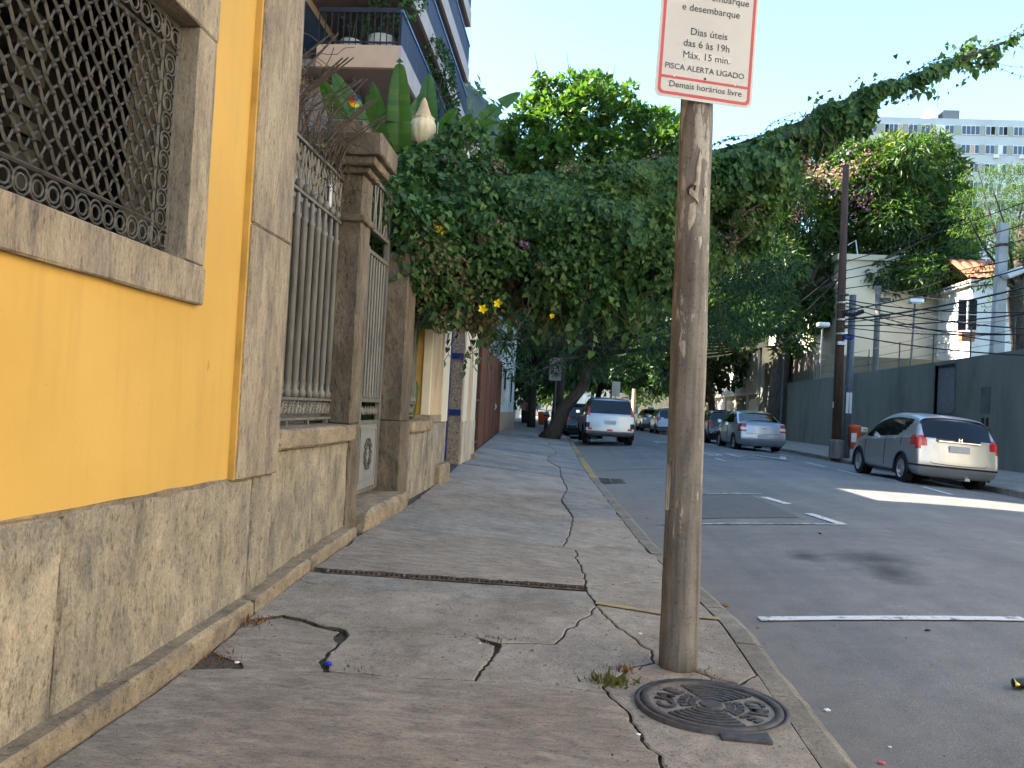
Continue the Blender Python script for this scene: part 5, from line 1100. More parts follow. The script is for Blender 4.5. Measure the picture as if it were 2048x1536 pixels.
def floodlight(name, label, base, head, s_, Y):
    b, h = onY(*base, Y), onY(*head, Y); t = thing(name, label, 'lamp', (b[0], Y, 0)); MB().tube([(b[0], Y, .2), (h[0], Y, h[2]-.05)], .045, 8).build('mast', 'pole_grey', t)
    MB().box((h[0]-.3*s_, Y-.3*s_, h[2]-.05*s_), (h[0]+.32*s_, Y+.2*s_, h[2]+.18*s_), .05*s_).build('lamp_head', 'aluminium', t); MB().box((h[0]-.24*s_, Y-.26*s_, h[2]-.075*s_), (h[0]+.26*s_, Y+.16*s_, h[2]-.052*s_)).build('lens', 'lamp_clear', t)
floodlight('floodlight', 'grey floodlight on a slim mast before the cream building wall', (1816, 720), (1830, 605), .9, 38)
floodlight('floodlight', 'small floodlight on a mast by the sunlit street side of the cream building', (1637, 740), (1645, 652), .9, 42); floodlight('floodlight', 'small floodlight on a mast beside the thick tree trunk', (1565, 745), (1570, 676), .9, 46)
h = onY(2022, 548, 26.0); t = thing('floodlight', 'large boxy floodlight fixed to the concrete post', 'lamp', (h[0], 26, h[2])); mb = MB(); mb.box((-.26, -.25, -.09), (.26, .25, .12), .04); mb.v = [tuple(Matrix.Rotation(R(-25), 3, 'Y')@Vector(v)+Vector((h[0], 25.95, h[2]))) for v in mb.v]; mb.build('lamp_head', 'white_metal', t)
MB().tube([(h[0]-.3, 26.1, h[2]-.1), (h[0], 26.0, h[2])], .03, 6).build('bracket', 'iron', t); mb = MB(); mb.box((-.2, -.2, -.105), (.2, .2, -.092)); mb.v = [tuple(Matrix.Rotation(R(-25), 3, 'Y')@Vector(v)+Vector((h[0], 25.95, h[2]))) for v in mb.v]; mb.build('lens', 'lamp_clear', t)
wp0, wp1 = onY(1751, 730, 36), onY(1757, 572, 36)
t = thing('service_pole', 'short weathered wooden pole with insulators behind the green wall', 'pole', (wp0[0], 36, 0)); MB().tube([(wp0[0], 36, 0), (wp1[0], 36, wp1[2])], [.14, .11], 10).build('shaft', 'old_wood', t, True)
for k, py in enumerate((600, 632)): z = onY(1757, py, 36)[2]; MB().box((wp1[0]+.1, 35.9, z-.1), (wp1[0]+.5, 36.0, z+.1), .02).build('insulator', 'iron', t)
# cables
def sag(p, q, s_, n=16): p, q = Vector(p), Vector(q); return [p.lerp(q, i/n)-Vector((0, 0, 1))*s_*4*(i/n)*(1-i/n) for i in range(n+1)]
ncab = 0
def cable(p, q, s_, r, label, mat='cable', group='overhead cables'):
    tag(MB().tube(sag(p, q, s_), r, 5).build('overhead_cable', mat), label, 'cable', group)
def upz(py): return (UX+.05, UY-.1, float(onY(1686, py, UY)[2]))
for k, (py, ey) in enumerate(((524, 388), (542, 432), (558, 462), (578, 498))):          # power lines to the right
    e = onY(2048, ey, 24.0); d = np.array(e)-np.array(upz(py)); cable(upz(py), tuple(np.array(upz(py))+d*2.2), .25, .016, 'thin power line running right from the brown pole, over the cream building', group='power lines right of the brown pole')
for k, (py, ex, ey) in enumerate(((528, 1480, 665), (545, 1500, 690), (560, 1520, 705), (575, 1440, 700))):   # bundle to the left
    e = onY(ex, ey, 60); cable(upz(py), tuple(e), .5, .02, 'power line running from the brown pole down the street into the trees', group='power lines left of the brown pole')
for k, (py, ex, ey, Y, r) in enumerate(((622, 2048, 520, 22, .022), (640, 2048, 555, 22, .028), (605, 2048, 632, 22, .02), (630, 2048, 640, 22, .02), (652, 2048, 612, 22, .02), (668, 2048, 690, 22, .02), (600, 2048, 600, 22, .018), (612, 2048, 660, 22, .015), (645, 2048, 575, 22, .016), (655, 2048, 648, 22, .015))):
    e = onY(ex, ey, Y); d = np.array(e)-np.array(upz(py)); cable(upz(py), tuple(np.array(upz(py))+d*1.6), .22+.06*(k % 4), r, 'black telephone cable sagging right from the clamps of the brown pole', group='telephone cables right of the brown pole')
sp = (float(wp1[0]), 36, float(wp1[2]))
for k, (dz, ex, ey) in enumerate(((-.1, 1950, 600), (-.5, 1960, 650), (-1.0, 1900, 690), (-1.3, 2048, 640), (-1.6, 1990, 668), (-.3, 1890, 560))):
    cable((sp[0], sp[1], sp[2]+dz), tuple(onY(ex, ey, 30)), .15, .014, 'thin service wire crossing before the cream building', group='service wires behind the wall')
for k in range(9):                                                                           # far bundles, sunlight put into the pale cable colour
    a = onY(1405+(k % 3)*4, 655+k*7, 46); b = onY(1450+k*6, 668+k*4, 62); d = np.array(b)-np.array(a); cable(tuple(np.array(a)-d*.35), tuple(b), .12, .03, 'cable painted sunlit-pale in the bundle under the far trees', 'cable_sunlit', 'pale cables far down the street')
for k in range(6):
    a = onY(1300+k*3, 700+k*9, 60); b = onY(1345, 690+k*11, 52); cable(tuple(a), tuple(b), .05, .03, 'cable painted sunlit-pale in the bundle behind the wooden pole', 'cable_sunlit', 'pale cables behind the wooden pole')
# ------------------------------------------------------------------ trees
def tree(name, label, base, trunk, rad, limbs, clumps, per, size, shape, mat, seed, barkm='bark', droop=.35, shell=.3, low=.35, extra=None, up=.5):
    t = thing(name, label, 'tree', base); MB().tube(trunk, rad, 10).build('trunk', barkm, t, True)
    for l in limbs: MB().tube(l[0], l[1], 6).build('limb', barkm, t, True)
    crown('crown', clumps, per, size, shape, mat, t, seed, droop, up, shell, low)
    if extra: extra(t)
    return t
def auto_limbs(root, clumps, r0, rr, every=1):
    out = []
    for i, c in enumerate(clumps):
        if i % every: continue
        a, b = Vector(root), Vector(c[:3]); m_ = a.lerp(b, .5)+Vector((rr.uniform(-.3, .3), rr.uniform(-.3, .3), rr.uniform(-.2, .5))); out.append(([a, m_, b, b+(b-m_)*.3], [r0, r0*.6, r0*.28, r0*.1]))
    return out
rr = random.Random(5)
def clumps_in(px_list, Y, r, zr_=None, jit=1.0, seed=0):
    q = random.Random(seed); out = []
    for (px, py, s_) in px_list:
        p = onY(px, py, Y+q.uniform(-1, 1)*jit); out.append((p[0], p[1], p[2], r*s_, r*s_*1.1, (zr_ or r*.75)*s_))
    return out
# almond tree standing high behind the vines
cl = clumps_in([(1120, 250, 1), (1050, 270, .85), (1180, 220, 1), (1240, 250, 1), (1300, 260, .95), (1340, 285, .8), (1090, 310, .9), (1030, 320, .7), (1160, 300, 1), (1230, 310, 1), (1300, 320, .9), (1100, 190, .6), (1170, 175, .55), (1060, 215, .45), (1220, 185, .35), (1260, 178, .22), (1015, 290, .4), (1360, 310, .5), (1140, 160, .3), (1000, 345, .5), (1050, 355, .8), (1130, 370, 1), (1240, 370, 1), (1340, 370, .9), (1080, 160, .2), (1200, 160, .25)], 39, 1.35, 1.0, 1.6, 3)
tb = (-.9, 39.0, .2)
tree('almond_tree', 'bright glossy leaved almond tree standing above the vine curtain', tb, [(-.9, 39, .1), (-.7, 39, 4), (.3, 39, 8.5)], [.28, .22, .16], auto_limbs((.1, 39, 7.6), cl, .11, rr, 2), cl, 60, .34, 'oval', 'leaf_almond', 41, 'bark', .1, .45, .5)
# leaning street tree
ln = onY(1105, 872, 31)
cl = []
q = random.Random(8)
for (px, py, s_) in [(1000, 640, .9), (1060, 620, 1), (1130, 600, 1.1), (1200, 590, 1.1), (1280, 590, 1.1), (1350, 580, 1.1), (1430, 590, 1.1), (1490, 600, 1), (1040, 690, .8), (1110, 670, 1), (1180, 680, 1), (1250, 690, 1), (1320, 670, 1), (1400, 660, 1), (1470, 655, .9), (1030, 740, .5), (1060, 750, .45), (1120, 725, .6), (1200, 735, .7), (1265, 735, .6), (985, 680, .6), (1520, 640, .8), (1150, 560, 1), (1300, 540, 1.1), (1430, 520, 1.1), (1240, 540, 1), (1490, 550, 1), (1060, 560, 1), (1350, 620, 1), (1520, 560, .8), (1230, 640, 1), (1540, 500, .9), (1545, 590, .8), (1500, 480, 1), (1440, 460, 1), (1560, 540, .7)]:
    p = onY(px, py, 31+q.uniform(-1.8, 1.8)); cl.append((p[0], p[1], p[2], 1.15*s_, 1.25*s_, .72*s_))
p1, p2, p3 = onY(1130, 815, 31), onY(1168, 770, 31), onY(1180, 700, 31)
tree('leaning_tree', 'dark street tree with a strongly leaning trunk beside the silver off-roader', (ln[0], 31, .2), [(ln[0]-.15, 31, .0), (ln[0]+.1, 31, .5), (p1[0], 31, p1[2]), (p2[0], 31, p2[2]), (p3[0], 31, p3[2])], [.46, .30, .25, .22, .19], auto_limbs((p3[0], 31, p3[2]-.2), cl, .10, rr, 2), cl, 55, .19, 'lance', 'leaf_dark', 42, 'bark', .8, .4, .9)
# mango behind the wall
cl = clumps_in([(1560, 345, .8), (1620, 325, .8), (1700, 320, .85), (1760, 325, .85), (1820, 318, .8), (1865, 290, .5), (1790, 292, .5), (1500, 380, .8), (1580, 390, 1), (1660, 370, 1), (1740, 370, 1), (1820, 360, 1), (1880, 340, .75), (1530, 460, 1), (1610, 450, 1), (1700, 440, 1), (1790, 440, 1), (1860, 420, 1), (1905, 390, .55), (1550, 530, 1), (1640, 520, 1), (1730, 520, 1), (1820, 500, 1), (1890, 480, .9), (1920, 445, .6), (1590, 590, .9), (1680, 570, .9), (1770, 560, .8), (1850, 545, .8), (1910, 520, .6), (1620, 640, .55), (1560, 640, .6), (1470, 450, .8), (1480, 520, .8), (1600, 685, .4), (1570, 700, .35), (1545, 600, .7), (1500, 590, .7), (1740, 610, .5), (1690, 620, .5), (1460, 560, .7), (1640, 610, .8), (1710, 590, .7), (1620, 560, 1), (1500, 640, .6), (1520, 520, .9), (1440, 620, .6)], 47, 1.75, 1.25, 2.6, 6)
tr = onY(1557, 748, 47.5); tu = onY(1565, 640, 47.5)
cl = [c for c in cl]
def mango_extra(t):
    # paler leaves on the outer, upper side of the clumps
    crown('pale_leaves', [(c[0]-.15, c[1]-.3, c[2]+.25, c[3]*1.0, c[4]*1.0, c[5]*1.0) for c in cl[:24]], 6, .42, 'lance', 'leaf_mango_pale', t, 77, .6, .5, .1, .1, frac=lambda P, N, rg: (N[:, 2] > .15) & (wob(P, 1.3, 5) > .25))
    for k, (px, py) in enumerate(((1740, 330), (1735, 395), (1640, 350), (1700, 350))): c = onY(px, py, 44.8); spray(c, (1.1, .6, .9), 160, 'petal_mauve' if k < 2 else 'petal_pink', 300+k, t, .16)
tree('mango_tree', 'massive mango tree with pale upper leaves behind the green wall', (tr[0], 47.5, 0), [(tr[0], 47.5, 0), (tr[0]+.1, 47.5, tr[2]), (tu[0]+.2, 47.5, tu[2]), (tu[0]+2.0, 47.5, tu[2]+4)], [.62, .5, .42, .3], auto_limbs((tu[0]+.6, 47.5, tu[2]+1), cl, .17, rr, 3), cl, 62, .46, 'lance', 'leaf_mango', 43, 'bark_grey', .55, .4, .6, mango_extra)
# flat layered feathery tree far right
cl = []
q = random.Random(12)
for (px, py, s_) in [(1960, 335, .7), (2010, 330, .8), (2060, 330, .9), (1940, 375, .6), (1990, 372, .9), (2050, 370, 1), (1930, 405, .6), (1985, 410, 1), (2050, 405, 1), (1955, 440, .9), (2020, 445, 1), (2080, 440, 1), (1975, 480, .8), (2040, 480, 1), (1990, 520, .6), (2060, 520, 1), (1930, 530, .35), (2110, 380, 1.2), (2110, 480, 1.2), (2000, 580, .4), (2050, 575, .6), (1975, 600, .25), (1965, 455, .5), (1935, 470, .6), (1950, 555, .5), (2020, 540, .7)]:
    p = onY(px, py, 30+q.uniform(-1.5, 2.5)); cl.append((p[0], p[1], p[2]-.3, 1.0*s_, 1.2*s_, .24*s_))
f0, f1, f2 = onY(2042, 690, 30), onY(2030, 600, 30), onY(2000, 560, 30)
tree('flame_tree', 'airy flat-topped feathery tree behind the concrete post', (f0[0], 30, 0), [(f0[0]+.1, 30, 0), (f0[0], 30, f0[2]), (f1[0], 30, f1[2]), (f1[0]+.2, 30, f1[2]+2.5)], [.34, .3, .26, .14], auto_limbs((f1[0], 30, f1[2]+.4), cl, .07, rr, 2), cl, 90, .14, 'lance', 'leaf_feather', 44, 'bark', .2, .7, .8)
# further street trees closing the view
def far_tree(name, label, x, y, H, r, n, seed, mat='leaf_dark', lean=0, z0=.35):
    q = random.Random(seed); cl = []
    for i in range(n):
        a = q.uniform(0, 6.3); d = r*math.sqrt(q.random()); cl.append((x+lean+d*math.cos(a), y+d*math.sin(a), H*(z0+(1-z0)*q.random()*(1-.35*d/r)), r*.36, r*.36, r*.27))
    tree(name, label, (x, y, 0), [(x, y, 0), (x+lean*.4, y, H*.3), (x+lean, y, H*.62)], [.26, .2, .12], auto_limbs((x+lean*.6, y, H*.4), cl, .1, q, 3), cl, 16, .42, 'oval', mat, seed, 'bark', .4, .4, .7)
far_tree('street_tree', 'dark round tree by the left kerb beyond the leaning tree', -2.4, 46, 9, 4.2, 22, 51, z0=.33)
far_tree('street_tree', 'dark tree reaching over the road far down the street', 1.2, 62, 10, 5.5, 26, 52, lean=1.5, z0=.42)
far_tree('street_tree', 'dark tree on the right kerb before the white kiosk', 9.4, 56, 10, 4.6, 26, 53, lean=-1.2, z0=.36)
far_tree('street_tree', 'tall dark tree over the right kerb past the kiosk', 8.9, 74, 12, 5.5, 26, 54, lean=-1.5, z0=.3)
far_tree('street_tree', 'broad tree closing the far end of the road', 2, 100, 13, 8, 30, 55, 'leaf_almond', z0=.28)
far_tree('street_tree', 'small green tree by the far white house', -3.4, 57, 7, 3, 16, 56, 'leaf_mango', z0=.3)
far_tree('street_tree', 'tree standing behind the white kiosk roof', 16, 68, 13, 5, 22, 57, 'leaf_mango', z0=.4)
far_tree('street_tree', 'tree behind the red roofed house', 33, 58, 15, 6, 24, 58, 'leaf_mango', z0=.4)
# sunlit houses closing the street
def endhouse(label, x0, x1, y, H, mat, k):
    t = thing('end_house', label, 'house', ((x0+x1)/2, y, 0)); MB().box((x0, y, 0), (x1, y+8, H)).build('wall', mat, t)
    n = max(2, int((x1-x0)/2.2))
    for f in range(int(H/3)):
        for i in range(n): c = x0+(i+.5)*(x1-x0)/n; wn = MB().box((c-.5, y-.05, f*3+1), (c+.5, y-.001, f*3+2.4)).build('window', 'white_metal', t); MB().box((c-.42, y-.07, f*3+1.1), (c+.42, y-.051, f*3+2.3)).build('pane', 'window_glass', wn)
endhouse('cream end house closing the street behind the trees', -9, -1.5, 118, 8, 'cream', 1); endhouse('pale end house behind the far trees', -1.2, 4.8, 119, 10, 'white_plaster', 2); endhouse('tan end house on the right of the street end', 5.2, 14, 118, 9, 'tan_plaster', 3)
# ------------------------------------------------------------------ parked cars
def catmull(A, sub, axis):
    A = np.moveaxis(np.asarray(A, float), axis, 0); n = len(A); out = []; par = []
    for i in range(n-1):
        p0, p1, p2, p3 = A[max(i-1, 0)], A[i], A[i+1], A[min(i+2, n-1)]
        for k in range(sub):
            t = k/sub; out.append(.5*((2*p1)+(-p0+p2)*t+(2*p0-5*p1+4*p2-p3)*t*t+(-p0+3*p1-3*p2+p3)*t**3)); par.append(i+t)
    out.append(A[-1]); par.append(n-1); return np.moveaxis(np.array(out), 0, axis), np.array(par)
def build_car(name, label, loc, heading, S, paint, group='cars parked along the street'):
    """lofted body: side stations with a rounded nose and tail; windows and lamps are cut out of the same skin"""
    W2 = S['W']/2; tp = lambda y: lerp_tab(y, S['top']); bl = lambda y: lerp_tab(y, S['belt']); pl = lambda y: lerp_tab(y, S['plan'])
    def sec(y, ztop=None):
        hw = W2*pl(y); t = ztop if ztop is not None else tp(y); b = min(bl(y), t-.03); zb = S['clear']; H = S['H']
        g = max(0, (t-b)/(H-b)) if t > b+.06 else 0; rail = hw*(.955-.21*min(1, g)); zr_ = t-(.085 if g > .2 else .03)
        return [(hw*.80, zb), (hw*.955, zb+.07), (hw*1.0, zb+.28), (hw*.992, b-.10), (hw*.955, b), (rail, max(zr_, b+.012)), (rail*.62, t-.012), (0.0, t)]
    ys = S['ys']; rows = []; seg = []
    yf = lambda z: lerp_tab(z, S['nose']); yr_ = lambda z: lerp_tab(z, S['tail'])
    f0 = sec(ys[0], tp(ys[0])); r0 = sec(ys[-1], tp(ys[-1]))
    for s_ in (0.0, .35, .65, .85, .96): rows.append([(x*s_, yf(z)+S['nb']*(1-s_*s_), z) for x, z in f0]); seg.append(0)
    rows.append([(x, yf(z)-.06, z) for x, z in f0]); seg.append(0)
    for y in ys[1:-1]: rows.append([(x, y, z) for x, z in sec(y)]); seg.append(1)
    rows.append([(x, yr_(z)+.07, z) for x, z in r0]); seg.append(1)
    for s_ in (.965, .88, .66, .35, 0.0): rows.append([(x*s_, yr_(z)-S['tb']*(1-s_*s_), z) for x, z in r0]); seg.append(2)
    A, pu = catmull(rows, 8, 0); A, pv = catmull(A, 7, 1); A[:, :, 0] = np.maximum(A[:, :, 0], 0); nu, nv = A.shape[:2]; nf, ns = 6, len(seg)-6
    t = thing(name, label, 'car', loc, group); t.rotation_euler.z = heading; O = Vector(loc)
    groups = {}
    for i in range(nu-1):
        for j in range(nv-1):
            c = (A[i, j]+A[i+1, j]+A[i, j+1]+A[i+1, j+1])/4; u = (pu[i]+pu[i+1])/2; v = (pv[j]+pv[j+1])/2
            part = 'front' if u < 5 else ('rear' if u > len(rows)-6 else 'side')
            if part == 'side' and v < 3.6 and any((c[1]-wy)**2+(c[2]-S['wr'])**2 < (S['wr']+.045)**2 for wy in S['wheels']): continue
            groups.setdefault(S['cls'](part, v, c[0]/W2, c[1], c[2]), []).append((i, j))
    MATN = dict(body=paint, side_window='car_glass', rear_window='car_glass', windscreen='car_glass', taillight='tail_red', headlight='lamp_clear', bumper=S.get('bumper', paint), trim='trim_black', lamp_inner='lamp_clear')
    for g, cells in groups.items():
        both = g in ('side_window', 'taillight', 'headlight', 'lamp_inner')
        for sides in ([(1,), (-1,)] if both else [(1, -1)]):
            V = []; F = []; idx = {}
            for sx in sides:
                for (i, j) in cells:
                    q = []
                    for (a, b) in ((i, j), (i+1, j), (i+1, j+1), (i, j+1)):
                        k = (a, b, sx if A[a, b, 0] > 1e-6 else 0)
                        if k not in idx: idx[k] = len(V); V.append((O.x+sx*A[a, b, 0], O.y+A[a, b, 1], O.z+A[a, b, 2]))
                        q.append(idx[k])
                    q = q if sx > 0 else q[::-1]
                    if len(set(q)) >= 3: F.append(list(dict.fromkeys(q)))
            mesh_obj(g, V, F, MATN[g], t, True)
    wp = lambda x, y, z: (O.x+x, O.y+y, O.z+z)
    for wy in S['wheels']:
        for sx in (-1, 1):
            xo = W2*.985*sx; wr = S['wr']; prof = [(wr*.62, -.10), (wr*.9, -.105), (wr, -.085), (wr, .06), (wr*.95, .085), (wr*.66, .09)]
            wh = MB().lathe([(r_, h*sx) for r_, h in prof], wp(xo-.09*sx, wy, wr), 24, 'x').build('wheel', 'tyre', t, True)
            mb = MB().lathe([(.001, .045*sx), (wr*.18, .05*sx), (wr*.2, .035*sx)], wp(xo-.09*sx, wy, wr), 16, 'x'); mb.lathe([(wr*.60, .07*sx), (wr*.66, .085*sx), (wr*.67, .06*sx), (wr*.58, .03*sx), (wr*.57, -.06*sx)], wp(xo-.09*sx, wy, wr), 24, 'x')
            for k in range(S.get('spokes', 7)):
                a = 2*math.pi*k/S.get('spokes', 7); c_, s_ = math.cos(a), math.sin(a); e = .035
                mb.add([wp(xo-.09*sx+.045*sx, wy+c_*wr*.15-s_*e, wr+s_*wr*.15+c_*e), wp(xo-.09*sx+.045*sx, wy+c_*wr*.15+s_*e, wr+s_*wr*.15-c_*e), wp(xo-.09*sx+.06*sx, wy+c_*wr*.61+s_*e*1.3, wr+s_*wr*.61-c_*e*1.3), wp(xo-.09*sx+.06*sx, wy+c_*wr*.61-s_*e*1.3, wr+s_*wr*.61+c_*e*1.3)], [(0, 1, 2, 3) if sx < 0 else (3, 2, 1, 0)])
            mb.build('rim', 'rim', wh); MB().lathe([(.001, -.02*sx), (wr*.58, -.02*sx)], wp(xo-.09*sx, wy, wr), 16, 'x').build('brake', 'trim_black', wh)
            m = MB(); P0 = [wp(xo*.993+.004*sx, wy+(wr+.05)*math.cos(a), wr+(wr+.05)*math.sin(a)) for a in np.linspace(-.35, math.pi+.35, 20)]; m.tube(P0, .028, 5); m.build('wheel_arch', 'trim_black', t, True)
            MB().lathe([(.001, 0), (wr+.06, 0)], wp(xo*.72, wy, wr+.02), 18, 'x').build('arch_liner', 'trim_black', t)
    MB().box(wp(-W2*.8, S['tail'][0][1]+.15, S['clear']-.02), wp(W2*.8, S['nose'][0][1]-.15, S['clear']+.03)).build('underbody', 'trim_black', t)
    my = S['mirror']
    for sx in (-1, 1):
        mr = MB().box(wp(sx*W2*1.0, my[0]-.06, my[1]), wp(sx*(W2+.17), my[0]+.05, my[1]+.13), .03).build('mirror', paint, t); MB().box(wp(sx*(W2+.02), my[0]-.066, my[1]+.02), wp(sx*(W2+.15), my[0]-.062, my[1]+.115)).build('mirror_glass', 'chrome', mr)
        for hy in S['handles']: MB().box(wp(sx*W2*.985, hy-.09, S['hz']), wp(sx*(W2*.985+.035), hy+.09, S['hz']+.03), .008).build('door_handle', paint, t)
        for sy, z0, z1 in S['seams']:
            j0 = [j for j in range(nv) if z0 <= A[nu//2, j, 2] <= z1 and pv[j] < 4.05]; i0 = min(range(nu), key=lambda i: abs(A[i, nv//2, 1]-sy)+(9 if pu[i] < 6 or pu[i] > len(rows)-7 else 0))
            if len(j0) > 1: MB().tube([wp(sx*(A[i0, j, 0]+.001), A[i0, j, 1], A[i0, j, 2]) for j in j0], .006, 4).build('door_seam', 'trim_black', t)
    p = S['plate']; MB().box(wp(-.2, p[0]-.012, p[1]-.065), wp(.2, p[0]+.0, p[1]+.065)).build('number_plate', 'plate', t)
    for fn in S.get('extra', ()): fn(t, wp, W2)
    return t
def cls_hatch(part, v, fx, y, z):
    if part == 'side' and 4.06 < v < 4.92 and -1.36 < y < .92 and z > .93: 
        if y < -.95 and z < 1.02+(-.95-y)*.55: return 'body'
        return 'side_window'
    if part == 'side' and v >= 5 and .42 < y < 1.02: return 'windscreen'
    if part == 'rear':
        if fx < .80 and 1.0-.0*fx < z < 1.38 and v < 6.2: return 'rear_window'
        if fx < .52 and .93 < z <= 1.0: return 'rear_window'
        if fx > .74 and .72+(.98-fx)*.55 < z < 1.04: return 'taillight'
        if .415 < z < .45: return 'trim'
    if part == 'side' and y < -1.58 and .80 < z < 1.02 and v < 4.1: return 'taillight'
    if part == 'side' and y < -1.3 and .415 < z < .45: return 'trim'
    if part == 'front' and fx > .5 and .62 < z < .8: return 'headlight'
    return 'body'
def hatch_extra(t, wp, W2):
    MB().box(wp(-.055, -1.985, .965), wp(.055, -1.955, 1.0+.02), .008).build('badge_plate', 'trim_black', t)
    mb = MB()
    for s_ in (-1, 1): mb.box(wp(s_*.028-.010, -1.998, .955), wp(s_*.028+.010, -1.986, 1.025), .003)
    mb.box(wp(-.02, -1.997, .982), wp(.02, -1.987, .996), .002); mb.build('emblem', 'chrome', t)
    MB().box(wp(-.42, -1.972, .93), wp(.42, -1.94, .952), .006).build('plate_garnish', 'chrome', t)
    MB().tube([wp(.0, -1.45, 1.50), wp(.0, -1.62, 1.66)], .006, 4).build('aerial', 'trim_black', t)
    for s_ in (-1, 1):
        pts = [wp(s_*x, y, z) for x, y, z in ((.70, -1.93, .60), (.52, -2.0, .48), (.2, -2.02, .465), (0, -2.025, .463))]; MB().tube(pts, .006, 4).build('hatch_seam', 'trim_black', t)
    MB().box(wp(.18, -1.93, .17), wp(.28, -1.75, .22)).build('exhaust', 'chrome', t)
HATCH = dict(W=1.70, H=1.53, clear=.20, top=[(-2, 1.36), (-1.72, 1.41), (-1.4, 1.475), (-.8, 1.53), (-.2, 1.525), (.35, 1.43), (1.02, 1.06), (1.45, .94), (1.8, .80), (2, .68)], belt=[(-2, 1.04), (-1, 1.0), (0, .95), (1, .90), (1.5, .80), (2, .62)],
  plan=[(-2, .93), (-1.7, .975), (-1, 1), (.8, 1), (1.5, .96), (2, .84)], ys=[1.82, 1.6, 1.2, .9, .45, 0, -.5, -1.0, -1.35, -1.6, -1.72], nose=[(.15, 1.86), (.4, 1.95), (.65, 1.92), (.8, 1.84)], tail=[(.2, -1.80), (.33, -1.93), (.47, -1.95), (.7, -1.915), (.95, -1.86), (1.05, -1.80), (1.2, -1.71), (1.33, -1.62), (1.42, -1.52)],
  nb=.12, tb=.07, wheels=(-1.22, 1.25), wr=.30, cls=cls_hatch, mirror=(.78, .98), handles=(-.75, .15), hz=.90, seams=[(-.28, .3, .95), (.85, .3, .88), (-1.15, .75, 1.0)], plate=(-1.985, .80), extra=(hatch_extra,), spokes=7)
hy = 19.5; hx = 7.78
build_car('parked_car', 'silver five-door hatchback parked by the green wall next to the orange bin', (hx, hy, zr(hx, hy)+.0), R(1.2), HATCH, 'car_silver')
bpy.data.objects['parked_car'].rotation_euler.y = R(2.6)
def cls_sedan(part, v, fx, y, z):
    if part == 'side' and 4.06 < v < 4.92 and -1.0 < y < 1.0 and z > 1.0: return 'side_window'
    if part == 'side' and v >= 5.05 and .45 < y < 1.15: return 'windscreen'
    if part == 'side' and v >= 5.12 and -1.72 < y < -.98: return 'rear_window'
    if part == 'rear' and fx > .70 and .72 < z < 1.0: return 'lamp_inner' if .80 < z < .87 else 'taillight'
    if part == 'side' and y < -1.98 and .72 < z < .98 and v < 4.2: return 'taillight'
    if part == 'front' and fx > .5 and .62 < z < .8: return 'headlight'
    return 'body'
def sedan_extra(t, wp, W2):
    MB().box(wp(-.09, -2.30, .875), wp(.09, -2.275, .90), .006).build('emblem', 'chrome', t); MB().tube([wp(-.62, -2.27, .66), wp(0, -2.305, .645), wp(.62, -2.27, .66)], .006, 4).build('boot_seam', 'trim_black', t)
SEDAN = dict(W=1.73, H=1.50, clear=.20, top=[(-2.3, 1.03), (-2.1, 1.07), (-1.72, 1.10), (-1.0, 1.42), (-.5, 1.49), (.1, 1.49), (.5, 1.42), (1.15, 1.05), (1.6, .95), (2.0, .82), (2.2, .70)], belt=[(-2.3, .98), (-1, .98), (1, .93), (1.6, .82), (2.2, .62)], plan=[(-2.3, .93), (-1.8, .985), (-1, 1), (1, 1), (1.7, .96), (2.2, .84)],
  ys=[2.0, 1.75, 1.3, 1.0, .5, 0, -.5, -.95, -1.35, -1.75, -2.05], nose=[(.15, 2.04), (.4, 2.13), (.65, 2.1), (.85, 2.0)], tail=[(.2, -2.10), (.33, -2.24), (.5, -2.26), (.7, -2.22), (.95, -2.18), (1.08, -2.10)], nb=.12, tb=.05, wheels=(-1.3, 1.3), wr=.30, cls=cls_sedan, mirror=(.85, .98), handles=(-.75, .2), hz=.88, seams=[(-.25, .3, .95), (.85, .3, .9)], plate=(-2.315, .55), extra=(sedan_extra,), spokes=9)
sx_, sy_ = 6.78, 32.9
build_car('parked_car', 'silver blue saloon car parked behind a dark car by the green wall', (sx_, sy_, zr(sx_, sy_)), R(2.0), SEDAN, 'car_silver_blue')
build_car('parked_car', 'dark green-black car parked right in front of the silver blue saloon', (6.55, 38.4, zr(6.55, 38.4)), R(2.0), HATCH, 'car_dark')
build_car('parked_car', 'light hatchback with red lamp half hidden behind the wooden pole', (5.5, 50, zr(5.5, 50)), R(2), HATCH, 'car_silver_blue')
def cls_suv(part, v, fx, y, z):
    if part == 'side' and 4.06 < v < 4.92 and -1.7 < y < 1.0 and z > 1.05: return 'side_window'
    if part == 'side' and v >= 5.05 and .5 < y < 1.1: return 'windscreen'
    if part == 'rear':
        if fx < .80 and 1.08 < z < 1.56 and v < 6.3: return 'rear_window'
        if fx >= .80 and 1.02 < z < 1.55: return 'taillight'
        if z < .50: return 'bumper'
        if fx > .80 and .62 < z < .80: return 'trim'
    if part == 'side' and y < -1.93 and 1.06 < z < 1.55: return 'taillight'
    return 'body'
def suv_extra(t, wp, W2):
    for s_ in (-1, 1):
        MB().tube([wp(s_*.62, .5, 1.68), wp(s_*.66, .3, 1.73), wp(s_*.66, -1.5, 1.73), wp(s_*.62, -1.7, 1.66)], .018, 6).build('roof_bar', 'aluminium', t); MB().box(wp(s_*.70-.08, -2.105, .52), wp(s_*.70+.08, -2.06, .60), .01).build('reflector', 'tail_red', t)
    MB().box(wp(-.10, -2.13, .50), wp(.10, -2.10, .56), .01).build('fog_lamp', 'tail_red', t); MB().tube([wp(-.35, -2.1, 1.16), wp(.1, -2.1, 1.24)], .008, 4).build('wiper', 'trim_black', t)
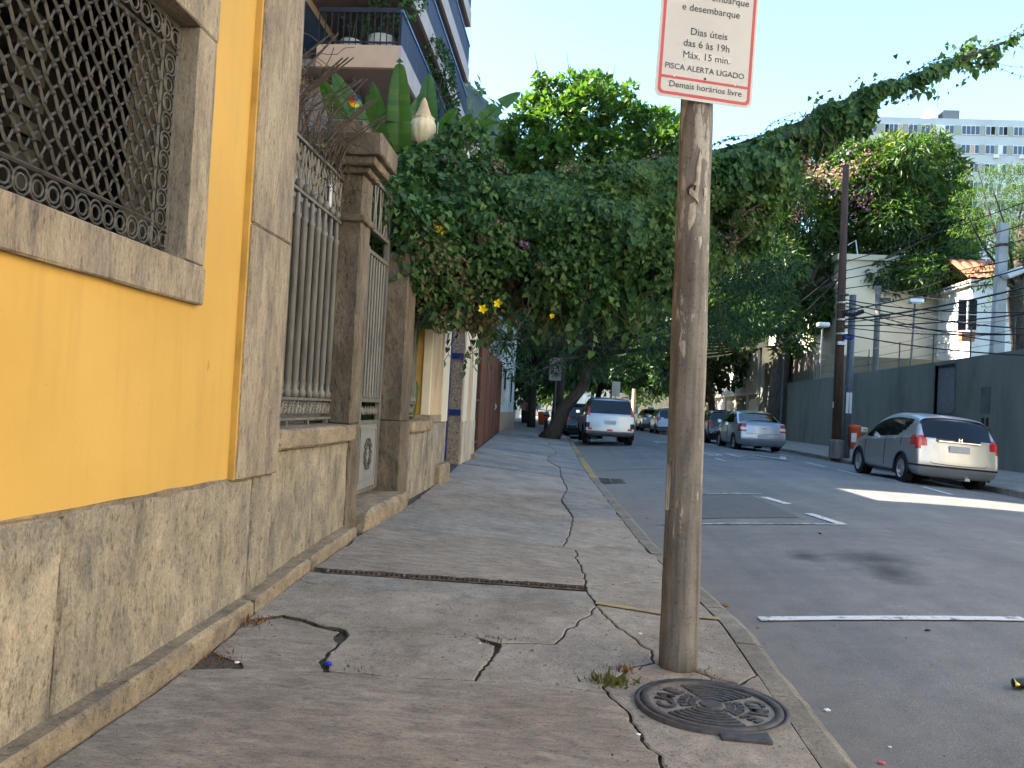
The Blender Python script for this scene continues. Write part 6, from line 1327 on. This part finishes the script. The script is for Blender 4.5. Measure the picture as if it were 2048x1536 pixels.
SUV = dict(W=1.78, H=1.68, clear=.32, top=[(-2.2, 1.58), (-1.9, 1.63), (-1.4, 1.67), (-.4, 1.68), (.3, 1.62), (1.1, 1.14), (1.6, 1.05), (2.0, .9)], belt=[(-2.2, 1.1), (-1, 1.07), (1, 1.0), (2, .75)], plan=[(-2.2, .955), (-1.8, .985), (-1, 1), (1, 1), (1.6, .97), (2.0, .86)],
  ys=[1.9, 1.65, 1.2, .9, .5, 0, -.6, -1.2, -1.6, -1.85, -1.98], nose=[(.25, 1.92), (.5, 2.02), (.75, 1.98), (.95, 1.9)], tail=[(.3, -1.98), (.42, -2.08), (.6, -2.06), (.95, -2.03), (1.1, -2.0), (1.4, -1.9), (1.6, -1.82)], nb=.12, tb=.05, wheels=(-1.28, 1.28), wr=.34, cls=cls_suv, mirror=(.85, 1.06), handles=(-.8, .2), hz=.96, seams=[(-.25, .45, 1.0)], plate=(-2.112, .80), extra=(suv_extra,), bumper='car_grey', spokes=5)
vx, vy = 1.13, 31.0
build_car('parked_car', 'silver off-roader with roof bars and dark rear bumper beside the leaning tree', (vx, vy, zr(vx, vy)+.02), R(3), SUV, 'car_silver_blue')
build_car('parked_car', 'black car parked ahead of the silver off-roader', (.35, 37.6, zr(.35, 37.6)), R(3), HATCH, 'car_dark')
build_car('parked_car', 'dark car parked further off under the far trees at the left kerb', (-.2, 43.5, zr(-.2, 43.5)), R(3), SEDAN, 'car_grey')
build_car('parked_car', 'dark car parked far off past the half hidden light hatchback', (5.2, 57, zr(5.2, 57)), R(2), SEDAN, 'car_grey')
# ------------------------------------------------------------------ wooden pole with parking sign
pb0 = Vector((.553, 4.04, zs(.553, 4.04)-.02)); ptop = Vector(onY(1393, 215, 4.04)); d_ = (ptop-pb0); PT = pb0+d_*1.75
pole = thing('wooden_pole', 'thick weathered wooden pole with flaking paint standing beside the manhole', 'pole', tuple(pb0))
pts = []; rad = []
for i in range(46):
    t = i/45; p = pb0.lerp(PT, t); pts.append(p); rad.append((.0905-.022*t)*(1+.012*math.sin(t*23)+.008*math.sin(t*61)))
mb = MB(); mb.tube(pts, rad, 28); rr = random.Random(2)
mb.v = [tuple(Vector(v)+(Vector(v)-pb0.lerp(PT, min(1, max(0, (v[2]-pb0.z)/(PT.z-pb0.z))))).normalized()*(.0022*math.sin(9*math.atan2(v[1]-4.04, v[0]-.56)+v[2]*3)+rr.uniform(-.0012, .0012))) for v in mb.v]; mb.build('shaft', 'pole_wood', pole, True)
# torn pale splinter scar and hook
def on_pole(px, py, out=.004):
    q = Vector(onY(px, py, 3.96)); t = (q.z-pb0.z)/(PT.z-pb0.z); ax = pb0.lerp(PT, t); r_ = .0905-.022*t; dx = max(-r_*.98, min(r_*.98, q.x-ax.x)); return Vector((ax.x+dx, ax.y-math.sqrt(max(0, r_*r_-dx*dx))-out, q.z))
def scar(name, poly, mat, lift):
    m = MB(); P3 = [on_pole(px, py, lift) for px, py in poly]; c = sum(P3, Vector())/len(P3)+Vector((0, -.004, 0)); n = len(P3)
    m.add(P3+[c]+[p+Vector((0, .012, 0)) for p in P3], [(i, (i+1) % n, n) for i in range(n)]+[(i+n+1, (i+1) % n+n+1, (i+1) % n, i) for i in range(n)]); return m.build(name, mat, pole)
m_plain('splinter', (.40, .35, .29), .9, .25, 30)
scar('torn_splinter', [(1400, 300), (1403, 315), (1402, 345), (1398, 372), (1396, 392), (1390, 384), (1384, 376), (1392, 360), (1393, 335)], 'splinter', .008)
scar('torn_flake', [(1386, 380), (1396, 392), (1397, 408), (1390, 398), (1380, 390), (1376, 380), (1380, 372)], 'splinter', .010)
MB().tube([on_pole(1378, 388, .002), on_pole(1376, 378, .014), on_pole(1382, 371, .02), on_pole(1390, 374, .016), on_pole(1388, 382, .004)], .006, 6).build('hook', 'iron_rust', pole)
scar('paint_flake', [(1380, 408), (1390, 404), (1392, 430), (1388, 446), (1378, 462), (1376, 440)], 'splinter', .0025); scar('paint_flake', [(1396, 476), (1403, 470), (1404, 486), (1399, 500)], 'splinter', .002)
scar('paint_flake', [(1408, 376), (1413, 372), (1414, 388), (1409, 392)], 'splinter', .003)
# flat steel strip with hook end fixed to the left of the pole
a, b = onY(1337, 920, 4.02), onY(1332, 1010, 4.02)
st_ = thing('steel_strip', 'bent flat steel strip fastened to the left side of the wooden pole', 'strip', (a[0], 4.02, b[2]))
MB().tube([(b[0]+.005, 4.0, b[2]-.25), (b[0]+.002, 3.99, b[2]), (a[0]+.001, 3.99, a[2]-.03), (a[0]+.006, 3.985, a[2]+.008), (a[0]+.016, 3.98, a[2]+.004), (a[0]+.018, 3.98, a[2]-.10), (a[0]+.014, 3.985, b[2]-.02)], .006, 6).build('strip', 'old_wood', st_)
MB().box((b[0]-.004, 3.985, b[2]-.02), (b[0]+.02, 4.03, a[2]-.02), .002).build('plate', 'cream_stain', st_)
# sign plate -----------------------------------------------------------------
sc_ = onY(1417, 207, 3.95); SY = 3.945; SW, SH = .490, .80
yaw, rol = R(14), R(-1.6)
cx = float(onY(1421, 100, SY)[0]); zb = float(onY(1416, 205, SY)[2])
SM = Matrix.Translation((cx-.012, SY, zb+SH/2))@Matrix.Rotation(yaw, 4, 'Z')@Matrix.Rotation(-rol, 4, 'Y')@Matrix.Rotation(R(90), 4, 'X')     # local x right, y up, z towards the viewer
sg = thing('parking_sign', 'white loading rules sign with red border fixed to the wooden pole', 'sign', (cx, SY, zb+SH/2))
def rrect(w_, h_, r_, n=6):
    out = []
    for (sx, sy, a0) in ((1, 1, 0), (-1, 1, 90), (-1, -1, 180), (1, -1, 270)):
        for i in range(n+1): a = R(a0+90*i/n); out.append((sx*(w_/2-r_)+r_*math.cos(a), sy*(h_/2-r_)+r_*math.sin(a)))
    return out
def plate_(name, poly, z0, z1, mat):
    n = len(poly); V = [SM@Vector((x, y, z1)) for x, y in poly]+[SM@Vector((x, y, z0)) for x, y in poly]
    return MB().add(V, [tuple(range(n)), tuple(range(2*n-1, n-1, -1))]+[(i, i+n, (i+1) % n+n, (i+1) % n) for i in range(n)]).build(name, mat, sg)
plate_('plate', rrect(SW, SH, .032), -.003, 0, 'sign_rim')
def frame_(name, o_, i_, z, mat):
    n = len(o_); V = [SM@Vector((x, y, z)) for x, y in o_]+[SM@Vector((x, y, z)) for x, y in i_]; return MB().add(V, [(i, (i+1) % n, n+(i+1) % n, n+i) for i in range(n)]).build(name, mat, sg)
plate_('face', rrect(SW-.012, SH-.012, .028), .0002, .0007, 'sign_face')
frame_('border', rrect(SW-.026, SH-.026, .026), rrect(SW-.056, SH-.056, .018), .0012, 'sign_red')
def bar_(y, h_): V = [SM@Vector(p) for p in ((-SW/2+.026, y-h_/2, .0015), (SW/2-.026, y-h_/2, .0015), (SW/2-.026, y+h_/2, .0015), (-SW/2+.026, y+h_/2, .0015))]; MB().add(V, [(0, 1, 2, 3)]).build('dividing_bar', 'sign_red', sg)
yb0 = -SH/2
bar_(yb0+.098, .013)
V = [SM@Vector(p) for p in ((-.125, yb0+.198, .0011), (.125, yb0+.198, .0011), (.125, yb0+.232, .0011), (-.125, yb0+.232, .0011))]; MB().add(V, [(0, 1, 2, 3)]).build('sticker', 'sign_patch', sg)
for s_, y_, sz, dx in (('Demais horários livre', .052, .0375, .006), ('PISCA ALERTA LIGADO', .138, .0345, -.004), ('Máx. 15 min.', .2, .0415, .0), ('das 6 às 19h', .256, .0425, -.004), ('Dias úteis', .314, .0425, .004), ('e desembarque', .428, .0425, .006), ('Permitido embarque', .492, .0425, -.002)):
    text_obj('lettering', s_, sz*1.12, SM@Matrix.Translation((dx, yb0+y_, .0022)), 'sign_ink', sg, .0003, sx=1.0)
for (x, y, mt, r_) in ((-.156, .104, 'white_metal', .006), (.15, .104, 'white_metal', .006), (.0, .112, 'iron', .0065)):
    m = MB().lathe([(r_, .001), (r_*.8, .004), (.0005, .005)], (0, 0, 0), 10); m.v = [tuple(SM@Vector((v[0]+x, v[1]+yb0+y, v[2]))) for v in m.v]; m.build('bolt', mt, sg)
# upper half (above the picture): the round no-parking emblem
m = MB()
A = [(.115*math.cos(2*math.pi*i/40), .26+.115*math.sin(2*math.pi*i/40)) for i in range(40)]; B = [(.09*math.cos(2*math.pi*i/40), .26+.09*math.sin(2*math.pi*i/40)) for i in range(40)]; frame_('emblem_ring', A, B, .0013, 'sign_red'); text_obj('emblem_letter', 'E', .16, SM@Matrix.Translation((0, .205, .0014)), 'sign_ink', sg, .0003, bold=.003)

# ------------------------------------------------------------------ far street furniture
f0 = onY(1110, 840, 40); FX = float(f0[0])
fs = thing('far_parking_sign', 'small white parking sign on a grey post beside the leaning tree', 'sign', (FX, 33.4, .2)); FY = 33.4
c = onY(1111, 738, FY); x, z = float(c[0]), float(c[2])
MB().tube([(x+.05, FY+.05, .15), (x+.05, FY+.05, z+.4)], .035, 8).build('post', 'pole_grey', fs); MB().box((x-.24, FY-.01, z-.46), (x+.24, FY+.01, z+.46), .008).build('plate', 'sign_face', fs)
m = MB().lathe([(.16, -.001), (.20, -.001), (.20, -.012), (.16, -.012)], (x, FY-.012, z+.20), 24, 'y').build('ring', 'sign_red', fs); text_obj('letter', 'E', .26, Matrix.Translation((x, FY-.02, z+.11))@Matrix.Rotation(R(90), 4, 'X'), 'sign_ink', fs, .002, bold=.008)
for k in range(6): MB().box((x-.16+.02*(k % 2), FY-.016, z-.08-k*.06), (x+.16-.03*(k % 3), FY-.011, z-.06-k*.06)).build('text_line', 'sign_ink', fs)
c = onY(1475-0, 622+0, 60)
c = onY(1232, 778, 45); t = thing('notice_post', 'pale square notice on a thin post at the far kerb', 'sign', (c[0], 45, .1)); MB().tube([(c[0], 45, 0), (c[0], 45, c[2]+.3)], .03, 6).build('post', 'pole_grey', t); MB().box((c[0]-.22, 44.95, c[2]-.4), (c[0]+.22, 44.98, c[2]+.4), .01).build('board', 'cream', t)
c = onY(1084, 822, 40); t = thing('litter_bin', 'small red bin on the far left sidewalk beyond the leaning tree', 'bin', (c[0], 40, .2)); MB().lathe([(.001, .45), (.15, .45), (.19, 1.0), (.2, 1.06), (.001, 1.1)], (c[0], 40, 0), 14).build('body', 'bin_orange', t, True); MB().tube([(c[0]+.22, 40, .1), (c[0]+.22, 40, 1.4)], .03, 6).build('post', 'pole_grey', t)
t = thing('striped_post', 'pale post catching sun at the far road corner', 'post', (0, 0, 0)); c = onY(1266, 830, 70); t.location = (c[0], 70, 0); ORG[t.name] = Vector((c[0], 70, 0)); MB().tube([(c[0], 70, 0), (c[0], 70, c[2]+2.2)], .16, 8).build('shaft', 'cream', t)
# motorcycle by the leaning tree
c = onY(1092, 845, 37); bx = float(c[0]); by = 37.0; mz0 = zs(bx, by)
mo = thing('motorcycle', 'dark motorcycle parked on the sidewalk behind the leaning trunk', 'motorcycle', (bx, by, mz0))
for yy in (-.62, .62):
    wh = MB().lathe([(.22, -.04), (.30, -.05), (.32, 0), (.30, .05), (.22, .04)], (bx, by+yy, mz0+.32), 20, 'x').build('wheel', 'tyre', mo, True); MB().lathe([(.001, 0), (.21, .01), (.22, 0)], (bx, by+yy, mz0+.32), 14, 'x').build('rim', 'rim', wh)
MB().tube([(bx, by-.62, mz0+.34), (bx, by-.2, mz0+.45), (bx, by+.3, mz0+.5), (bx, by+.45, mz0+.95)], .06, 8).build('frame', 'car_dark', mo); MB().lathe([(.001, -.28), (.13, -.2), (.15, 0), (.12, .2), (.001, .26)], (bx, by+.12, mz0+.78), 12, 'y').build('tank', 'car_dark', mo, True)
MB().box((bx-.12, by-.65, mz0+.74), (bx+.12, by-.08, mz0+.84), .03).build('saddle', 'trim_black', mo); MB().tube([(bx-.36, by+.35, mz0+1.08), (bx, by+.48, mz0+1.0), (bx+.36, by+.35, mz0+1.08)], .02, 6).build('handlebar', 'chrome', mo)
MB().box((bx-.44, by+.30, mz0+1.2), (bx-.30, by+.32, mz0+1.3), .02).build('mirror', 'chrome', mo); MB().lathe([(.001, -.05), (.08, -.02), (.09, .05)], (bx, by+.62, mz0+.95), 12, 'y').build('headlight', 'lamp_clear', mo, True); MB().box((bx-.09, by-.72, mz0+.68), (bx+.09, by-.66, mz0+.76), .01).build('tail_lamp', 'tail_red', mo)

# ------------------------------------------------------------------ two people far down the sidewalk
def person(label, loc, heading, top, bottom, seed, stride=.16, H=1.68):
    """one continuous skinned body; clothes and hair are children"""
    J = dict(pel=(0, 0, .53), chest=(0, .01, .74), neck=(0, .01, .845), head0=(0, .02, .885), head1=(0, .02, .965), shl=(-.105, 0, .80), shr=(.105, 0, .80), ell=(-.135, -.03, .635), elr=(.135, .02, .635), hal=(-.14, .03, .49), har=(.14, .07, .50),
             hil=(-.05, 0, .51), hir=(.05, 0, .51), knl=(-.055, stride*.5, .285), knr=(.055, -stride*.25, .28), anl=(-.055, stride*.6, .045), anr=(.055, -stride*.8, .06), tol=(-.06, stride*.6+.085, .015), tor=(.06, -stride*.8+.08, .02))
    Rd = dict(pel=(.078, .06), chest=(.082, .058), neck=(.033, .033), head0=(.043, .05), head1=(.044, .052), shl=(.035, .035), shr=(.035, .035), ell=(.024, .024), elr=(.024, .024), hal=(.02, .016), har=(.02, .016), hil=(.055, .055), hir=(.055, .055), knl=(.033, .033), knr=(.033, .033), anl=(.022, .024), anr=(.022, .024), tol=(.02, .014), tor=(.02, .014))
    E = [('pel', 'chest'), ('chest', 'neck'), ('neck', 'head0'), ('head0', 'head1'), ('chest', 'shl'), ('chest', 'shr'), ('shl', 'ell'), ('shr', 'elr'), ('ell', 'hal'), ('elr', 'har'), ('pel', 'hil'), ('pel', 'hir'), ('hil', 'knl'), ('hir', 'knr'), ('knl', 'anl'), ('knr', 'anr'), ('anl', 'tol'), ('anr', 'tor')]
    names = list(J); me = bpy.data.meshes.new('person'); me.from_pydata([tuple(c_*H for c_ in J[n]) for n in names], [(names.index(a), names.index(b)) for a, b in E], [])
    o = bpy.data.objects.new('person', me); COL.objects.link(o); sm = o.modifiers.new('skin', 'SKIN'); ss = o.modifiers.new('sub', 'SUBSURF'); ss.levels = ss.render_levels = 2
    lay = me.skin_vertices[0].data if me.skin_vertices else None
    if lay is None:
        bm = bmesh.new(); bm.from_mesh(me); bm.verts.layers.skin.verify(); bm.to_mesh(me); bm.free(); lay = me.skin_vertices[0].data
    for k, n in enumerate(names): lay[k].radius = tuple(r_*H for r_ in Rd[n]); lay[k].use_root = (n == 'pel')
    dg = bpy.context.evaluated_depsgraph_get(); m2 = bpy.data.meshes.new_from_object(o.evaluated_get(dg)); bpy.data.objects.remove(o)
    o = bpy.data.objects.new('person', m2); COL.objects.link(o); m2.materials.clear()
    for mt in ('skin', top, bottom): m2.materials.append(MAT[mt])
    for p in m2.polygons:
        z = p.center.z/H; x = abs(p.center.x)/H; p.material_index = 1 if (.53 < z < .83 and not (x > .12 and z < .70)) else (2 if .08 < z <= .53 and x < .115 else 0); p.use_smooth = True
    tag(o, label, 'person'); o.location = loc; o.rotation_euler.z = heading; ORG[o.name] = Vector((0, 0, 0))
    hr = MB().lathe([(.001, .062), (.035, .055), (.052, .03), (.055, 0), (.05, -.05), (.042, -.075)], (0, 0, 0), 14); hr.v = [(x*H, (y*1.1+.008)*H, (z+.955)*H) for x, y, z in hr.v]; h_ = hr.build('hair', 'trim_black', o, True)
    return o
pa, pb2 = onY(1046, 850, 50), onY(1060, 850, 50)
person('distant walker in a pinkish top on the far left sidewalk', (float(pa[0]), 50, zs(float(pa[0]), 50)), R(175), 'cloth_pink', 'cloth_dark', 1); person('distant walker in dark clothes beside the one in pink', (float(pb2[0])+.1, 51, zs(float(pb2[0]), 51)), R(-5), 'cloth_dark', 'cloth_dark', 2, .2, 1.74)

# ------------------------------------------------------------------ weeds and litter
def weed(px, py, n, h, seed, label, mat='grass', spread=.06, zf=zs):
    x, y = onG(px, py, zf); rg = np.random.default_rng(seed); P = np.column_stack([x+rg.normal(0, spread, n), y+rg.normal(0, spread*.7, n), np.zeros(n)]); P[:, 2] = [zf(a, b)-.01 for a, b in P[:, :2]]
    o = leaf_mesh('weed', P, np.column_stack([rg.normal(0, .7, n), rg.normal(0, .7, n), np.ones(n)*.9]), rg.normal(size=(n, 3)), h*(.4+.8*rg.random(n)), 'lance', mat, None, None, (x, y, zf(x, y))); return tag(o, label, 'weed')
weed(1225, 1365, 130, .055, 1, 'tuft of dry and green weeds in the crack beside the manhole', spread=.05); weed(1245, 1340, 60, .04, 2, 'small dry weeds in the crack left of the wooden pole', 'dead_leaf', .04); weed(985, 1278, 40, .035, 3, 'sprig of weed in the hole of a broken slab'); weed(715, 1342, 34, .03, 4, 'low green weed beside the blue bottle cap'); weed(445, 1312, 40, .03, 5, 'dry litter and weed in the pit by the ledge', 'dead_leaf'); weed(1042, 1126, 26, .022, 6, 'tiny green weed in the slab above the drain grate'); weed(515, 1246, 36, .05, 7, 'heap of pine coloured needles at the ledge', 'dead_leaf', .05)
weed(1400, 1345, 40, .03, 8, 'dry orange leaves at the foot of the wooden pole', 'dead_leaf', .04); weed(1420, 1362, 30, .03, 9, 'dry orange leaves lying on the manhole rim', 'dead_leaf', .03)
def pebble(px, py, s_, mat, label, zf=zs, name='litter', flat=.4, cat='litter'):
    x, y = onG(px, py, zf); z = zf(x, y); bm = bmesh.new(); bmesh.ops.create_icosphere(bm, subdivisions=1, radius=s_); r_ = random.Random(int(px*7+py))
    for v in bm.verts: v.co = Vector((v.co.x*r_.uniform(.7, 1.3), v.co.y*r_.uniform(.6, 1.1), v.co.z*flat*r_.uniform(.7, 1.2)))
    V = [(v.co.x+x, v.co.y+y, v.co.z+z+s_*flat*.6) for v in bm.verts]; bm.verts.index_update(); F = [[v.index for v in f.verts] for f in bm.faces]; bm.free(); return tag(mesh_obj(name, V, F, mat, None, False, None, (x, y, z)), label, cat)
pebble(1280, 1268, .012, 'litter_white', 'white paper scrap left of the wooden pole'); pebble(960, 1288, .010, 'litter_white', 'white scrap in the hole of the broken slab'); pebble(1276, 1470, .012, 'litter_white', 'pale pebble in the crack beside the manhole'); pebble(474, 1326, .013, 'litter_white', 'white scrap in the pit beside the ledge'); pebble(1655, 1422, .018, 'litter_white', 'crumpled white paper in the gutter', zr); pebble(1780, 1495, .010, 'litter_white', 'white speck of paper on the asphalt', zr)
pebble(1450, 1213, .035, 'dead_leaf', 'curled brown leaf in the gutter by the yellow stripe', zr, 'fallen_leaf', .4, 'leaf'); pebble(1515, 1256, .012, 'dead_leaf', 'tiny red leaf near the end of the thick white line', zr, 'fallen_leaf', .4, 'leaf'); pebble(1762, 1527, .015, 'sign_red', 'small red scrap on the asphalt by the kerb', zr); pebble(1855, 1262, .018, 'trim_black', 'small dark stone beside the thick white line', zr, 'stone', .5, 'stone'); pebble(1640, 1068, .02, 'trim_black', 'dark pebble near the short white dash', zr, 'stone', .5, 'stone')
bcx, bcy = onG(657, 1331, zs); t = thing('bottle_cap', 'bright blue plastic bottle cap in the slab crack', 'cap', (bcx, bcy, zs(bcx, bcy))); MB().lathe([(.001, .014), (.013, .014), (.015, .011), (.015, 0), (.012, 0)], (bcx, bcy, zs(bcx, bcy)+.002), 16).build('shell', 'cap_blue', t, True); MB().lathe([(.0152, .002), (.0165, .002), (.0165, .005), (.0152, .005)], (bcx, bcy, zs(bcx, bcy)+.002), 16).build('ridge', 'cap_blue', t)
kx, ky = onG(2034, 1376, zr); t = thing('crushed_can', 'crushed black and gold drink can lying on the asphalt', 'can', (kx, ky, zr(kx, ky))); mb = MB(); mb.lathe([(.001, -.06), (.026, -.058), (.032, -.05), (.033, .04), (.026, .055), (.001, .057)], (0, 0, 0), 16, 'x'); mb.v = [(kx+.03+x*1.0+y*.3, ky+y*1.1+.2*x, zr(kx, ky)+.026+z*(.62+.25*math.sin(x*60))) for x, y, z in mb.v]; mb.build('body', 'black_plastic', t, True)
m_gloss('gold', (.65, .48, .12), .3, .8); mb = MB(); mb.lathe([(.0325, -.052), (.0345, -.05), (.0345, -.03), (.0325, -.028)], (0, 0, 0), 16, 'x'); mb.v = [(kx+.03+x*1.0+y*.3, ky+y*1.1+.2*x, zr(kx, ky)+.026+z*(.62+.25*math.sin(x*60))) for x, y, z in mb.v]; mb.build('band', 'gold', t, True)
# scattered small grit and leaf crumbs, nobody could count them
rg = np.random.default_rng(17); n = 900; X_ = rg.uniform(-1.6, 1.0, n); Y_ = rg.uniform(2.2, 12, n)**1.0; near = rg.random(n) < .45; X_[near] = -1.62+np.abs(rg.normal(0, .05, near.sum())); P = np.column_stack([X_, Y_, [zs(a, b)+.004 for a, b in zip(X_, Y_)]])
leaf_mesh('leaf_crumbs', P, np.column_stack([rg.normal(size=n), rg.normal(size=n), rg.normal(0, .15, n)]), np.column_stack([rg.normal(0, .3, n), rg.normal(0, .3, n), np.ones(n)]), rg.uniform(.005, .02, n), 'oval', 'dead_leaf', None, 'stuff')['label'] = 'dry leaf crumbs and grit scattered over the sidewalk'
n = 1100; X_ = rg.uniform(-1.6, .9, n); Y_ = 2.2+9*rg.random(n)**1.5; P = np.column_stack([X_, Y_, [zs(a, b)+.0045 for a, b in zip(X_, Y_)]])  # dark flakes laid on the slabs, pits' darkness put into their colour
leaf_mesh('pit_flakes', P, np.column_stack([rg.normal(0, 1.6, n), rg.normal(0, .6, n), rg.normal(0, .08, n)]), np.column_stack([rg.normal(0, .15, n), rg.normal(0, .15, n), np.ones(n)]), rg.uniform(.008, .03, n)*(.4+.6*rg.random(n)), 'oval', 'pit_dark', None, 'stuff')['label'] = 'dark flakes standing for chipped pits in the slabs'
n = 500; X_ = rg.uniform(1.12, 6.5, n); Y_ = rg.uniform(2.5, 16, n); P = np.column_stack([X_, Y_, [zr(a, b)+.004 for a, b in zip(X_, Y_)]])
leaf_mesh('road_grit', P, np.column_stack([rg.normal(size=n), rg.normal(size=n), rg.normal(0, .15, n)]), np.column_stack([rg.normal(0, .3, n), rg.normal(0, .3, n), np.ones(n)]), rg.uniform(.006, .02, n), 'oval', 'leaf_vine_dry', None, 'stuff')['label'] = 'scraps and grit scattered over the asphalt'

# ------------------------------------------------------------------ haze in the air
hz = MB().box((-1010, -110, -1.7), (610, 1010, 440)).build('haze', 'cream'); hz['kind'] = 'stuff'; hz['label'] = 'thin pale haze filling the air'
hm = bpy.data.materials.new('haze_air'); hm.use_nodes = True; hn = hm.node_tree; hn.nodes.remove(hn.nodes['Principled BSDF'])
pv_ = hn.nodes.new('ShaderNodeVolumePrincipled'); pv_.inputs['Color'].default_value = (.50, .74, 1, 1); pv_.inputs['Density'].default_value = .000022; pv_.inputs['Anisotropy'].default_value = .3
hn.links.new(pv_.outputs[0], hn.nodes['Material Output'].inputs['Volume']); hz.data.materials.clear(); hz.data.materials.append(hm)
SC.cycles.volume_bounces = 0
